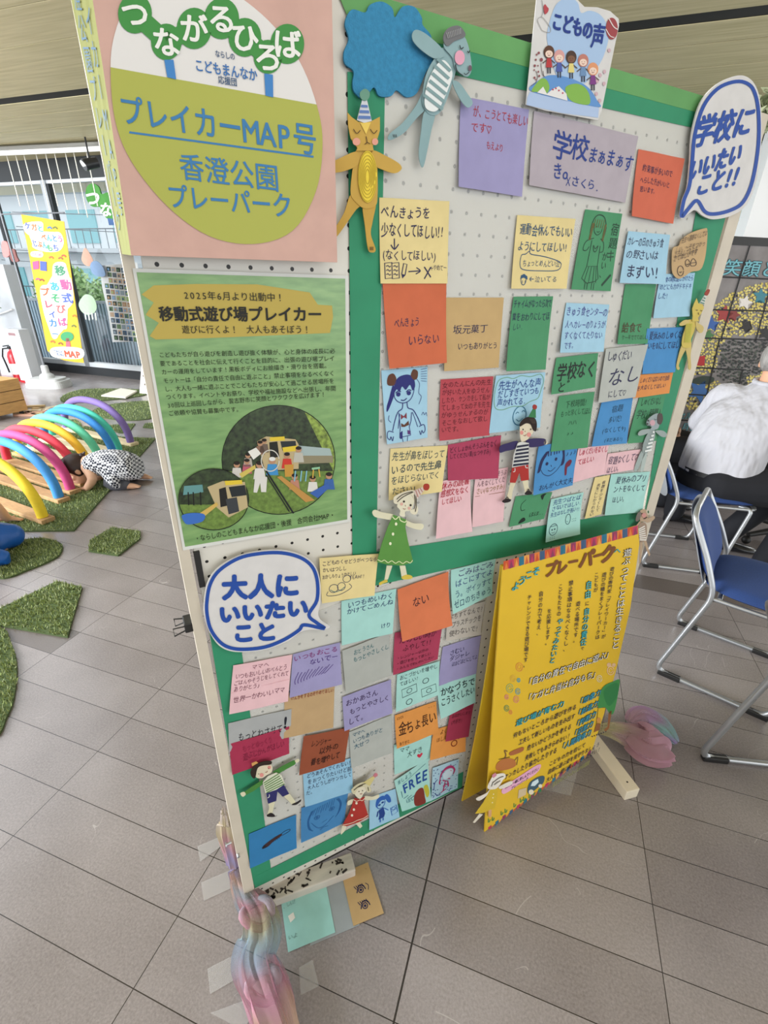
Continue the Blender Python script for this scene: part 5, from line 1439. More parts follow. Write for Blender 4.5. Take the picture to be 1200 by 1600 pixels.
# boy with green party hat
t = fig('boy_cutout', 'boy cut-out in black striped shirt, red shorts and green party hat', 822, 705, .019)
K = dict(ox=770, oy=560, sc=.191667)
t.cut('leg', [(150, 1010), (190, 1000), (165, 1070), (150, 1150), (115, 1150), (130, 1080)], '#e3d9b8', 0, **K); t.cut('leg', [(245, 990), (285, 985), (290, 1040), (305, 1090), (270, 1100), (255, 1050)], '#e3d9b8', 0, **K)
t.cut('shoe', [(78, 1165), (110, 1145), (148, 1150), (140, 1168), (95, 1178)], '#2c2426', 1, **K); t.cut('shoe', [(262, 1105), (285, 1080), (318, 1092), (315, 1108), (280, 1112)], '#2c2426', 1, **K)
t.cut('arm', [(205, 675), (185, 735), (110, 755), (60, 768), (62, 715), (130, 690)], '#3a3262', 0, **K); t.cut('arm', [(280, 662), (420, 655), (425, 705), (330, 725), (290, 715)], '#3a3262', 0, **K)
t.cut('hand', [(418, 665), (440, 670), (445, 695), (420, 703)], '#e3d9b8', 0, **K)
t.cut('shorts', [(158, 895), (290, 860), (295, 990), (232, 1000), (218, 930), (185, 1015), (140, 1012)], '#b8332e', 2, False, **K)
t.cut('shirt', [(205, 690), (235, 680), (295, 690), (290, 780), (290, 865), (158, 890), (170, 790)], '#dcdcd8', 3, False, **K)
t.cut('head', [(222, 560), (250, 510), (310, 495), (340, 540), (330, 600), (300, 640), (285, 660), (240, 680), (225, 645)], '#e6d9bc', 4, **K)
t.cut('hair', [(222, 555), (235, 510), (280, 480), (330, 475), (358, 520), (355, 590), (330, 585), (310, 540), (270, 530)], '#2f2320', 5, **K)
t.cut('party_hat', [(292, 478), (335, 400), (350, 402), (352, 485)], '#3d8452', 6, False, **K); t.cut('pompom', [(343, 376), (360, 388), (357, 410), (340, 416), (327, 405), (328, 385)], '#a83a34', 7, **K)
f = t.flat(770, 560, .191667)
for k in range(6): f.fill([(178 + 20 - 4 * k * 1.5, 712 + 30 * k), (294, 698 + 30 * k), (292, 714 + 30 * k), (188 - 4 * k * 1.5 + 5, 730 + 30 * k)], '#23263a', .0042)
for x, y in ((247, 580), (310, 578)): f.disc(x, y, 5, '#2a201c', .0056, 7)
f.disc(236, 605, 14, '#d98f86', .0054, 17); f.disc(295, 622, 17, '#d98f86', .0054, 19); f.stroke([(250, 625), (262, 632), (272, 620)], 4, '#8a3a30', .0056); f.stroke([(262, 590), (266, 600)], 4, '#8a3a30', .0056)
f.stroke([(165, 925), (180, 920), (180, 895)], 5, '#dcdcd8', .0034); f.stroke([(265, 870), (270, 890), (288, 892)], 5, '#dcdcd8', .0034)
f.stroke([(100, 1150), (118, 1130), (130, 1150)], 7, '#2c2426', .0024); f.stroke([(285, 1085), (290, 1065), (302, 1085)], 7, '#2c2426', .0024)
for k in range(4): f.stroke([(300 + 12 * k, 490), (325 + 8 * k, 530)], 3, '#5a4a40', .0066)
f.build('drawn_details', t.o)

# girl in green dress
t = fig('girl_cutout', 'girl cut-out in a green dress with a red pompom hat, on the crossing green strip', 625, 830, .02)
K = dict(ox=570, oy=560, sc=.191667)
t.cut('leg', [(180, 1690), (225, 1690), (190, 1800), (160, 1815)], '#e6e0c0', 0, False, **K); t.cut('leg', [(285, 1690), (330, 1690), (345, 1770), (325, 1790), (300, 1780)], '#e6e0c0', 0, False, **K)
t.cut('shoe', [(60 + 60, 1830), (175, 1805), (185, 1822), (150, 1835), (125, 1850)], '#e2c64a', 1, **K); t.cut('shoe', [(300, 1785), (345, 1765), (385, 1775), (382, 1795), (320, 1802)], '#e2c64a', 1, **K)
t.cut('arm', [(62, 1255), (85, 1235), (140, 1255), (235, 1275), (220, 1315), (140, 1305), (80, 1290)], '#e6e0c0', 0, **K); t.cut('arm', [(340, 1325), (400, 1345), (470, 1350), (480, 1375), (455, 1398), (390, 1385), (335, 1360)], '#e6e0c0', 0, **K)
t.cut('dress', [(235, 1275), (275, 1290), (345, 1318), (330, 1370), (350, 1480), (395, 1660), (300, 1690), (180, 1680), (100, 1660), (140, 1510), (190, 1370)], '#5f9a45', 2, False, **K)
t.cut('head', [(270, 1180), (290, 1120), (350, 1090), (400, 1130), (395, 1200), (370, 1240), (330, 1250), (325, 1290), (285, 1280), (290, 1240), (265, 1210)], '#e8e2c6', 3, **K)
t.cut('hair', [(240, 1130), (270, 1110), (330, 1085), (400, 1075), (420, 1110), (420, 1180), (435, 1230), (420, 1270), (385, 1268), (370, 1240), (405, 1220), (400, 1150), (360, 1100), (290, 1150), (270, 1185), (240, 1180), (235, 1150)], '#e8dfc4', 4, **K)
t.cut('party_hat', [(400, 1080), (470, 1050), (485, 1075), (425, 1148)], '#e0cfc4', 5, False, **K); t.cut('pompom', [(490, 1025), (520, 1025), (528, 1050), (512, 1075), (485, 1072), (478, 1045)], '#b03a2c', 6, **K)
f = t.flat(570, 560, .191667)
for k in range(3): f.stroke([(415 + 18 * k, 1075 - 9 * k), (435 + 18 * k, 1130 - 20 * k)], 8, '#b07a70', .0066, smooth=False)
for p in ([(260, 1150), (310, 1110), (390, 1085)], [(265, 1170), (320, 1125), (395, 1090)], [(405, 1110), (412, 1180), (400, 1230)], [(418, 1120), (422, 1190), (412, 1250)]): f.stroke(p, 6, '#3a342c', .006)
f.disc(320, 1167, 8, '#2a201c', .0046, 9); f.disc(374, 1197, 8, '#2a201c', .0046, 9); f.stroke([(312, 1222), (322, 1230), (334, 1225)], 4, '#8a3a30', .0046); f.disc(300, 1188, 12, '#d9a89a', .0044, 12); f.disc(362, 1222, 12, '#d9a89a', .0044, 12); f.stroke([(330, 1195), (332, 1208)], 4, '#8a3a30', .0046)
f.stroke([(225, 1290), (250, 1312), (280, 1290), (290, 1320), (325, 1335), (342, 1320)], 8, '#d9e2b0', .0036)
for x, y in ((255, 1350), (230, 1432), (208, 1510)): f.disc(x, y, 10, '#e4e6c4', .0036, 13)
f.stroke([(105, 1640), (135, 1655), (160, 1645), (190, 1665), (220, 1650), (250, 1670), (280, 1655), (310, 1672), (340, 1655), (370, 1668), (390, 1645)], 6, '#d9e2b0', .0036)
f.build('drawn_details', t.o)

# small yellow cat at right
t = fig('cat_cutout', 'small yellow cat cut-out with a red-tipped striped hat, on the board right edge', 1083, 520)
K = dict(ox=940, oy=320, sc=.175)
t.cut('leg', [(720, 1250), (765, 1260), (720, 1350), (690, 1430), (698, 1460), (685, 1475), (668, 1450), (680, 1380)], '#d4bd74', 0, **K); t.cut('leg', [(750, 1260), (800, 1265), (795, 1350), (800, 1440), (792, 1475), (775, 1460), (770, 1380)], '#d4bd74', 0, **K)
t.cut('body', [(770, 1030), (840, 1040), (830, 1120), (800, 1200), (795, 1270), (725, 1270), (720, 1200), (745, 1110)], '#d9c25e', 1, **K)
t.cut('arm', [(700, 1060), (740, 1030), (780, 1030), (780, 1055), (730, 1078), (700, 1078)], '#d4bd74', 2, **K); t.cut('arm', [(840, 1040), (870, 1060), (910, 1090), (905, 1130), (880, 1145), (850, 1110)], '#d4bd74', 2, **K)
t.cut('head', [(850, 835), (865, 880), (900, 885), (915, 920), (890, 970), (860, 1010), (870, 1040), (810, 1040), (815, 990), (810, 930), (828, 880)], '#d9c25e', 3, False, **K)
t.cut('party_hat', [(875, 880), (925, 800), (940, 810), (915, 890)], '#d9dcd4', 4, False, **K); t.cut('pompom', [(920, 795), (950, 755), (968, 765), (945, 810)], '#a8483c', 5, **K)
f = t.flat(940, 320, .175)
for k in range(3): f.stroke([(884 + 14 * k, 872 - 22 * k), (918 + 5 * k, 882 - 22 * k)], 10, '#4a7a6a', .0056, smooth=False)
for x, y in ((852, 935), (892, 940)): f.stroke([(x - 8, y), (x, y + 10), (x + 8, y + 2)], 4, '#4a3018', .0048)
f.stroke([(868, 960), (866, 975), (874, 982)], 4, '#4a3018', .0048)
for k in range(6): f.stroke([(760 + 10 * k, 1060), (745 + 8 * k, 1230)], 5, '#b9b83c', .003)
f.build('drawn_details', t.o)

# grey dog at right
t = fig('dog_cutout', 'small grey dog cut-out with grey-white stripes, on the board right green strip', 1018, 690)
K = dict(ox=880, oy=560, sc=.175)
t.cut('leg', [(700, 830), (735, 840), (700, 920), (660, 1000), (635, 1005), (650, 940)], '#a5b3b0', 0, **K); t.cut('leg', [(725, 830), (750, 840), (735, 930), (715, 1005), (690, 1005), (700, 930)], '#b7c5c0', 0, **K)
t.cut('body', [(780, 640), (815, 640), (820, 700), (790, 780), (755, 840), (712, 840), (715, 770), (745, 690)], '#9aa8a6', 1, **K)
t.cut('arm', [(670, 670), (700, 640), (780, 630), (785, 650), (730, 680), (680, 690)], '#a0aeac', 2, **K); t.cut('arm', [(825, 645), (890, 645), (925, 675), (915, 700), (880, 700), (835, 665)], '#a0aeac', 2, **K)
t.cut('head', [(745, 570), (770, 530), (840, 490), (870, 530), (860, 590), (840, 630), (780, 640), (790, 610), (752, 600)], '#9fadb0', 3, **K); t.cut('ear', [(865, 490), (885, 500), (890, 550), (870, 590), (845, 575), (845, 510)], '#5a504e', 4, **K)
f = t.flat(880, 560, .175)
for k in range(6): f.stroke([(730 + 14 * k, 830 - 34 * k), (790 + 5 * k, 815 - 32 * k)], 15, '#e2e6e4', .003, smooth=False)
f.disc(797, 575, 24, '#c8a0a8', .0046, 26); f.stroke([(815, 540), (825, 550), (835, 542)], 4, '#33383a', .0048); f.disc(754, 585, 7, '#4a4444', .0048, 10); f.stroke([(758, 600), (772, 602), (780, 590)], 4, '#33383a', .0048); f.disc(760, 556, 8, '#3a3636', .0048, 9)
f.build('drawn_details', t.o)

# brown dog at the lower right corner of the upper frame
t = fig('dog_cutout', 'tan dog cut-out with a brown striped belly, where the board frame meets the yellow sign', 1005, 830, .016)
K = dict(ox=985, oy=780, sc=.075)
t.cut('leg', [(200, 860), (255, 880), (240, 1100), (215, 1320), (185, 1340), (200, 1100)], '#c0a488', 0, False, **K); t.cut('leg', [(280, 880), (330, 850), (370, 1000), (415, 1150), (390, 1195), (340, 1060)], '#c0a488', 0, False, **K)
t.cut('arm', [(150, 520), (210, 440), (230, 480), (100, 650), (0, 760), (0, 690)], '#c0a488', 1, False, **K); t.cut('arm', [(300, 440), (420, 380), (490, 350), (510, 390), (460, 450), (350, 490)], '#c0a488', 1, **K)
t.cut('body', [(180, 540), (250, 480), (330, 520), (345, 650), (330, 800), (250, 900), (190, 820), (160, 680)], '#a8907c', 2, **K)
t.cut('head', [(210, 240), (310, 210), (340, 280), (370, 370), (330, 440), (250, 470), (200, 440), (215, 340)], '#c0a488', 3, **K); t.cut('ear', [(110, 430), (150, 300), (210, 260), (220, 330), (190, 420), (140, 465)], '#7d736c', 4, **K)
f = t.flat(985, 780, .075)
for k in range(7): f.stroke([(170 + 4 * k, 690 + 36 * k - 60), (300 + 6 * k, 560 + 48 * k)], 26, '#e4ded6', .0042, smooth=False)
f.disc(285, 335, 48, '#c98f88', .0048, 50); f.stroke([(280, 410), (320, 395), (350, 370)], 20, '#4a3a34', .0052); f.disc(240, 300, 14, '#4a3a34', .005); f.disc(372, 265, 16, '#2c5a34', .005, 30)
f.build('drawn_details', t.o)

# boy in green striped shirt, lower board
t = fig('boy_cutout', 'boy cut-out leaping in a green striped shirt and navy shorts, lower left board', 428, 1230, .014)
K = dict(ox=340, oy=1080, sc=.183333)
t.cut('leg', [(435, 950), (485, 940), (475, 1000), (460, 1055), (425, 1055), (440, 1000)], '#e0dab8', 0, **K); t.cut('leg', [(570, 900), (605, 870), (640, 910), (665, 950), (640, 970), (600, 930)], '#e0dab8', 0, **K)
t.cut('shoe', [(420, 1060), (455, 1040), (488, 1058), (480, 1072), (430, 1070)], '#2c2426', 1, **K); t.cut('shoe', [(632, 968), (680, 945), (710, 925), (708, 940), (670, 968)], '#2c2426', 1, **K)
t.cut('arm', [(230, 860), (300, 810), (385, 755), (390, 790), (310, 850), (240, 885)], '#4a8a3c', 0, False, **K); t.cut('arm', [(470, 690), (550, 640), (650, 590), (670, 600), (660, 625), (560, 680), (510, 710)], '#4a8a3c', 0, False, **K)
t.cut('hand', [(195, 875), (225, 860), (240, 880), (215, 900)], '#e0dab8', 1, **K); t.cut('hand', [(660, 590), (690, 578), (697, 595), (672, 612)], '#e0dab8', 1, **K)
t.cut('shorts', [(415, 870), (565, 800), (610, 875), (555, 900), (510, 855), (500, 935), (430, 960)], '#2f2f6a', 2, False, **K)
t.cut('shirt', [(385, 780), (430, 725), (500, 695), (545, 715), (575, 790), (500, 840), (408, 870)], '#e2e2cc', 3, False, **K)
t.cut('head', [(305, 670), (340, 620), (420, 610), (465, 640), (460, 690), (420, 715), (380, 740), (330, 735)], '#e6d9bc', 4, **K)
t.cut('hair', [(280, 700), (295, 660), (330, 625), (400, 598), (460, 600), (450, 625), (380, 635), (340, 660), (320, 740), (295, 735)], '#33261f', 5, **K); t.cut('party_hat', [(295, 640), (345, 612), (330, 600), (290, 615)], '#d8a05a', 6, False, **K)
f = t.flat(340, 1080, .183333)
for k in range(6): f.stroke([(392 + 5 * k, 785 + 16 * k), (520 + 10 * k, 705 + 17 * k)], 8, '#5f8a4a', .0042, smooth=False)
f.disc(350, 705, 4, '#2a201c', .0056); f.disc(435, 660, 4, '#2a201c', .0056); f.disc(375, 715, 17, '#d98f86', .0054); f.disc(440, 650, 14, '#d98f86', .0054); f.stroke([(405, 690), (418, 692), (425, 680)], 4, '#8a3a30', .0056)
f.stroke([(425, 910), (440, 900), (440, 880)], 5, '#dcdcd8', .0034)
f.build('drawn_details', t.o)

# girl in red dress, lower board
t = fig('girl_cutout', 'girl cut-out in a red dress with a pink party hat, bottom of lower board', 560, 1260, .014)
K = dict(ox=520, oy=1070, sc=.2)
t.cut('leg', [(75, 1100), (110, 1095), (95, 1140), (65, 1172), (62, 1160)], '#e3ddc0', 0, False, **K); t.cut('leg', [(175, 1080), (210, 1070), (232, 1105), (212, 1122)], '#e3ddc0', 0, False, **K)
t.cut('arm', [(250, 870), (310, 875), (360, 858), (355, 885), (310, 900), (250, 898)], '#e3ddc0', 0, **K); t.cut('arm', [(118, 912), (160, 895), (165, 920), (120, 942)], '#e3ddc0', 0, **K)
t.cut('dress', [(170, 885), (205, 895), (250, 875), (245, 915), (280, 1030), (200, 1075), (110, 1105), (75, 1100), (130, 1000)], '#b8332c', 2, False, **K)
t.cut('head', [(170, 850), (190, 800), (240, 790), (265, 820), (240, 850), (225, 880), (205, 890)], '#e6dec4', 3, **K)
t.cut('hair', [(150, 815), (200, 775), (260, 760), (290, 790), (300, 830), (270, 840), (250, 800), (200, 810), (170, 855), (150, 840)], '#d8d0ac', 4, **K); t.cut('party_hat', [(240, 765), (315, 715), (330, 725), (290, 790)], '#d9cb86', 5, False, **K); t.cut('pompom', [(322, 700), (340, 690), (352, 705), (335, 722), (318, 718)], '#cf7a86', 6, **K)
f = t.flat(520, 1070, .2)
for x, y in ((185, 925), (165, 975), (150, 1020)): f.disc(x, y, 9, '#e6d9c4', .0034, 10)
f.stroke([(160, 895), (185, 910), (210, 900), (230, 905), (250, 885)], 5, '#e6c9b4', .0036); f.stroke([(80, 1095), (110, 1090), (130, 1085), (160, 1075), (190, 1060), (220, 1050), (245, 1040), (275, 1020)], 5, '#e6c9b4', .0034)
for p in ([(165, 825), (210, 790), (260, 770)], [(275, 800), (280, 830)], [(200, 800), (235, 785)]): f.stroke(p, 5, '#4a4230', .006)
f.disc(205, 835, 4, '#2a201c', .0046); f.disc(232, 828, 4, '#2a201c', .0046); f.stroke([(212, 852), (222, 855), (230, 848)], 4, '#8a3a30', .0046)
f.build('drawn_details', t.o)

# cloud-cut tan note (pinned over the pale blue one)
t = BoardThing('shaped_note', 'tan note cut like a cloud with smiling doodles, by the right green strip', 'sticky note', 1077, 395, .010, GUP)
t.cut('paper_sheet', [(715, 310), (690, 365), (640, 385), (628, 480), (630, 590), (655, 640), (690, 660), (740, 640), (800, 600), (880, 580), (915, 510), (935, 400), (945, 230), (915, 212), (800, 250)], '#cdab7c', 0, ox=940, oy=320, sc=.175)
f = t.flat(940, 320, .175, jit=1.0)
for s, x0, y0, x1, y1 in (('先生へ宿題なくしては', 715, 320, 945, 250), ('しい。〜そをつかっ', 660, 405, 930, 340), ('ようもしてもらう', 650, 450, 860, 400), ('さてほしいです', 645, 485, 860, 415)): f.text(s, x0, y0, x1, y1, 62, '#3a2c28', .002)
for x, y, r_ in ((706, 590, 34), (768, 520, 24)): f.stroke(arc(x, y, r_ * .8, r_ * 1.3, 0, 350, 10), 5, '#3a2c28', .001); f.stroke([(x - 10, y + 8), (x, y + 16), (x + 10, y + 4)], 5, '#3a2c28', .001)
f.stroke([(800, 545), (798, 510), (820, 480), (845, 510), (840, 540)], 5, '#3a2c28', .001, True); f.stroke([(800, 520), (842, 515)], 5, '#3a2c28', .001)
f.build('handwriting', t.o)

# binder clip on the left post
mb = MB(); c_ = bd(318, 966, -.02)
mb.box((0, 0, 0), (.032, .02, .03), bev=.002); mb.tube([(-.012, -.004, .012), (-.034, -.008, .016), (-.034, .008, .016), (-.012, .004, .012)], .0014, 6); mb.tube([(-.012, -.004, -.012), (-.03, -.012, -.018), (-.03, .004, -.018), (-.012, .004, -.012)], .0014, 6)
o = mb.build('binder_clip', blackm); o.matrix_world = bmat(.006, c_[1], -.017); tag(o, 'black binder clip on the board left post beside the lower speech bubble', 'clip')

# ================================================================== the yellow A-frame sign
# the front leaf leans back so that its ridge stays clear of the board
aFL = fl(757, 1300)
_lean = .053 / .885
an = BN + np.array([0, 0, 1.0]) * _lean; an /= np.linalg.norm(an)
AF = lambda x, y: vpl(x, y, aFL, an)
aFR, aTL, aTR = AF(925, 1172), AF(785, 885), AF(997, 823)
aRL = fl(722, 1252); aRR = aRL + (aFR - aFL) * np.array([1, 1, 0])
ac = (aFL + aFR + aRL + aRR) / 4; ac[2] = 0
af = empty('folding_sign', tuple(ac)); tag(af, 'yellow tent-folded floor sign with playpark writing, standing against the board', 'floor sign')
yelm = mat('yellow_sheet', '#dcb426', .5, noise=.03, nscale=12)


def amap(x, y, lift=0.0): return vpl(x, y, aFL, an) + an * lift - ac


# front leaf: the four corners lie on one plane, traced where the sheet ends
f = Flat(amap); f.fill([(785, 885), (997, 823), (999, 850), (985, 950), (962, 1050), (944, 1115), (925, 1172), (840, 1236), (757, 1300)], 'yellow_sheet', 0); f.build('front_leaf', af, .004, an)
R_ = [aRL - ac, aRR - ac]; T_ = [amap(785, 885) - an * .004, amap(997, 823) - an * .004]
sh = Sheet(T_[0], T_[1], R_[1], R_[0], curl=lambda u, v: .012 * math.sin(PI * v)); V, Fc = sh.grid(4, 12, .004); link_mesh('rear_leaf', V, Fc, yelm, af)
f = Flat(amap, 710, 810, .25, jit=.6, seed=4)
pal = ['#c4502c', '#2f6f86', '#d87a3a', '#b83a5a', '#e09a4a', '#3f5a7a', '#c8643a', '#8a3a5a']
n = 26
for k in range(n):
    x0 = 305 + (1145 - 305) * k / n; x1 = 305 + (1145 - 305) * (k + 1) / n
    yt = lambda x: 268 - (x - 305) * .268; yb = lambda x: 322 - (x - 305) * .268
    f.fill([(x0, yt(x0)), (x1, yt(x1)), (x1, yb(x1)), (x0, yb(x0))], pal[(k * 3) % 8], .0008)
    f.fill([(x0 + 4, yb(x0)), ((x0 + x1) / 2, yt((x0 + x1) / 2) + 6), (x1 - 4, yb(x1))], pal[(k * 5 + 2) % 8], .0012)
DK = '#22203a'; TE = '#3aa6b0'; WH = '#e9e6d8'
for ch, x, y in (('よ', 380, 420), ('う', 420, 385), ('こ', 462, 350), ('そ', 508, 328)): f.otext(ch, x - 28, y + 8, x + 28, y - 8, 62, '#49b6bc', '#1d5a6a', .03)
for ch, x, y, s in (('プ', 600, 315, 90), ('レ', 670, 300, 90), ('ー', 740, 268, 80), ('パ', 825, 250, 105), ('ー', 895, 230, 80), ('ク', 958, 218, 110)): f.text(ch, x - s * .42, y + 8, x + s * .42, y - 8, s * 1.15, '#7a4a26', .05)
f.otext('へ', 992, 205, 1040, 195, 46, '#49b6bc', '#1d5a6a', .03)
f.col('遊ぶってことは生きること', 1082, 185, 1000, 815, 54, DK, .035); f.col('遊ぶってことは生きること', 1082, 185, 1000, 815, 54, WH, 0, .0026)
for s, a, b_, c_, d_, w_ in (('遊びの専門家「プレイワーカー」が', 985, 300, 928, 750, 30), ('遊びの種をまくプレーパークは', 935, 335, 890, 755, 30), ('こどもが', 886, 335, 880, 460, 28), ('に', 828, 515, 826, 545, 26), ('で', 798, 800, 796, 822, 24), ('遊べる場所です。', 772, 515, 752, 775, 30), ('禁止事項はなるべくなくし、', 728, 385, 690, 830, 32), ('こどもたちの', 662, 405, 650, 610, 28), ('を応援します。', 592, 560, 576, 790, 30), ('自分の力で考え、', 540, 452, 522, 730, 30), ('チャレンジできる遊び場です。', 468, 475, 440, 930, 30)):
    f.col(s, a, b_, c_, d_, w_, DK, .006)
for s, a, b_, c_, d_, w_ in (('自由', 838, 385, 830, 500, 44), ('自分の責任', 826, 555, 800, 795, 42), ('やってみたいと', 662, 620, 605, 905, 42)):
    f.col(s, a, b_, c_, d_, w_, '#1d4a5a', .03); f.col(s, a, b_, c_, d_, w_, '#49b6bc', .0, .0026)
f.at(710, 1030, .25)
for s, x0, y0, x1, y1, h in (('「自分の責任で自由に遊ぶ」', 440, 150, 985, -45, 56), ('「ケガと弁当は自分もち」', 440, 248, 900, 80, 56)): f.otext(s, x0, y0, x1, y1, h, WH, DK, .032)
f.otext('遊び場が育む力', 382, 398, 685, 270, 46, '#49b6bc', '#1d4a5a', .04)
for s, x0, y0, x1, y1, h in (('何もないところから遊びを作る', 365, 478, 762, 292, 40), ('工夫して新しいものを生み出す', 400, 520, 752, 350, 40), ('危ないかどうかを考える', 452, 555, 730, 415, 40), ('失敗してもあきらめない！', 440, 618, 725, 470, 40), ('ケンカしたり協力したりする', 310, 738, 640, 562, 42), ('こどもの力を信じて', 590, 655, 818, 530, 36), ('自由に遊ぶ姿を見守りましょう', 582, 705, 905, 525, 36), ('大人も一緒に楽しんでください！', 572, 755, 912, 555, 36)): f.text(s, x0, y0, x1, y1, h, DK, .008)
for s, x0, y0, x1, y1, h in (('「想像力', 762, 275, 915, 200, 52), ('「創造力', 752, 345, 898, 270, 52), ('「判断力', 742, 415, 885, 335, 52), ('「忍耐力', 730, 475, 868, 395, 52), ('「人間関係力', 655, 555, 855, 450, 52)): f.otext(s, x0, y0, x1, y1, h, '#49a6c0', '#1d4a5a', .03)
f.text('習志野市子どもまんなか応援団', 610, 785, 842, 640, 34, '#8a8a52', .01)
# tree with swing, logs, pink brush bubble, van, grass, bubbles
f.fill([(895, 300), (910, 210), (935, 165), (985, 140), (1030, 128), (1020, 220), (995, 330), (970, 340), (940, 300)], '#3f8a4a', .0012, True); f.fill([(930, 200), (990, 150), (1025, 160), (1010, 240), (960, 290)], '#2f7a44', .0014, True)
f.fill([(962, 320), (982, 322), (965, 430), (945, 450), (930, 440), (955, 420)], '#8a5a34', .0012); f.stroke([(890, 300), (955, 300)], 7, '#8a5a34'); f.stroke([(898, 305), (880, 440)], 3, '#5a4a2a'); f.stroke([(945, 305), (915, 450)], 3, '#5a4a2a'); f.disc(900, 380, 14, '#c98f4a', .0016, 18); f.fill([(885, 400), (912, 400), (905, 440), (870, 455)], '#8a5a34', .0016)
for k in range(7): f.disc(860 + 14 * k, 482 - 5 * k, 4, DK, .001)
f.fill([(345, 580), (400, 555), (430, 548), (428, 570), (390, 590), (348, 600)], '#a5623a', .0012, True); f.fill([(265, 650), (310, 620), (370, 625), (380, 665), (320, 690), (262, 690)], '#b5703c', .0012, True); f.stroke([(300, 640), (320, 600), (312, 570), (330, 575)], 8, '#7a5a34'); f.stroke([(275, 625), (345, 610)], 4, '#4a3a24'); f.stroke([(370, 640), (395, 610), (388, 660)], 5, '#7a5a34')
f.fill([(295, 815), (330, 780), (420, 720), (500, 668), (535, 655), (535, 680), (500, 720), (420, 770), (330, 830), (300, 838)], '#e3a9c4', .0012, True); f.text('大人も一緒に楽しんでください', 315, 800, 525, 680, 24, DK, .004, .0018); f.text('プレーパーク', 350, 808, 460, 740, 22, DK, .004, .0018)
f.fill([(455, 820), (470, 770), (520, 735), (560, 730), (555, 770), (520, 800), (470, 840)], '#3f5a6a', .0012, True); f.fill([(475, 790), (485, 765), (520, 745), (525, 765), (500, 790)], '#cfe0e6', .0016); f.disc(478, 828, 16, '#e0d8c0', .0016); f.disc(535, 790, 12, '#e0d8c0', .0016)
f.fill([(395, 870), (400, 815), (450, 800), (445, 845)], '#cbb894', .0012)
for x, y in ((210, 1020), (235, 1010), (290, 975), (315, 960), (370, 925), (410, 895), (430, 885), (465, 870), (490, 850), (530, 830)): f.stroke([(x, y), (x + 2, y - 26)], 5, '#3f8a4a'); f.stroke([(x + 6, y - 2), (x + 14, y - 20)], 5, '#3f8a4a')
for x, y, r_, c in ((405, 48, 26, '#d98a4a'), (365, 120, 20, '#d9b04a'), (345, 180, 26, '#8ab07a'), (395, 200, 18, '#5aa0a8'), (385, 250, 20, '#d98a7a'), (325, 305, 18, '#5a8a5a'), (350, 330, 12, '#d98a4a'), (400, 130, 12, '#5aa0a8'), (325, 235, 14, '#d98a7a'), (905, 120, 20, '#d9d0b0'), (975, 70, 26, '#e3c0a4')): f.stroke(arc(x, y, r_ * .8, r_, 0, 345, 12), 4, c, .001); f.stroke(arc(x, y, r_ * .4, r_ * .5, 0, 345, 10), 3, c, .001)
f.disc(965, 35, 14, '#d9b48a', .0009); f.disc(995, 35, 12, '#d9b48a', .0009)
f.build('hand_lettering', af)
# coloured paper fringe along the foot
f = Flat(amap)
n = 30
for k in range(n):
    t0 = k / n; t1 = (k + 1) / n
    a = np.array((757, 1297)) * (1 - t0) + np.array((924, 1171)) * t0; b_ = np.array((757, 1297)) * (1 - t1) + np.array((924, 1171)) * t1
    f.fill([tuple(a), tuple(b_), (b_[0] - 1, b_[1] + 5.5), (a[0] + .8, a[1] + 6)], pal[(k * 3) % 8], -.0012 + .0014 * (k % 2))
f.build('paper_fringe', af)
# fairy cut-out stuck on the left edge of the sign
fy = empty('fairy_cutout', tuple(amap(768, 1240, .004) + ac)); tag(fy, 'white-haired girl cut-out in a yellow dress at the left foot of the yellow sign', 'paper cut-out', GFIG)
fc0 = amap(768, 1240, .004)
fm = lambda x, y, lift=0.0: amap(x, y, .006 + lift) - fc0
for nm, pts, c, L, sm in (('leg', [(150, 955), (170, 960), (120, 1012), (108, 1010)], '#e6dcc8', 0, False), ('leg', [(205, 930), (225, 930), (222, 975), (205, 975)], '#e0a878', 0, False), ('arm', [(130, 855), (190, 825), (215, 800), (220, 815), (160, 865), (135, 870)], '#ece4d6', 1, True), ('arm', [(270, 785), (345, 750), (348, 770), (285, 798)], '#ece4d6', 1, True), ('dress', [(215, 800), (260, 785), (255, 850), (240, 915), (170, 945), (120, 950), (170, 880)], '#dcb92c', 2, False), ('head', [(195, 790), (215, 740), (260, 715), (290, 730), (270, 770), (240, 795)], '#ece4d6', 3, True), ('hair', [(205, 760), (230, 710), (290, 695), (305, 715), (280, 740), (240, 745), (220, 780)], '#f0ebe0', 4, True), ('party_hat', [(218, 705), (240, 690), (248, 706), (226, 722)], '#d98aa0', 5, False)):
    q = Flat(fm, 710, 1030, .25); q.fill(pts, c, .0012 * L, sm); q.build(nm, fy, .0011, an, paper)
q = Flat(fm, 710, 1030, .25)
for p in ([(225, 750), (262, 722), (290, 712)], [(232, 765), (270, 738)], [(215, 775), (225, 745)]): q.stroke(p, 4, '#4a4438', .006)
for x, y in ((225, 880), (228, 850), (232, 828)): q.disc(x, y, 4, '#f0e6b0', .003)
q.build('drawn_details', fy)

# ================================================================== wooden feet, tulle, tape, fallen notes
woodw = mat('stained_white_wood', '#b9b0a6', .7, noise=.2, nscale=9, stretch=(1, 6, 1))


def plank(name, p, q, w_, z0, z1, m, label, cat, extra=None, end=0.0, parent=None):
    p = np.array(p); q = np.array(q); d = q - p; L = math.hypot(d[0], d[1]); a = math.atan2(d[1], d[0])
    mb = MB(); mb.box((L / 2, 0, (z1 - z0) / 2), (L, w_, z1 - z0), bev=.003)
    if extra: extra(mb, L)
    o = mb.build(name, m); o.location = (p[0], p[1], z0); o.rotation_euler = (0, 0, a)
    if label: tag(o, label, cat)
    return o


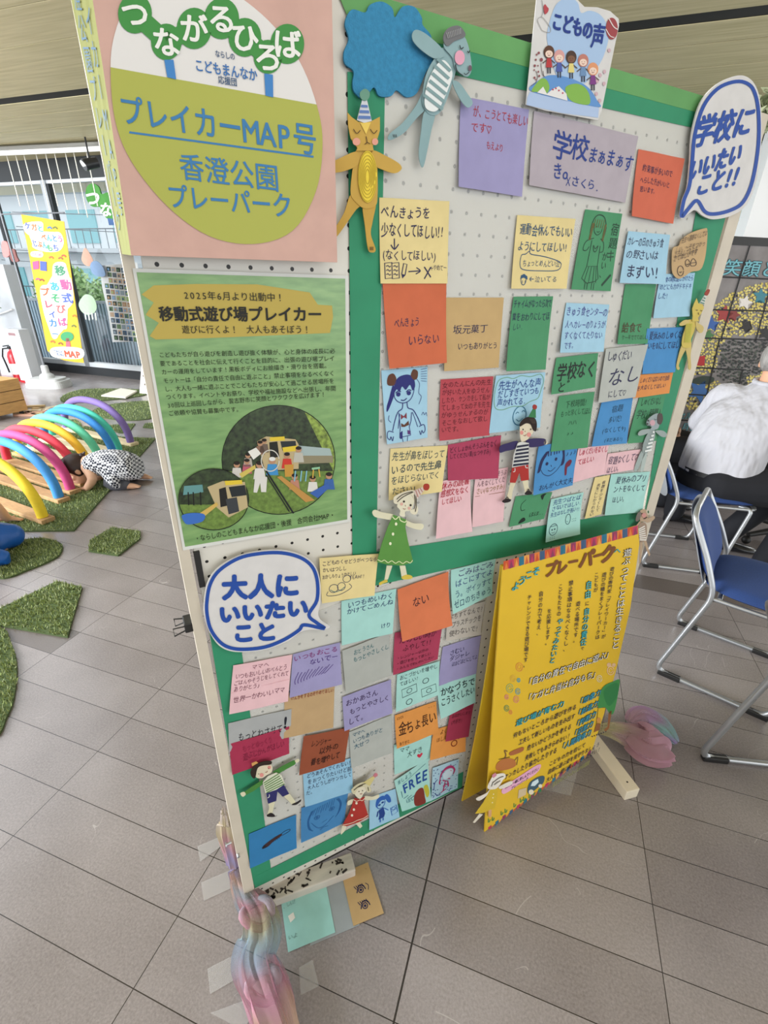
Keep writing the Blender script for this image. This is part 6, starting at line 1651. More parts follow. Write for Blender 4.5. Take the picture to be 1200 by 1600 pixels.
inkblot = mat('ink_blot', '#2a201c', .7)
# left foot: runs under the board's left end and on behind it
def smear(mb, L):
    r2 = random.Random(4)
    for k in range(46):
        x = r2.uniform(.03, L - .02); y = r2.uniform(-.02, .022)
        mb.box((x, y, .0323), (r2.uniform(.003, .016), r2.uniform(.002, .006), .001), rz=r2.uniform(-1, 1), mi=1)
    mb.cyl((L - .03, .005, .032), (L - .03, .005, .0328), .003, n=8, mi=1)


c0, c1 = fl(416, 1398, .032), fl(552, 1345, .032)
d01 = (c1 - c0) / np.linalg.norm(c1 - c0)
lf = plank('board_foot', c0 - d01 * .04 + np.array([.02, .03, 0]) * .2, c1,   .048, 0, .032, [woodw, inkblot], 'stained white wooden foot plank under the left end of the board', 'foot plank', smear)
c0, c1 = fl(925, 1150, .04), fl(990, 1236, .04)
rf = plank('board_foot', c0, c1, .05, 0, .042, [mat('pale_wood', '#d8ccb6', .7, noise=.06, nscale=12), inkblot], 'bare pale wooden foot plank poking out right of the yellow sign', 'foot plank', lambda mb, L: mb.cyl((L - .03, 0, .042), (L - .03, 0, .0428), .003, n=8, mi=1))

# fallen notes on the floor (one stack taped together at an angle)
def floor_note(px4, z, col, label, lines=(), draw=None):
    P = [fl(px4[2 * i], px4[2 * i + 1], z) for i in range(4)]
    cen = sum(P) / 4; loc = [p - cen for p in P]
    sh = Sheet(*loc); V, Fc = sh.grid(4, 4, .0004)
    o = link_mesh('sticky_note', V, Fc, paper(col)); o.location = tuple(cen); tag(o, label, 'sticky note', 'notes fallen on the floor')
    if lines or draw:
        ik = Ink(sh, .0005, 1, 5)
        for l in lines: ik.line(*l)
        if draw: draw(ik)
        ik.build('handwriting', o)
    return o


S3 = .283333
fx = lambda *a: tuple(v * S3 + (300 if i % 2 == 0 else 1240) for i, v in enumerate(a))


def d_eyes(ik):
    c = '#23244a'
    for y0 in (.42, .72):
        ik.stroke([(.35, y0 + .06), (.45, y0 - .05), (.6, y0 - .04), (.66, y0 + .05)], .02, c); ik.ring(.5, y0 + .03, .05, .016, c); ik.disc(.5, y0 + .03, .025, c)
        for k in range(5): ik.stroke([(.36 + .06 * k, y0 - .01 - .03 * (2 - abs(k - 2)) / 2), (.3 + .07 * k, y0 - .08)], .014, c)
    ik.stroke([(.7, .36), (.78, .42), (.74, .5)], .012, c); ik.stroke([(.84, .1), (.88, .12)], .01, '#8a6a3a')


floor_note(fx(700, 470, 850, 430, 925, 725, 650, 840), .0012, '#9da3a6', 'plain grey note lying on the floor between the mint and tan notes')
floor_note(fx(490, 590, 735, 480, 790, 765, 530, 875), .0024, '#9fd6d0', 'mint note with a bit of white tape lying on the floor below the board', (('、しんげ', .03, .3, .14, .1, '#6a8a8a'), ('いよ', .04, .24, .76, .1, '#6a8a8a')), lambda ik: ik.fill([(.1, .36), (.22, .33), (.24, .45), (.13, .5)], '#e6e2da'))
floor_note(fx(825, 440, 970, 378, 1058, 660, 890, 730), .0030, '#c3a06c', 'tan note with two drawn eyes lying on the floor below the board', (), d_eyes)

# squares of clear tape stuck to the floor
tapem = mat('clear_tape', '#d6d3d0', .3, trans=.78)
for i, q in enumerate(((30, 290, 160, 235, 180, 275, 45, 375), (50, 490, 215, 420, 240, 510, 65, 590), (85, 965, 250, 880, 262, 1010, 100, 1105), (100, 1210, 290, 1140, 345, 1215, 280, 1300), (590, 960, 665, 915, 700, 1060, 600, 1110))):
    P = [fl(*p, .0022) for p in zip(fx(*q)[::2], fx(*q)[1::2])]; cen = sum(P) / 4
    sh = Sheet(*[p - cen for p in P]); V, Fc = sh.grid(3, 3, .0012); o = link_mesh('clear_tape', V, Fc, tapem); o.location = tuple(cen)
    tag(o, ('topmost square of clear tape left of the board post', 'second square of clear tape down, left of the board post', 'third square of clear tape down, left of the tulle scarf', 'square of clear tape at the bottom edge of the floor, left of the tulle', 'square of clear tape right of the tulle scarf, below the fallen notes')[i], 'tape', 'clear tape squares on the floor')
P = [fl(*p, .0022) for p in ((838, 1178), (905, 1195), (892, 1243), (815, 1225))]; cen = sum(P) / 4
sh = Sheet(*[p - cen for p in P]); V, Fc = sh.grid(3, 3, .0012); o = link_mesh('clear_tape', V, Fc, tapem); o.location = tuple(cen); tag(o, 'square of clear tape between the yellow sign and the right foot plank', 'tape', 'clear tape squares on the floor')


tul, _nt, _b = nodes('tulle_rainbow')
_a = N(_nt, 'ShaderNodeAttribute'); _a.attribute_name = 'tint'; _nt.links.new(_a.outputs[0], _b.inputs['Base Color']); _b.inputs['Roughness'].default_value = .85
_t = N(_nt, 'ShaderNodeBsdfTransparent'); _lw = N(_nt, 'ShaderNodeLayerWeight'); _lw.inputs[0].default_value = .4
_f = math_(_nt, 'MINIMUM', math_(_nt, 'ADD', math_(_nt, 'MULTIPLY', _lw.outputs['Facing'], .55), .42), .95)
_m = N(_nt, 'ShaderNodeMixShader'); _nt.links.new(_f, _m.inputs[0]); _nt.links.new(_t.outputs[0], _m.inputs[1]); _nt.links.new(_b.outputs[0], _m.inputs[2]); _nt.links.new(_m.outputs[0], _nt.nodes['Material Output'].inputs[0])


def tint(o, n, stops):
    """dyed bands along a scarf: n vertices per ring"""
    me = o.data; at = me.color_attributes.new('tint', 'FLOAT_COLOR', 'POINT'); L = max(1, len(me.vertices) // n)
    cs_ = [np.array(srgb(c)) * .74 for c in stops]
    for i in range(len(me.vertices)):
        k = i % n; t = min(.999, (i // n) / L + .035 * math.sin(3 * 2 * PI * k / n)) * (len(cs_) - 1); t = max(0, t); q = int(t); u = t - q; u = u * u * (3 - 2 * u)
        c = cs_[q] * (1 - u) + cs_[q + 1] * u; at.data[i].color = (*c, 1)


def scarf(path, widths, seed, m, n=40, folds=7):
    """crumpled tube of cloth along a path of world points; widths = half width at each path point"""
    P = catmull([np.array(p, float) for p in path], False, 8); L = len(P)
    W = np.interp(np.linspace(0, len(widths) - 1, L), range(len(widths)), widths)
    r2 = random.Random(seed); ph = [r2.uniform(0, 6) for _ in range(8)]
    V = []
    for i, p in enumerate(P):
        t = P[min(i + 1, L - 1)] - P[max(i - 1, 0)]; t /= max(1e-9, np.linalg.norm(t))
        a = np.cross(t, (0, 0, 1.0)); la = np.linalg.norm(a); a = a / la if la > .05 else np.array([1.0, 0, 0]); b_ = np.cross(a, t)
        for k in range(n):
            an_ = 2 * PI * k / n
            rr = W[i] * (1 + .17 * math.sin(folds * an_ + ph[0] + i * .10) + .10 * math.sin((2 * folds + 3) * an_ + ph[1] - i * .07) + .10 * math.sin(3 * an_ + ph[2] + i * .22))
            q = p + a * math.cos(an_) * rr + b_ * math.sin(an_) * rr * .55
            q[2] = max(q[2], .002 + .0012 * (1 + math.sin(5 * an_ + i)))
            V.append(q)
    F = [(i * n + k, i * n + (k + 1) % n, (i + 1) * n + (k + 1) % n, (i + 1) * n + k) for i in range(L - 1) for k in range(n)]
    mb = MB(); mb.add(V, F)
    return mb


def knots(mb, path, rad):
    for p, r_ in zip(path, rad):
        V, F = tube_data([Vector(p) + Vector((math.cos(a) * r_, math.sin(a) * r_ * .6, math.sin(a) * r_ * .5)) for a in np.linspace(0, 2 * PI, 12, endpoint=False)], r_ * .25, 7, True)
        mb.add(V, F)


c_l = fl(375, 1440)
tp = lambda x, y, d: bw(*bd(x, y, d), d)
path = [tp(350, 1268, -.05), tp(354, 1300, -.05), tp(362, 1335, -.05), tp(370, 1368, -.045), tp(384, 1398, .0), fl(402, 1428, .06), fl(408, 1465, .055), fl(400, 1500, .05), fl(412, 1540, .05), fl(428, 1585, .045), fl(455, 1660, .03)]
mb = scarf(path, [.012, .021, .017, .016, .026, .034, .042, .044, .044, .044, .03], 3, tul)
o = mb.build('tulle_scarf', [tul], None, True); tag(o, 'pastel rainbow tulle scarf tied around the left foot of the board', 'scarf')
tint(o, 40, ['#d9c9c0', '#cfc09a', '#c9929c', '#a096c0', '#c9a090', '#8e9aa6', '#c08490', '#b5ae84', '#8fa6ac', '#93a0b4', '#c992a0', '#cf8fa6', '#cba492', '#c9b596'])
for p_, r_ in ((path[5], .036), (path[8], .034)):
    mb = MB(); mb.tube([Vector(p_) + Vector((math.cos(a) * r_, math.sin(a) * r_ * .8, .012 * math.sin(2 * a) + .004)) for a in np.linspace(0, 2 * PI, 16, endpoint=False)], .010, 10, closed=True); k_ = mb.build('knot', [tul], o, True); tint(k_, 10, ['#b9a0ac', '#9aa6b0', '#c98f9c', '#b9a0ac'])
path = [fl(930, 1140, .03), fl(955, 1140, .05), fl(985, 1150, .05), fl(1010, 1165, .06), fl(1030, 1165, .05), fl(1040, 1175, .02)]
mb = scarf(path, [.012, .03, .05, .075, .065, .02], 8, tul, folds=6)
path2 = [fl(985, 1130, .05), fl(1005, 1120, .06), fl(1035, 1135, .05), fl(1058, 1160, .02)]
mb2 = scarf(path2, [.02, .045, .04, .012], 12, tul, folds=5); mb.add(mb2.V, mb2.F)
o = mb.build('tulle_scarf', [tul], None, True); tint(o, 40, ['#cfc58e', '#d6cc9c', '#d4aeb0', '#d9a6b4', '#d49eb0', '#d6a8b8', '#d2a2b6', '#c096c4', '#96c6c2', '#a892c8']); tag(o, 'pastel tulle scarf bunched on the floor right of the yellow sign', 'scarf')

# ================================================================== play corner on the left
turfm = mat('turf_blades', '#8a9758', .8, noise=.35, nscale=60); turf2 = mat('turf_blades_pale', '#a9b182', .8); turfb = mat('turf_backing', '#4a5a30', .9)
GT = 'artificial turf pieces on the floor'


def inside(p, poly):
    c = False; n = len(poly)
    for i in range(n):
        a, b_ = poly[i], poly[i - 1]
        if (a[1] > p[1]) != (b_[1] > p[1]) and p[0] < (b_[0] - a[0]) * (p[1] - a[1]) / (b_[1] - a[1]) + a[0]: c = not c
    return c


def turf(px, label, dens=9000, smooth=False, hh=.020, seed=1):
    P = [fl(x, y, .012)[:2] for x, y in px]
    if smooth: P = [p for p in catmull(P, True, 5)]
    cx, cy = np.mean([p[0] for p in P]), np.mean([p[1] for p in P])
    L = [(p[0] - cx, p[1] - cy) for p in P]
    area_ = 0
    for i in range(len(L)): area_ += L[i - 1][0] * L[i][1] - L[i][0] * L[i - 1][1]
    if area_ < 0: L = L[::-1]
    mb = MB(); mb.prism(L, 0.0, .009, 0)
    o = mb.build('artificial_turf', [turfb]); o.location = (cx, cy, 0); tag(o, label, 'turf', GT)
    r2 = random.Random(seed)
    xs = [p[0] for p in L]; ys = [p[1] for p in L]
    nb = int(dens * (max(xs) - min(xs)) * (max(ys) - min(ys)))
    V = []; F = []; mi = []
    for k in range(nb):
        x = r2.uniform(min(xs), max(xs)); y = r2.uniform(min(ys), max(ys))
        if not inside((x, y), L): continue
        a = r2.uniform(0, 2 * PI); h = hh * r2.uniform(.6, 1.15); w_ = .0028
        ox, oy = r2.uniform(-.011, .011), r2.uniform(-.011, .011); b0 = len(V)
        V += [(x + math.cos(a) * w_, y + math.sin(a) * w_, .007), (x - math.cos(a) * w_, y - math.sin(a) * w_, .007), (x + ox, y + oy, .007 + h)]
        F.append((b0, b0 + 1, b0 + 2)); mi.append(0 if r2.random() < .7 else 1)
    link_mesh('turf_blades', V, F, [turfm, turf2], o, mi)['kind'] = 'stuff'
    return o


turf([(243, 684), (169, 767), (115, 828), (20, 829), (-70, 820), (-150, 730), (-60, 690), (100, 668), (190, 682)], 'large turf piece underneath the rainbow arches', 7000, seed=1)
turf([(94, 622), (111, 612), (142, 607), (216, 608), (228, 616), (175, 624), (108, 628)], 'oval turf piece with a white square lying on it, farthest back', 2600, True, seed=2)
turf([(142, 644), (169, 632), (233, 626), (248, 640), (240, 652), (202, 656), (162, 652)], 'big oval turf piece behind the purple arch', 3000, True, seed=3)
turf([(101, 657), (118, 655), (128, 664), (121, 672), (105, 669)], 'small round turf piece seen through the purple arch', 4000, True, seed=4)
turf([(124, 668), (134, 665), (150, 669), (172, 674), (156, 677), (136, 677)], 'small ragged turf piece seen under the teal and purple arches', 4000, seed=5)
turf([(162, 664), (211, 661), (201, 676), (185, 675)], 'triangular turf piece beside the purple arch right foot', 4000, seed=6)
turf([(223, 667), (226, 661), (250, 659), (252, 669)], 'small turf piece tucked beside the board left post, far back', 4000, seed=7)
turf([(138, 860), (140, 843), (175, 823), (219, 829), (219, 840), (184, 867)], 'six-sided small turf piece alone on the tiles', 14000, seed=8)
turf([(-5, 902), (44, 889), (84, 872), (96, 860), (95, 848), (68, 840), (30, 843), (-5, 853), (-60, 870)], 'oval turf piece in front of the child in blue', 13000, True, seed=9)
turf([(-8, 953), (88, 907), (128, 916), (105, 994), (-8, 975)], 'wedge-shaped turf piece with a wide right end', 15000, seed=10)
turf([(-2, 978), (17, 1003), (26, 1039), (21, 1090), (10, 1118), (-8, 1150), (-70, 1160), (-120, 1060), (-80, 980)], 'round turf piece cut off by the left picture edge', 15000, True, seed=11)
P = [fl(*p, .03) for p in ((158, 618), (189, 607), (214, 611), (196, 621))]; cen = sum(P) / 4; cen[2] = .034
mb = MB(); V = [p - cen for p in P]; mb.add([(v[0], v[1], 0) for v in V] + [(v[0], v[1], .02) for v in V], [(3, 2, 1, 0), (4, 5, 6, 7)] + [(k, (k + 1) % 4, 4 + (k + 1) % 4, 4 + k) for k in range(4)])
o = mb.build('white_board', mat('white_board', '#e6e0d2', .6)); o.location = (cen[0], cen[1], .016); tag(o, 'white square board lying on the farthest oval turf piece', 'board')

# --- arches of foam tube on wooden planks
AD = np.array([-0.894475, 0.447118, 0]); AN_ = np.array([0.447118, 0.894475, 0])
plankm = mat('plank_wood', '#b58f63', .7, noise=.16, nscale=6, stretch=(3, 14, 1)); plankp = mat('plank_pale', '#dcc9a2', .7, noise=.08, nscale=6, stretch=(3, 14, 1))
arches = [('#efcf2c', (67, 808), 'yellow', 'nearest'), ('#3f8fd6', (92, 777), 'sky blue', 'second'), ('#c8457f', (110, 764), 'magenta', 'third'), ('#dc3a4c', (126, 752), 'red', 'fourth'), ('#efbb2e', (143, 739), 'golden yellow', 'fifth'), ('#5fc7a0', (159, 727), 'mint green', 'sixth'), ('#2f82cc', (178, 713), 'blue', 'seventh'), ('#45bfa6', (186, 706), 'teal', 'eighth'), ('#75609c', (204, 691), 'purple', 'farthest')]
for i, (c, px, nm, od) in enumerate(arches):
    R0 = fl(*px, .035); R0[2] = 0
    Wd, Hh, r0 = 1.02, .335 if i < 8 else .345, .0335
    root = empty('noodle_arch', (R0[0], R0[1], 0), math.atan2(AD[1], AD[0]))
    tag(root, '%s foam tube arch on a plank, %s of the nine in the tunnel' % (nm, od), 'arch', 'foam tube arches')
    mb = MB(); mb.box((Wd / 2, 0, .024), (Wd + .12, .088, .030), bev=.003); mb.build('plank', plankp if i > 4 else plankm, root)
    pts = []
    for k in range(29):
        a = PI * k / 28
        pts.append((Wd / 2 - Wd / 2 * math.copysign(abs(math.cos(a)) ** .9, math.cos(a)), 0, .039 + Hh * math.sin(a) ** .9))
    mb = MB(); mb.tube(pts, r0, 18); mb.build('foam_tube', mat('foam_' + nm.replace(' ', '_'), c, .75, noise=.03, nscale=60), root, True)

# --- feather flag: pole, base, banner
FB = fl(78, 604)
flag = empty('banner_flag', tuple(FB)); tag(flag, 'tall yellow banner with colourful lettering on a pole with a white water base', 'banner')
whitep = mat('white_plastic', '#bfbfbc', .5); polem = mat('pole_grey', '#7a7c80', .4, metal=.4)
mb = MB()
for z0, z1, s in ((0, .06, 1.0), (.06, .10, .96), (.10, .13, .8)): mb.prism([(s * (.28 * math.copysign(abs(math.cos(a)) ** .5, math.cos(a))), s * .19 * math.copysign(abs(math.sin(a)) ** .5, math.sin(a))) for a in np.linspace(0, 2 * PI, 32, endpoint=False)], z0, z1)
mb.lathe([(.10, .12), (.09, .17), (.05, .20), (.045, .30), (.03, .31)], (.0, 0, 0))
o = mb.build('water_base', whitep, flag)
FN = GN
flm = lambda x, y, lift=0.0: vpl(x, y, FB, -FN) - FN * lift - FB
top = flm(22, 327); bot = flm(82, 570)
mb = MB(); mb.tube([(0, 0, .25), (0, 0, 1.2)], .016, 10); mb.tube([(0, 0, 1.2), (0, 0, top[2])], .012, 10); arm = flm(103, 343); mb.tube([(0, 0, top[2] - .05), (arm[0], arm[1], top[2] - .05)], .008, 8)
o = mb.build('pole', polem, flag)
f = Flat(flm); f.fill([(33, 335), (100, 346), (113, 440), (131, 567), (118, 566), (100, 563), (84, 556), (74, 548)], '#c99c24', 0); f.build('banner_cloth', flag, .004, -FN, lambda c: mat('banner_yellow', c, .7))
f = Flat(flm, 0, 230, .24365, jit=.5, seed=9)
for pts in ([(160, 490), (270, 480), (285, 550), (380, 545), (410, 610), (380, 665), (290, 670), (210, 640), (215, 590), (160, 540)], [(345, 750), (420, 745), (430, 830), (460, 850), (470, 990), (430, 1050), (430, 1160), (380, 1165), (370, 1220), (340, 1225), (315, 1160), (280, 1050), (260, 900), (330, 870)], [(205, 670), (270, 672), (270, 705), (205, 700)], [(340, 1285), (520, 1290), (520, 1355), (345, 1345)]): f.fill(pts, '#e6e4dc', .003, True)
C6 = ['#3f6fb8', '#c8507a', '#3f8a5a', '#4a5aa0', '#c8643a', '#3f8fb0']
for s, x0, y0, x1, y1, h in (('ケガと', 160, 500, 280, 525, 50), ('べんとう', 265, 575, 405, 590, 52), ('じぶん', 210, 615, 305, 630, 50), ('もち', 300, 645, 380, 645, 50)):
    for i, ch in enumerate(s): f.text(ch, x0 + (x1 - x0) * i / len(s), y0 + (y1 - y0) * i / len(s), x0 + (x1 - x0) * (i + 1) / len(s), y0 + (y1 - y0) * (i + 1) / len(s), h, C6[(i + len(s)) % 6], .03, .006)
for ch, x, y, s, c in (('移', 388, 790, 72, '#3f7a5a'), ('動', 425, 880, 72, '#c8507a'), ('式', 432, 965, 72, '#4a5aa0'), ('あ', 352, 890, 66, '#3f8fb0'), ('そ', 358, 965, 64, '#3f8a5a'), ('び', 392, 1035, 62, '#c85a5a'), ('ば', 402, 1118, 62, '#c8507a'), ('プ', 290, 925, 62, '#c85a3a'), ('レ', 312, 1005, 60, '#c84a5a'), ('イ', 338, 1070, 54, '#4a5aa0'), ('カ', 342, 1125, 60, '#3f6fb8'), ('ー', 355, 1195, 44, '#3f6fb8')): f.text(ch, x - s / 2, y, x + s / 2, y + 4, s, c, .035, .006)
f.text('MAP', 415, 1320, 520, 1330, 62, '#c8503a', .04, .006); f.text('合同会社', 345, 1305, 405, 1315, 22, '#3f5a8a', .01, .006); f.text('習志野市', 365, 1328, 412, 1335, 20, '#3f5a8a', .01, .006); f.text('ひとつの', 208, 685, 268, 692, 26, '#b85a7a', .02, .006)
f.fill([(210, 735), (250, 728), (252, 780), (215, 785)], '#c8507a', .005); f.fill([(258, 730), (300, 735), (302, 795), (260, 790)], '#4a5aa0', .005); f.disc(432, 1215, 42, '#3f8a5a', .005, 32); f.fill([(425, 1225), (445, 1225), (455, 1280), (425, 1280)], '#c85a6a', .005)
for x, y, c in ((320, 520, '#3f6fb8'), (355, 520, '#5a6a3a'), (330, 710, '#c8643a'), (390, 715, '#8a5a3a'), (410, 700, '#c8503a'), (245, 850, '#c8507a'), (270, 855, '#8a4a3a'), (480, 1085, '#a06a2a'), (475, 1150, '#5a6a3a'), (340, 1250, '#c8643a'), (390, 1262, '#8a5a3a')): f.stroke([(x - 14, y), (x, y - 8), (x + 14, y + 4)], 9, c, .005)
f.build('banner_lettering', flag)

# --- white partition, extinguisher, plant bucket, crate, wood scraps
PB = fl(52, 592); PW = rl(PB)
mb = MB(); rbox(mb, PW[0] - 1.9, PW[0], PW[1] + .05, PW[1] + .25, 0, 1.62, bev=.004); rbox(mb, PW[0] - 1.9, PW[0], PW[1] + .045, PW[1] + .255, 0, .03, 1)
o = rbuild(mb, 'partition', [mat('partition_white', '#c3c6ca', .6), mat('partition_base', '#d6b8bc', .6)]); tag(o, 'white free-standing partition panel at the far left by the windows', 'partition')
eb = rw(PW[0] - .06, PW[1] - .16)
ex = empty('fire_extinguisher', tuple(eb)); tag(ex, 'red fire extinguisher with black hose beside the white partition', 'fire extinguisher')
redm = mat('extinguisher_red', '#b3202a', .3)
mb = MB(); mb.lathe([(.0, 0), (.075, 0), (.08, .02), (.08, .36), (.06, .42), (.03, .45), (.03, .47)]); mb.build('cylinder', redm, ex, True)
mb = MB(); mb.box((0, 0, .49), (.04, .10, .04), bev=.006); mb.box((-.02, -.06, .52), (.02, .12, .015), bev=.004); mb.build('valve_handle', blackm, ex)
mb = MB(); mb.tube([(-.02, 0, .48), (-.12, -.01, .47), (-.15, -.02, .36), (-.13, -.02, .22), (-.12, -.02, .12)], .012, 8); mb.build('hose', blackm, ex)
mb = MB(); mb.lathe([(.081, .10), (.081, .26)]); mb.build('instruction_label', mat('label_white', '#d9d4cc', .5), ex)
sb = rw(PW[0] + .22, PW[1] - .18)
st = empty('safety_sign_stand', tuple(sb), YAW); tag(st, 'white upright box sign with red foot next to the fire extinguisher', 'sign stand')
mb = MB(); mb.box((0, 0, .40), (.26, .16, .74), bev=.004); mb.build('box', mat('sign_white', '#cdced0', .5), st)
mb = MB(); mb.box((0, 0, .015), (.27, .17, .03)); mb.build('foot', redm, st)
mb = MB(); mb.box((-.02, -.0815, .70), (.14, .002, .04)); mb.build('printed_line', mat('ink_grey', '#8a6a6c', .6), st)
bk = fl(14, 599); bk[0] -= .28
pl = empty('potted_tree', tuple(bk)); tag(pl, 'small thin-stemmed tree in a white bucket at the far left', 'plant')
mb = MB(); mb.lathe([(.0, 0), (.15, 0), (.18, .30), (.185, .32), (.17, .32), (.165, .27), (.0, .27)]); mb.build('bucket', mat('bucket_white', '#c0c1be', .45), pl, True)
mb = MB(); r2 = random.Random(2)
for k in range(4):
    a = r2.uniform(0, 6); h = r2.uniform(1.0, 1.5)
    mb.tube([(0, 0, .25), (math.cos(a) * .08, math.sin(a) * .08, .6), (math.cos(a) * .2, math.sin(a) * .2, h)], [.018, .012, .005], 7)
    for q in range(4): mb.tube([(math.cos(a) * .12, math.sin(a) * .12, .6 + .2 * q), (math.cos(a + q) * .3, math.sin(a + q) * .3, .8 + .22 * q)], [.006, .003], 5)
mb.build('trunk', mat('twig_dark', '#4a4038', .9), pl)
V, F = leaf_cloud(260, .02, 0, 1.15, .42, .35, .5, .05, 5, .2); mb = MB(); mb.add(V, F); mb.build('leaves', mat('tree_leaf', '#5f7a54', .7), pl)
CB = fl(24, 650)
cr = empty('wooden_crate', (CB[0] - .45, CB[1] + .02, 0), YAW); tag(cr, 'wooden slatted crate on black casters at the left edge', 'crate')
mb = MB()
for k in range(3): mb.box((.18, 0, .11 + .125 * k), (.62, .5, .118), bev=.004)
mb.build('box', mat('crate_pine', '#c99a5e', .65, noise=.12, nscale=5, stretch=(2, 2, 14)), cr)
mb = MB(); mb.box((.18, 0, .171), (.615, .495, .012)); mb.box((.18, 0, .296), (.615, .495, .012)); mb.build('seam_band', mat('crate_seam', '#5a3f22', .8), cr)
for x in (-.08, .44):
    for y in (-.2, .2):
        mb = MB(); mb.cyl((x, y - .012, .024), (x, y + .012, .024), .024, n=16); mb.box((x, y, .047), (.03, .03, .012)); mb.build('caster', blackm, cr)
r2 = random.Random(11)
wl2 = [mat('scrap_pine', '#d9bd8c', .7), mat('scrap_rose', '#cf9f86', .7), mat('scrap_light', '#e6d6b8', .7)]
for k, (x, y) in enumerate(((34, 646), (40, 650), (52, 643), (60, 640), (66, 645), (72, 640), (58, 648), (50, 648), (80, 638), (56, 636), (44, 646), (76, 644))):
    p = fl(x, y); mb = MB(); mb.box((0, 0, .011), (r2.uniform(.1, .26), .045, .022), bev=.002); o = mb.build('wood_block', wl2[k % 3]); o.location = (p[0], p[1], 0); o.rotation_euler = (0, 0, r2.uniform(-.6, .9)); tag(o, 'small loose wooden block scattered on the floor behind the arches', 'wood block', 'loose wooden blocks')
# chain from partition
a = rw(PW[0] - .9, PW[1] - .02, .95); b_ = rw(PW[0] - .03, PW[1] + .02, 1.02)
mb = MB(); mb.tube([a + (b_ - a) * t / 10 - np.array([0, 0, .06 * math.sin(PI * t / 10)]) for t in range(11)], .012, 7); o = mb.build('rope', mat('rope_white', '#e6e6e4', .7), None, True); tag(o, 'white rope slung in front of the white partition', 'rope')
# dotted sign behind the post
p = fl(232, 617); mb = MB(); mb.add([(-.16, 0, 0), (.16, 0, 0), (.16, .22, 0), (-.16, .22, 0), (-.10, .09, .42), (.10, .09, .42), (.10, .13, .42), (-.10, .13, .42)], [(3, 2, 1, 0), (0, 1, 5, 4), (2, 3, 7, 6), (1, 2, 6, 5), (3, 0, 4, 7), (4, 5, 6, 7)])
o = mb.build('tent_sign', mat('tent_white', '#ded8ce', .6)); o.location = tuple(p); o.rotation_euler = (0, 0, YAW); tag(o, 'small white tent-shaped sign with dark dots, half behind the board post', 'sign')
mb = MB(); r2 = random.Random(3)
for k in range(9):
    z = r2.uniform(.05, .36); x = r2.uniform(-.1, .1) * (1 - z); y = .09 * z / .42 - .001
    mb.add([(x + .022 * math.cos(q), y - .001, z + .022 * math.sin(q)) for q in np.linspace(0, 2 * PI, 12, endpoint=False)], [tuple(range(12))])
mb.build('printed_dots', mat('dot_brown', '#4a3a34', .7), o)

# --- things hung in the window
stringm = mat('string_white', '#e6e2d6', .6)
for k, x in enumerate((14, 28, 41, 60, 75, 89, 106, 119, 139)):
    yy = WALL_Y - .45
    X = vpl(x, 256, rw(0, yy), GN); Y = vpl(x + (14 + 2 * (k % 3)), 322 + 6 * (k % 4), rw(0, yy), GN)
    mb = MB(); mb.tube([(0, 0, CEIL - X[2] if False else CEIL - Y[2]), (0, 0, 0)], .006, 6); o = mb.build('hanging_string', stringm); o.location = (X[0], X[1], Y[2]); tag(o, 'thin white string hanging from the ceiling before the left windows', 'string', 'strings hanging by the left windows')


def winflat(name, label, cat, pts, col, off=.08, th=.004, group=None, smooth=True, draw=None, ox=0, oy=230, sc=.24365):
    P0 = rw(0, WALL_Y - off); q = np.mean(np.array(pts), axis=0); c0 = vpl(ox + q[0] * sc, oy + q[1] * sc, P0, -GN)
    mf = lambda x, y, lift=0.0: vpl(x, y, P0, -GN) - GN * lift - c0
    f = Flat(mf, ox, oy, sc); f.fill(pts, col, 0, smooth); root = empty(name, tuple(c0)); tag(root, label, cat, group); f.build('sheet', root, th, -GN, paper)
    if draw:
        f = Flat(mf, ox, oy, sc); draw(f); f.build('printed_details', root)
    return root


winflat('drop_cutout', 'peach drop-shaped cut-out hanging in the left window', 'paper cut-out', [(545, 645), (580, 690), (598, 735), (575, 762), (545, 755), (524, 725), (526, 690)], '#d9ab96', .06)
winflat('drop_cutout', 'blue drop-shaped cut-out hanging in the left window', 'paper cut-out', [(578, 760), (595, 732), (630, 735), (665, 780), (672, 825), (625, 828), (590, 805)], '#8fadd6', .07)
winflat('jellyfish_cutout', 'pale green jellyfish cut-out with dangling strips on the window frame', 'paper cut-out', [(505, 1000), (545, 945), (595, 960), (620, 1020), (605, 1060), (560, 1075), (520, 1050)], '#b9d6b4', .07, draw=lambda f: [f.stroke([(545 + 22 * k, 1062), (552 + 22 * k, 1105 + 5 * (k % 2))], 8, '#dbe6d8', .002) for k in range(4)])


def d_tsuna(f):
    f.text('つ', 548, 320, 645, 330, 110, '#e9ebe6', .03, .006, up=(0.12, -1)); f.text('な', 640, 395, 725, 405, 95, '#e9ebe6', .03, .006, up=(0.12, -1))
    f.fill([(690, 455), (725, 460), (735, 500), (700, 500)], '#3a5a8a', .003)


winflat('hanging_green_sign', 'green double-disc sign with white lettering hung in the left window', 'sign', [(548, 300), (560, 250), (595, 232), (632, 255), (650, 300), (690, 290), (735, 320), (760, 400), (740, 460), (700, 465), (660, 430), (640, 385), (590, 380), (560, 345)], '#4a8f3f', .3, .02, draw=d_tsuna)


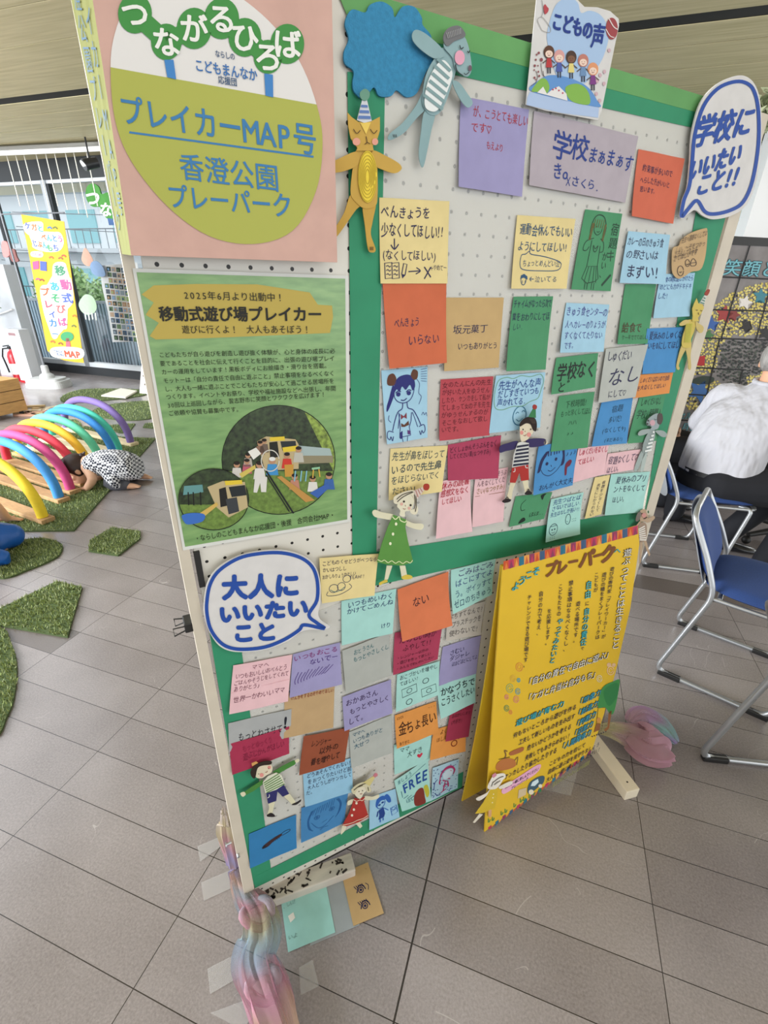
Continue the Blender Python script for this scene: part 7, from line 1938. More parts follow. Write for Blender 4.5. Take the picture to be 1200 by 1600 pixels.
def d_col(f):
    r2 = random.Random(8); pc = ['#5f7a5a', '#3f5a7a', '#8a9aa8', '#2f3f38', '#a8896a', '#7aa0c8', '#b8a08a', '#56606a', '#98b078']
    for j in range(13):
        for i in range(7):
            x = 652 + 31 * i + j * 6.6; y = 762 + 37 * j + i * 3
            if j < 3 and i < 1: continue
            f.fill([(x, y), (x + 26, y + 2), (x + 29, y + 31), (x + 3, y + 29)], pc[r2.randrange(9)], .002)
            f.fill([(x + 6, y + 12), (x + 14, y + 8), (x + 20, y + 24), (x + 7, y + 25)], pc[r2.randrange(9)], .003)


winflat('photo_collage', 'sheet of many small photographs stuck on the left window beside the board', 'photo sheet', [(640, 760), (880, 740), (960, 1245), (722, 1250), (690, 1050), (655, 900)], '#dfe2e4', .02, .003, smooth=False, draw=d_col)
for nm, lb, px, c in (('paper_streamer', 'pink paper streamer hung at the far left window', [(10, 610), (45, 612), (60, 690), (22, 700)], '#dc8a86'), ('cloth_doll', 'tiny brown-haired hanging doll beside the pink streamer', [(60, 660), (90, 655), (105, 700), (118, 730), (80, 735), (62, 700)], '#8a5a56')): winflat(nm, lb, 'decoration', px, c, .5, .02)

# --- ceiling fittings
T0 = fl(3, 243, 2.86); T1 = fl(160, 236, 2.86); dT = (T1 - T0) / np.linalg.norm(T1 - T0)
tl = empty('tube_light', tuple((T0 + T1) / 2), math.atan2(dT[1], dT[0])); tag(tl, 'long white tube light under the ceiling above the left windows', 'ceiling light')
mb = MB(); mb.box((0, 0, .065), (2.2, .12, .03), bev=.004); mb.build('housing', mat('housing_grey', '#77756f', .4, metal=.3), tl)
mb = MB(); mb.tube([(-1.05, 0, .025), (1.05, 0, .025)], .026, 14); mb.build('tube', mat('tube_glow', '#fbfaf4', .4, emit=.3), tl, True)
sp_ = fl(140, 250, 2.74)
spot = empty('spotlight', tuple(sp_)); tag(spot, 'small black can spotlight hanging from the ceiling at left', 'spotlight')
mb = MB(); mb.cyl((.05, .06, -.01), (-.05, -.06, -.06), .055, .06, 22); mb.build('can', mat('can_dark', '#3a3a3c', .35, metal=.5), spot, True)
mb = MB(); mb.tube([(0, 0, 0), (0, 0, CEIL - 2.74)], .01, 8); mb.build('stem', MATS['can_dark'], spot)
mb = MB(); mb.cyl((-.051, -.0612, -.061), (-.052, -.0624, -.062), .05, n=22); mb.build('lens', mat('lens_grey', '#c9c9c6', .2), spot)

# ================================================================== right side: mosaic screen, chairs, people
md = np.array([.977, .211, 0]); mn = np.array([.211, -.977, 0])
MQ = fl(1150, 372, 1.82); MQ[2] = 0
mo = empty('mosaic_screen', tuple(MQ)); tag(mo, 'dark standing screen covered in a yellow paper mosaic with teal lettering', 'screen')
mp_ = lambda x, y, lift=0.0: vpl(x, y, MQ, mn) + mn * lift - MQ
ang = math.atan2(md[1], md[0])
M4 = Matrix.Rotation(ang, 4, 'Z')
mb = MB(); mb.box((.55, .02, .92), (2.6, .035, 1.76), M4=M4); mb.build('panel', mat('slate_card', '#8a8585', .85, noise=.22, nscale=7), mo)
mb = MB(); mb.box((.55, .02, 1.805), (2.64, .05, .05), M4=M4); mb.box((-.77, .02, .91), (.04, .05, 1.82), M4=M4); mb.box((1.87, .02, .91), (.04, .05, 1.82), M4=M4); mb.box((.55, .02, .02), (2.64, .26, .04), M4=M4); mb.build('frame', blackm, mo)
f = Flat(mp_, 980, 300, .25)
r2 = random.Random(21)
Y1 = [(440, 950), (500, 790), (530, 720), (640, 640), (760, 590), (920, 550), (1100, 560), (1150, 900), (650, 900), (590, 950), (555, 1100), (540, 1130), (395, 1150)]
Yex = [(590, 960), (650, 925), (1150, 915), (1150, 1150), (860, 1180), (700, 1230), (560, 1150)]
yl = ['#e0cf72', '#e6d888', '#d3c060', '#ddc96a']
for j in range(48):
    for i in range(56):
        x = 330 + i * 15 + (j % 2) * 7 + r2.uniform(-6, 6); y = 560 + j * 19 + r2.uniform(-8, 8)
        e2 = ((x - 505) / 150) ** 2 + ((y - 1285) / 112) ** 2 < 1; e3 = ((x - 850) / 110) ** 2 + ((y - 1180) / 55) ** 2 < 1 and x > 740
        c = None
        if inside((x, y), Y1) and not inside((x, y), Yex): c = yl[r2.randrange(4)]
        elif e2 or e3: c = yl[r2.randrange(4)]
        elif inside((x, y), Yex): c = ['#262b2a', '#2f3532', '#3a423c', '#1e2120', '#4a5248'][r2.randrange(5)]
        if c is None: continue
        if r2.random() < .06: c = '#23211f'
        a = r2.uniform(0, PI); s = r2.uniform(7.5, 12)
        f.fill([(x + s * math.cos(a), y + s * .9 * math.sin(a)), (x + s * .8 * math.cos(a + 1.4), y + s * .8 * math.sin(a + 1.4)), (x - s * math.cos(a), y - s * .9 * math.sin(a)), (x - s * .8 * math.cos(a + 1.4), y - s * .8 * math.sin(a + 1.4))], c, .0012 + .0006 * r2.random())
f.build('paper_mosaic', mo)
f = Flat(mp_, 980, 300, .25)


def star(cx, cy, r_, c, n=5, k=.45, rot=0.0, sx=1.0): f.fill([(cx + sx * (r_ if q % 2 == 0 else r_ * k) * math.sin(rot + PI * q / n), cy - (r_ if q % 2 == 0 else r_ * k) * math.cos(rot + PI * q / n)) for q in range(2 * n)], c, .003)


for cx, cy, r_, c, rot in ((605, 765, 62, '#a33c3a', .2), (520, 825, 52, '#3a62a8', .1), (735, 690, 48, '#e8e2dc', .3), (832, 650, 52, '#3f8494', .1), (505, 895, 42, '#4a7a4a', .3), (450, 1245, 78, '#3f6fb0', .5), (665, 765, 44, '#8a3a36', .4), (860, 880, 50, '#262422', .2), (740, 840, 44, '#2a2624', .6)): star(cx, cy, r_, c, 5, .5, rot)
f.fill([(425, 1030), (485, 1022), (480, 1085), (422, 1085)], '#b3262c', .003); f.fill([(490, 1320), (545, 1285), (600, 1280), (590, 1340), (520, 1350)], '#7a3430', .003, True); f.fill([(395, 1180), (470, 1150), (540, 1160), (520, 1195), (430, 1200)], '#2c3a30', .003, True)
f.build('paper_figures', mo)
f = Flat(mp_, 980, 300, .25)
for p, q in (((768, 320), (585, 915)), ((575, 915), (500, 1250)), ((500, 1250), (440, 1420)), ((880, 640), (800, 930)), ((720, 1110), (690, 1230)), ((530, 735), (900, 745)), ((460, 912), (900, 925)), ((400, 1095), (740, 1112)), ((360, 1262), (560, 1275)), ((580, 530), (900, 545)), ((330, 1425), (470, 1432)), ((930, 320), (880, 640))): f.stroke([p, q], 9, '#151414', .004, smooth=False)
f.build('seam_tape', mo)
f = Flat(mp_, 980, 300, .25)
f.otext('笑顔と', 600, 470, 950, 486, 112, '#79bcc8', '#1d4450', .04, .006); f.otext('セル', 325, 1395, 402, 1398, 50, '#79bcc8', '#1d3a44', .04); f.otext('月5日', 340, 1468, 470, 1470, 56, '#79bcc8', '#1d3a44', .04); f.otext('日4時', 340, 1522, 460, 1524, 50, '#79bcc8', '#1d3a44', .04)
f.build('lettering', mo)
# white pillar and hanging plant by the right windows
pp = fl(1192, 400, 1.3); pr = rl(pp)
P0 = rw(0, WALL_Y - .25); a = vpl(1183, 320, P0, GN); ar = rl(a)
mb = MB(); rbox(mb, ar[0] - .05, ar[0] + .55, WALL_Y - .32, WALL_Y - .02, 0, CEIL); o = rbuild(mb, 'pillar', [mat('pillar_white', '#ececec', .6)]); tag(o, kind='structure')
hp = vpl(1190, 182, rw(0, WALL_Y - 1.6), GN)
o = empty('hanging_plant', tuple(hp)); tag(o, 'pale trailing plant hanging from the ceiling behind the round speech bubble', 'plant')
V, F = leaf_cloud(160, 0, 0, 0, .10, .10, .14, .05, 4, .1); mb = MB(); mb.add(V, F); mb.build('leaves', mat('plant_pale', '#b8bf9c', .7), o)
mb = MB(); mb.tube([(0, 0, .05), (0, 0, CEIL - hp[2])], .004, 5); mb.build('cord', MATS['string_white'], o)

# ------------------------------------------------------------------ stacking chairs
chrome = mat('chair_tube', '#aeb0b2', .32, metal=.75); bluef = mat('blue_fabric', '#2a4682', .85, noise=.12, nscale=300, bump=.2, bscale=900); greyp = mat('grey_shell', '#8d9094', .5)


def fillet(pts, r_, k=5):
    out = [Vector(pts[0])]
    for a, b_, c in zip(pts[:-2], pts[1:-1], pts[2:]):
        a, b_, c = Vector(a), Vector(b_), Vector(c); u = (a - b_); v = (c - b_)
        d = min(r_, u.length * .45, v.length * .45); p, q = b_ + u.normalized() * d, b_ + v.normalized() * d
        for t in range(k + 1):
            t /= k; out.append(p * (1 - t) ** 2 + b_ * 2 * t * (1 - t) + q * t * t)
    out.append(Vector(pts[-1])); return out


def pad_mesh(fn, nu=14, nv=14, th=.035):
    V = []; F = []
    for s in (1, -1):
        for j in range(nv + 1):
            for i in range(nu + 1):
                u, v = i / nu * 2 - 1, j / nv * 2 - 1
                # rounded square outline
                e = max(abs(u), abs(v)); r_ = math.hypot(u, v); k = 1.0
                if r_ > 0:
                    sq = (abs(u) ** 4 + abs(v) ** 4) ** .25; k = e / sq if sq else 1
                uu, vv = u * k, v * k
                edge = max(0, 1 - e ** 6); V.append(fn(uu, vv, s * th / 2 * (edge ** .5)))
    m = (nu + 1) * (nv + 1)
    for j in range(nv):
        for i in range(nu):
            a = j * (nu + 1) + i; F.append((a, a + 1, a + nu + 2, a + nu + 1)); F.append((m + a + nu + 1, m + a + nu + 2, m + a + 1, m + a))
    return V, F


def make_chair(label):
    root = empty('stacking_chair'); tag(root, label, 'chair', 'blue stacking chairs')
    W_ = .218
    loop = [(.42, -.17, .425), (.47, -W_ + .01, .425), (.40, -W_, .012), (.0, -W_, .012), (.10, -W_ + .012, .44), (.04, -.19, .57), (-.045, -.17, .715), (-.05, -.13, .74), (-.05, .13, .74), (-.045, .17, .715), (.04, .19, .57), (.10, W_ - .012, .44), (.0, W_, .012), (.40, W_, .012), (.47, W_ - .01, .425), (.42, .17, .425)]
    mb = MB(); mb.tube(fillet(loop, .05), .0105, 10)
    mb.tube([(.12, -.20, .425), (.12, .20, .425)], .009, 8); mb.tube(fillet([(.09, -.20, .422), (.50, -.20, .422), (.50, .20, .422), (.09, .20, .422)], .05), .009, 8)
    mb.build('frame', chrome, root, True)
    V, F = pad_mesh(lambda u, v, h: (.285 + .235 * u, .205 * v, .446 + h + .006 * v * v - .012 * max(0, u) ** 2), th=.045); mb = MB(); mb.add(V, F); mb.build('seat', bluef, root, True)
    V, F = pad_mesh(lambda u, v, h: (.000 - .058 * v + .020 * (1 - u * u) * -1 + h + .022, .172 * u * (1 + .06 * -v), .59 + .135 * v), th=.045); mb = MB(); mb.add(V, F); mb.build('backrest', bluef, root, True)
    V, F = pad_mesh(lambda u, v, h: (.006 - .064 * v + .020 * (1 - u * u) * -1 + h, .168 * u, .57 + .155 * v), th=.010); mb = MB(); mb.add(V, F); mb.build('back_shell', greyp, root, True)
    for x in (.055, .36):
        for y in (-W_, W_):
            mb = MB(); mb.box((x, y, .011), (.085, .026, .022), bev=.004); mb.build('foot_pad', blackm, root)
    return root


def copy_tree(o, parent=None):
    c = o.copy(); COL.objects.link(c)
    if parent is not None: c.parent = parent
    for ch in list(o.children): copy_tree(ch, c)
    return c


def place(o, A, ang, side):
    """A: floor point of the visible rear foot; side -1 right foot, +1 left foot"""
    l = np.array([-math.sin(ang), math.cos(ang)])
    o.location = (A[0] - side * .218 * l[0], A[1] - side * .218 * l[1], 0); o.rotation_euler = (0, 0, ang)


ch2 = make_chair('empty blue padded chair with grey tube frame in front of the man in white'); place(ch2, fl(1022, 1048), math.radians(-39), -1)
ch1 = copy_tree(ch2); ch1['label'] = 'blue padded chair the man in the white shirt sits on'; place(ch1, fl(1000, 884), math.radians(-12), -1)
ch3 = copy_tree(ch2); ch3['label'] = 'blue chair cut off at the right picture edge, nearest to the camera'; place(ch3, fl(1090, 1185), math.radians(-6), 1)

# ------------------------------------------------------------------ bodies
skin = mat('skin', '#d3a384', .55, noise=.04, nscale=40, spec=.35); skinp = mat('skin_child', '#dcae90', .55, spec=.35)


class Body:
    """chains of tapered limbs and ellipsoids, melted into one continuous surface"""
    def __init__(self): self.mb = MB()

    def limb(self, pts, radii, n=14, flat=1.0):
        P = catmull([np.array(p, float) for p in pts], False, 4); R = np.interp(np.linspace(0, len(pts) - 1, len(P)), range(len(pts)), radii)
        self.mb.tube([tuple(p) for p in P], [float(r_) for r_ in R], n, flat=flat)
        self.mb.sphere(tuple(P[0]), float(R[0]), n=n); self.mb.sphere(tuple(P[-1]), float(R[-1]), n=n); return self

    def ball(self, c, r_, rot=None): self.mb.sphere(tuple(c), r_, n=18, M4=rot); return self

    def build(self, name, m, parent, voxel=.008, smooth=4):
        o = self.mb.build(name, m, None, True)
        md_ = o.modifiers.new('melt', 'REMESH'); md_.mode = 'VOXEL'; md_.voxel_size = voxel; md_.use_smooth_shade = True
        s_ = o.modifiers.new('soft', 'SMOOTH'); s_.factor = .5; s_.iterations = smooth
        bpy.context.view_layer.update()
        dg = bpy.context.evaluated_depsgraph_get(); me = bpy.data.meshes.new_from_object(o.evaluated_get(dg))
        o.modifiers.clear(); old = o.data; o.data = me; bpy.data.meshes.remove(old)
        if not me.materials: me.materials.append(m)
        me.polygons.foreach_set('use_smooth', [True] * len(me.polygons))
        o.name = name; o.parent = parent; return o


def hand(b, wrist, d, side, s=1.0, curl=.5):
    """palm and five separate bent fingers; d: pointing direction, side: towards the thumb"""
    d = np.array(d, float); d /= np.linalg.norm(d); t = np.array(side, float); t -= d * (t @ d); t /= np.linalg.norm(t); n_ = np.cross(d, t)
    if n_[2] > 0: n_ = -n_
    w_ = np.array(wrist, float)
    b.ball(w_ + d * .045 * s, (.032 * s, .036 * s, .020 * s))
    for k, (L, off) in enumerate(((.070, .026), (.080, .009), (.074, -.009), (.058, -.026))):
        p0 = w_ + d * .075 * s + t * off * s; p1 = p0 + (d + t * off * 2) * L * .5 * s + n_ * curl * .012 * s; p2 = p1 + d * L * .45 * s * (1 - .3 * curl) + n_ * curl * .04 * s
        b.limb([w_ + d * .05 * s + t * off * .8 * s, p0, p1, p2], [.011 * s, .0095 * s, .0085 * s, .0065 * s], 8)
    q = w_ + d * .025 * s + t * .03 * s; b.limb([w_ + d * .02 * s + t * .015 * s, q, q + (d * .6 + t * .8) * .035 * s, q + (d * .9 + t * .75) * .062 * s + n_ * .01 * s], [.014 * s, .012 * s, .0105 * s, .008 * s], 8)


def head(b, c, f_, s=1.0, up=(0, 0, 1)):
    """skull, jaw, nose, ears, brow; f_: facing direction"""
    f_ = np.array(f_, float); f_ /= np.linalg.norm(f_); u = np.array(up, float); u -= f_ * (u @ f_); u /= np.linalg.norm(u); l = np.cross(u, f_)
    R_m = Matrix(((f_[0], l[0], u[0], 0), (f_[1], l[1], u[1], 0), (f_[2], l[2], u[2], 0), (0, 0, 0, 1)))
    c = np.array(c, float)
    P = lambda x, y, z: c + f_ * x * s + l * y * s + u * z * s
    b.ball(P(-.01, 0, .02), (.098 * s, .076 * s, .095 * s), R_m); b.ball(P(.025, 0, -.045), (.068 * s, .056 * s, .072 * s), R_m); b.ball(P(.052, 0, -.088), (.030 * s, .030 * s, .024 * s), R_m)
    b.limb([P(.082, 0, .012), P(.098, 0, -.012), P(.108, 0, -.03)], [.009 * s, .011 * s, .013 * s], 8); b.ball(P(.076, 0, -.06), (.014 * s, .024 * s, .012 * s), R_m)
    for y in (-1, 1): b.ball(P(-.012, .078 * y, -.015), (.020 * s, .010 * s, .032 * s), R_m); b.ball(P(.055, .036 * y, -.028), (.026 * s, .024 * s, .022 * s), R_m); b.ball(P(.072, .028 * y, .026), (.016 * s, .026 * s, .009 * s), R_m)
    return P, R_m


def face(P, R_m, parent, s, eye='#2a1c16', lip='#a8655a'):
    mb = MB()
    for y in (-1, 1): mb.sphere(tuple(P(.078, .030 * y, .004)), (.008 * s, .012 * s, .007 * s), 0, 12, R_m)
    mb.build('eyes', mat('eye_dark', eye, .2), parent, True)
    mb = MB(); mb.tube([tuple(P(.086, .020 * y, -.060 + .003 * abs(y))) for y in (-1, -.5, 0, .5, 1)], .0042 * s, 7); mb.build('mouth', mat('lip', lip, .5), parent, True)
    mb = MB()
    for y in (-1, 1): mb.tube([tuple(P(.084, .018 * y, .024)), tuple(P(.086, .032 * y, .028)), tuple(P(.076, .046 * y, .022))], .0032 * s, 6)
    mb.build('eyebrows', mat('brow', '#3a2c26', .8), parent, True)


def hair_cap(P, R_m, parent, s, m, front=.03, low=-.05, name='hair', thick=1.0):
    """cap of hair: a shell over the skull, cut at the hairline, with combed ridges"""
    V = []; F = []; nu, nv = 36, 20
    for j in range(nv + 1):
        th = PI * j / nv
        for i in range(nu):
            ph = 2 * PI * i / nu
            x, y, z = math.sin(th) * math.cos(ph), math.sin(th) * math.sin(ph), math.cos(th)
            rg = 1 + .018 * math.sin(17 * ph + 3 * z) + .012 * math.sin(29 * ph)
            X, Y, Z = -.012 + .106 * x * rg * thick, .084 * y * rg * thick, .024 + .102 * z * rg * thick
            lim = low if x < .25 else low + (front - low) * min(1, (x - .25) / .35)
            if Z < lim: Z = lim - .004; X *= .90; Y *= .90
            V.append(tuple(P(X, Y, Z)))
    for j in range(nv):
        for i in range(nu): F.append((j * nu + i, j * nu + (i + 1) % nu, (j + 1) * nu + (i + 1) % nu, (j + 1) * nu + i))
    mb = MB(); mb.add(V, F); return mb.build(name, m, parent, True)


def rings(secs, n=28, caps=True):
    """loft of ellipses: (centre, half width, half depth, width axis, depth axis)"""
    V = []; F = []
    for c, a, b_, ax, bx in secs:
        c, ax, bx = np.array(c, float), np.array(ax, float), np.array(bx, float)
        for k in range(n):
            t = 2 * PI * k / n; V.append(c + ax * math.cos(t) * a + bx * math.sin(t) * b_)
    for i in range(len(secs) - 1):
        for k in range(n): F.append((i * n + k, i * n + (k + 1) % n, (i + 1) * n + (k + 1) % n, (i + 1) * n + k))
    if caps: F.append(tuple(range(n - 1, -1, -1))); F.append(tuple((len(secs) - 1) * n + k for k in range(n)))
    return V, F


def shoe(name, heel, toe, m, parent, s=1.0):
    heel, toe = np.array(heel, float), np.array(toe, float); d = toe - heel; d /= np.linalg.norm(d); L = .27 * s
    sd = np.array([-d[1], d[0], 0]); secs = []
    for t, w_, h in ((0, .020, .05), (.06, .034, .075), (.25, .036, .085), (.45, .040, .065), (.7, .046, .050), (.9, .038, .040), (1.0, .016, .028)):
        c = heel + d * L * t; secs.append(((c[0], c[1], h / 2 * s + .004), w_ * s, h / 2 * s, sd, (0, 0, 1)))
    mb = MB(); V, F = rings(secs, 18); mb.add(V, F); return mb.build(name, m, parent, True)


# --- the man in the white shirt
man = empty('person', (1.93, 2.58, 0)); tag(man, 'grey-haired person in white shirt and black trousers seated, seen from behind', 'person')
O = np.array([1.93, 2.58, 0.0])
hm = np.array([.80, .60, 0]); hm /= np.linalg.norm(hm); lm = np.array([-hm[1], hm[0], 0]); U = np.array([0, 0, 1.0])
P_ = lambda x, y, z: hm * x + lm * y + U * z
lg = np.array([.96, -.27, 0]); ll = np.array([.27, .96, 0])
q_ = lambda x, y, z: lg * x + ll * y + U * z
b = Body()
b.limb([P_(0, 0, .50), P_(.05, 0, .72), P_(.13, -.01, .88), P_(.20, -.02, 1.0)], [.12, .12, .11, .05])
b.limb([P_(.20, -.03, .99), P_(.22, -.03, 1.04), P_(.235, -.03, 1.09)], [.055, .052, .052])
hp_, hr_ = head(b, P_(.255, -.03, 1.15), hm * .9 + U * -.25 - lm * .1, 1.0)
sh_l, sh_r = P_(.19, .15, .94), P_(.20, -.20, .93)
el_l, el_r = P_(.24, .26, .74), P_(.26, -.27, .72); wr_l, wr_r = P_(.46, .14, .72), P_(.48, -.16, .72)
for a, e, w2, sg_ in ((sh_l, el_l, wr_l, 1), (sh_r, el_r, wr_r, -1)):
    b.limb([P_(.18, -.02 + .07 * sg_, .94), a, e, w2], [.055, .052, .042, .028]); hand(b, w2, (w2 - e) + hm * .2, -lm * sg_ + U * .2, 1.0, .6)
for sg_ in (1, -1):
    kn = q_(.44, .11 * sg_, .49); an_ = q_(.36, .11 * sg_, .10) if sg_ < 0 else q_(.20, .13, .10)
    b.limb([q_(0, .09 * sg_, .50), q_(.22, .10 * sg_, .51), kn, an_], [.10, .088, .062, .04])
body = b.build('body', skin, man, .010, 5)
hair_cap(hp_, hr_, man, 1, mat('hair_grey', '#8f8c88', .7, noise=.3, nscale=90, stretch=(1, 1, .3)), .05, -.055)
face(hp_, hr_, man, 1)
shirtm = mat('white_shirt', '#b9b8be', .8, noise=.03, nscale=20, bump=1.0, bscale=14, stretch=(1, 1, .35))
b = Body()
secs = [(P_(-.01, 0, .545), .205, .150), (P_(0, 0, .62), .205, .152), (P_(.02, 0, .72), .205, .150), (P_(.065, -.005, .82), .205, .142), (P_(.12, -.015, .90), .195, .128), (P_(.17, -.025, .965), .155, .105), (P_(.20, -.03, 1.015), .095, .080), (P_(.215, -.03, 1.045), .072, .070)]
V, F = rings([(c, w2, d2, lm, hm) for c, w2, d2 in secs]); b.mb.add(V, F)
for a, e, w2, sg_ in ((sh_l, el_l, wr_l, 1), (sh_r, el_r, wr_r, -1)): b.limb([P_(.17, -.02 + .08 * sg_, .93), a, (a + e) / 2, e * .9 + a * .1], [.082, .080, .072, .068])
b.build('shirt', shirtm, man, .009, 5)
mb = MB(); mb.tube([P_(.217, -.03, 1.05) + lm * math.cos(a) * .066 + hm * math.sin(a) * .066 + U * .008 * math.sin(a) for a in np.linspace(0, 2 * PI, 20, endpoint=False)], .014, 8, closed=True); mb.build('collar', shirtm, man, True)
trm = mat('black_trousers', '#101118', .85, noise=.1, nscale=30)
b = Body(); V, F = rings([(P_(-.01, 0, .44), .19, .15, lm, hm), (P_(-.01, 0, .50), .200, .155, lm, hm), (P_(-.01, 0, .56), .190, .140, lm, hm)]); b.mb.add(V, F)
for sg_ in (1, -1):
    kn = q_(.44, .11 * sg_, .50); an_ = q_(.35, .11 * sg_, .075) if sg_ < 0 else q_(.19, .13, .075)
    b.limb([q_(0, .09 * sg_, .51), q_(.22, .10 * sg_, .52), kn, (kn + an_) / 2, an_], [.118, .108, .082, .072, .062])
b.build('trousers', trm, man, .010, 4)
mb = MB(); V, F = rings([(P_(-.01, 0, .548), .199, .149, lm, hm), (P_(-.01, 0, .575), .199, .149, lm, hm)], caps=False); mb.add(V, F); mb.build('belt', blackm, man, True)
for sg_ in (1, -1):
    an_ = q_(.30, .11 * sg_, 0) if sg_ < 0 else q_(.14, .13, 0)
    shoe('shoe', an_, an_ + lg, mat('shoe_black', '#17171a', .25), man)

# --- second person, mostly hidden behind the board
p2 = empty('person', (1.70, 3.22, 0)); tag(p2, 'person in grey top seated behind the board post, arms folded', 'person')
h2 = np.array([.98, -.17, 0]); l2 = np.array([.17, .98, 0]); Q2 = lambda x, y, z: h2 * x + l2 * y + U * z
b = Body(); b.limb([Q2(0, 0, .50), Q2(-.02, 0, .75), Q2(.0, 0, 1.0)], [.13, .13, .06]); b.limb([Q2(0, 0, 1.0), Q2(.02, 0, 1.10)], [.05, .05]); h_p, h_r = head(b, Q2(.05, 0, 1.19), h2 + U * -.2, 1.0)
for sg_ in (1, -1):
    b.limb([Q2(0, .17 * sg_, .97), Q2(.06, .23 * sg_, .72), Q2(.26, .02 * sg_, .64)], [.05, .042, .028]); hand(b, Q2(.26, .02 * sg_, .64), -l2 * sg_ + h2 * .3, U, 1.0, .8)
    b.limb([Q2(0, .09 * sg_, .50), Q2(.42, .12 * sg_, .52), Q2(.40, .12 * sg_, .08)], [.09, .06, .04])
b.build('body', skin, p2, .011, 4); hair_cap(h_p, h_r, p2, 1, mat('hair_black', '#231d1b', .5), .05, -.06); face(h_p, h_r, p2, 1)
b = Body(); V, F = rings([(Q2(-.01, 0, .50), .18, .14, l2, h2), (Q2(-.02, 0, .75), .19, .14, l2, h2), (Q2(0, 0, .95), .19, .11, l2, h2), (Q2(0, 0, 1.03), .07, .06, l2, h2)]); b.mb.add(V, F)
for sg_ in (1, -1): b.limb([Q2(0, .15 * sg_, .96), Q2(.06, .23 * sg_, .72), Q2(.25, .04 * sg_, .645)], [.072, .062, .05])
b.build('jumper', mat('grey_jumper', '#8a8784', .85, bump=.3, bscale=40), p2, .010, 4)
b = Body(); b.ball(Q2(0, 0, .50), (.17, .17, .10))
for sg_ in (1, -1): b.limb([Q2(0, .09 * sg_, .51), Q2(.42, .12 * sg_, .52), Q2(.40, .12 * sg_, .30), Q2(.39, .12 * sg_, .08)], [.105, .085, .075, .065])
b.build('trousers', trm, p2, .010, 4)
for sg_ in (1, -1): shoe('shoe', Q2(.34, .12 * sg_, 0), Q2(1, .12 * sg_, 0), MATS['shoe_black'], p2)
ch4 = copy_tree(ch2); ch4['label'] = 'blue chair under the person in grey, hidden behind the board'; ch4.location = (1.70 - .98 * .27, 3.22 + .17 * .27, 0); ch4.rotation_euler = (0, 0, math.atan2(h2[1], h2[0]))

# office chair base poking in at the right edge
oc = empty('swivel_chair', (2.70, 2.78, 0)); tag(oc, 'black swivel chair base reaching in from the right picture edge', 'chair')
for k in range(5):
    a = math.radians(188 + 72 * k); mb = MB(); mb.tube([(0, 0, .10), (.16 * math.cos(a), .16 * math.sin(a), .085), (.31 * math.cos(a), .31 * math.sin(a), .065)], [.028, .022, .016], 10); mb.sphere((.31 * math.cos(a), .31 * math.sin(a), .028), .028, 0, 12); mb.build('leg', blackm, oc, True)
mb = MB(); mb.cyl((0, 0, .09), (0, 0, .42), .025, n=14); mb.build('gas_column', blackm, oc, True)
mb = MB(); mb.box((0, 0, .46), (.44, .44, .07), bev=.03); mb.build('seat', mat('black_fabric', '#1d1d20', .9), oc, True)
mb = MB(); mb.box((.2, 0, .8), (.05, .40, .45), bev=.02); mb.build('backrest', MATS['black_fabric'], oc, True)
# table with white top at the right edge
tb = empty('table', (2.80, 3.18, 0), math.radians(10)); tag(tb, 'white-topped table with black legs beside the man in white', 'table')
mb = MB(); mb.box((0, 0, .70), (.9, .6, .03), bev=.004); mb.build('table_top', mat('table_white', '#dfe0e0', .4), tb)
for x in (-.4, .4):
    for y in (-.25, .25): mb = MB(); mb.tube([(x, y, 0), (x, y, .685)], .022, 10); mb.build('leg', blackm, tb)

# ------------------------------------------------------------------ toddler crawling by the arches
T_ = (-2.095, 3.46); tod = empty('person', (T_[0], T_[1], 0)); tag(tod, 'toddler in black and white gingham dress crouching to peer under the arches', 'person')
tx = np.array([-.995, -.10, 0]); ty = np.array([.10, -.995, 0])      # tx: towards her head, ty: towards the camera
K_ = lambda x, y, z: (tx * x + ty * y + U * z) * .92
b = Body()
b.limb([K_(-.02, 0, .20), K_(.12, 0, .215), K_(.24, 0, .195)], [.085, .08, .066])
b.limb([K_(.24, 0, .195), K_(.29, 0, .175)], [.035, .034])
hd_c = K_(.335, .015, .150); fdir = tx * .72 - U * .62 + ty * .32
h_p, h_r = head(b, hd_c, fdir, .95, tx * .55 + U * .8)
for sg_ in (1, -1):
    w2 = K_(.24, .11 * sg_ + .01, .022); b.limb([K_(.22, .07 * sg_, .19), K_(.17, .125 * sg_, .11), w2], [.042, .036, .025]); hand(b, w2, tx * .9 + ty * .1 * sg_, -ty * sg_, .6, .1)
    kn = K_(.06, .085 * sg_, .045); an_ = K_(-.085 - (.03 if sg_ < 0 else 0), .075 * sg_ + (.03 if sg_ > 0 else -.05), .035)
    b.limb([K_(-.02, .06 * sg_, .16), kn, an_], [.06, .044, .026])
    ft = an_ + (K_(-.07, -.015 * sg_, -.012)); b.limb([an_, (an_ + ft) / 2, ft], [.024, .024, .016])
    for k in range(5): b.limb([ft + ty * (.014 * (k - 2)) * .6, ft + ty * (.014 * (k - 2)) * .6 - tx * .022 - U * .004], [.0075, .006], 6)
b.build('body', skinp, tod, .0055, 4)
face(h_p, h_r, tod, .95)
hm_ = mat('hair_brown', '#33201c', .45, noise=.3, nscale=60)
hair_cap(h_p, h_r, tod, .95, hm_, .045, -.055, thick=1.04)
mb = MB(); pt = h_p(-.115, 0, .05); mb.sphere(tuple(pt), (.024, .024, .022), 0, 12); mb.tube([tuple(pt), tuple(h_p(-.155, .01, .055))], [.016, .006], 8); mb.build('hair_bun', hm_, tod, True)
gm, nt, bb = nodes('gingham')
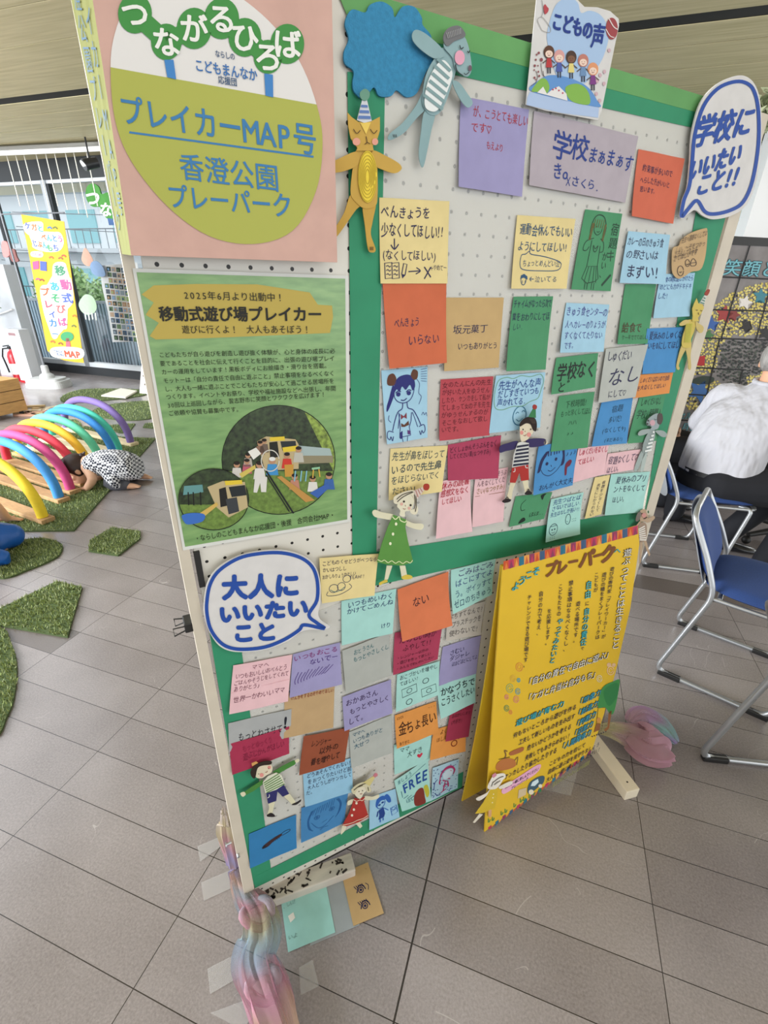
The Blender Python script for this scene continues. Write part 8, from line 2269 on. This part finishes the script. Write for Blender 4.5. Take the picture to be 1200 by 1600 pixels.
tc = N(nt, 'ShaderNodeTexCoord'); mpn = N(nt, 'ShaderNodeMapping'); mpn.inputs['Rotation'].default_value = (.3, .2, .5); mpn.inputs['Location'].default_value = (.003, .001, .002); nt.links.new(tc.outputs['Object'], mpn.inputs[0])
ck = N(nt, 'ShaderNodeTexChecker'); ck.inputs['Scale'].default_value = 62; nt.links.new(mpn.outputs[0], ck.inputs[0]); ck.inputs[1].default_value = (*srgb('#d9d9dc'), 1); ck.inputs[2].default_value = (*srgb('#1f2230'), 1)
nt.links.new(ck.outputs[0], bb.inputs[0]); bb.inputs['Roughness'].default_value = .85
b = Body()
V, F = rings([(K_(.265, 0, .185), .07, .06, ty, U), (K_(.22, 0, .195), .11, .082, ty, U), (K_(.12, 0, .205), .122, .102, ty, U), (K_(.03, 0, .19), .138, .115, ty, U), (K_(-.06, 0, .18), .155, .12, ty, U * .95 + tx * .2), (K_(-.14, 0, .17), .14, .105, ty, U * .9 + tx * .3), (K_(-.165, 0, .165), .10, .07, ty, U * .9 + tx * .3)]); b.mb.add(V, F)
for k in range(7): a = .5 + .36 * k; b.limb([K_(.10, .095 * math.cos(a), .20 + .08 * math.sin(a)), K_(-.02, .125 * math.cos(a), .185 + .10 * math.sin(a)), K_(-.10, .125 * math.cos(a), .17 + .095 * math.sin(a))], [.010, .016, .016], 8)
b.limb([K_(.06, .11, .16), K_(.0, .145, .10), K_(-.02, .15, .06)], [.04, .045, .03])
b.build('dress', gm, tod, .006, 4)
b = Body(); b.ball(K_(-.05, 0, .14), (.10, .10, .085))
for sg_ in (1, -1):
    kn = K_(.06, .085 * sg_, .05); an_ = K_(-.065, .078 * sg_ + (.02 if sg_ > 0 else -.03), .045); b.limb([K_(-.03, .06 * sg_, .16), kn, an_], [.07, .052, .042])
b.build('leggings', mat('leggings_grey', '#55565e', .85), tod, .006, 4)

# ------------------------------------------------------------------ child in blue cut off by the left picture edge
C_ = fl(-40, 882); kid = empty('person', (C_[0], C_[1], 0)); tag(kid, 'child in shiny blue overalls at the left picture edge, one hand on the turf', 'person')
J = lambda x, y, z: np.array([x, y, z])
hw = fl(12, 812, .03) - C_; hw[2] = .03; kn_ = fl(16, 838, .07) - C_; kn_[2] = .07
b = Body(); b.limb([J(-.20, -.05, .20), J(-.16, .05, .38), J(-.10, .15, .50)], [.10, .10, .05]); h_p, h_r = head(b, J(-.02, .22, .60), (.55, .8, -.3), .85)
b.limb([J(-.12, .13, .47), J(hw[0] - .10, hw[1] - .05, .26), J(hw[0] - .03, hw[1] - .03, .14), hw + U * .01], [.045, .042, .040, .026]); hand(b, hw + U * .008, (.9, .35, -.2), (-.3, .9, .1), .62, .2)
b.limb([J(-.22, .12, .46), J(-.34, .30, .25), J(-.22, .42, .06)], [.045, .038, .024]); hand(b, J(-.22, .42, .04), (.3, .9, -.1), (.9, -.3, .1), .6, .2)
b.limb([J(-.20, -.08, .18), kn_, J(-.10, -.22, .05)], [.08, .06, .04]); b.limb([J(-.26, .02, .18), J(-.12, .22, .08), J(-.34, .10, .05)], [.08, .06, .04])
b.build('body', skinp, kid, .008, 4); face(h_p, h_r, kid, .85); hair_cap(h_p, h_r, kid, .85, hm_, .045, -.05)
b = Body(); b.limb([J(-.20, -.05, .20), J(-.16, .05, .38), J(-.12, .12, .48)], [.125, .125, .09])
b.limb([J(-.20, -.06, .20), kn_ * .55 + J(-.09, -.03, .09), kn_ + U * .004], [.13, .105, .075]); b.limb([J(-.26, .02, .18), J(-.12, .22, .09), J(-.34, .10, .06)], [.10, .078, .06])
b.limb([J(-.16, -.08, .22), J(-.05, -.14, .14), J(.03, -.17, .06), J(.045, -.18, .035)], [.09, .085, .06, .03]); b.limb([kn_ + U * .004, J(-.02, -.10, .06)], [.066, .06])
for k in range(4): b.limb([J(-.14 + .02 * k, -.10, .27), J(-.04 + .03 * k, -.155 - .01 * k, .16 - .02 * k), J(.02 + .02 * k, -.18, .05)], [.02, .018, .01], 8)
w1 = fl(2, 872, .05) - C_; w1[2] = .05; b.limb([J(-.18, -.08, .20), (J(-.10, -.15, .15) + w1) / 2, w1, w1 - U * .015], [.10, .085, .05, .03])
b.build('overalls', mat('blue_nylon', '#1f5fb4', .38, noise=.06, nscale=10), kid, .008, 3)

# the lettering helper is not part of the scene
bpy.data.objects.remove(_fo)
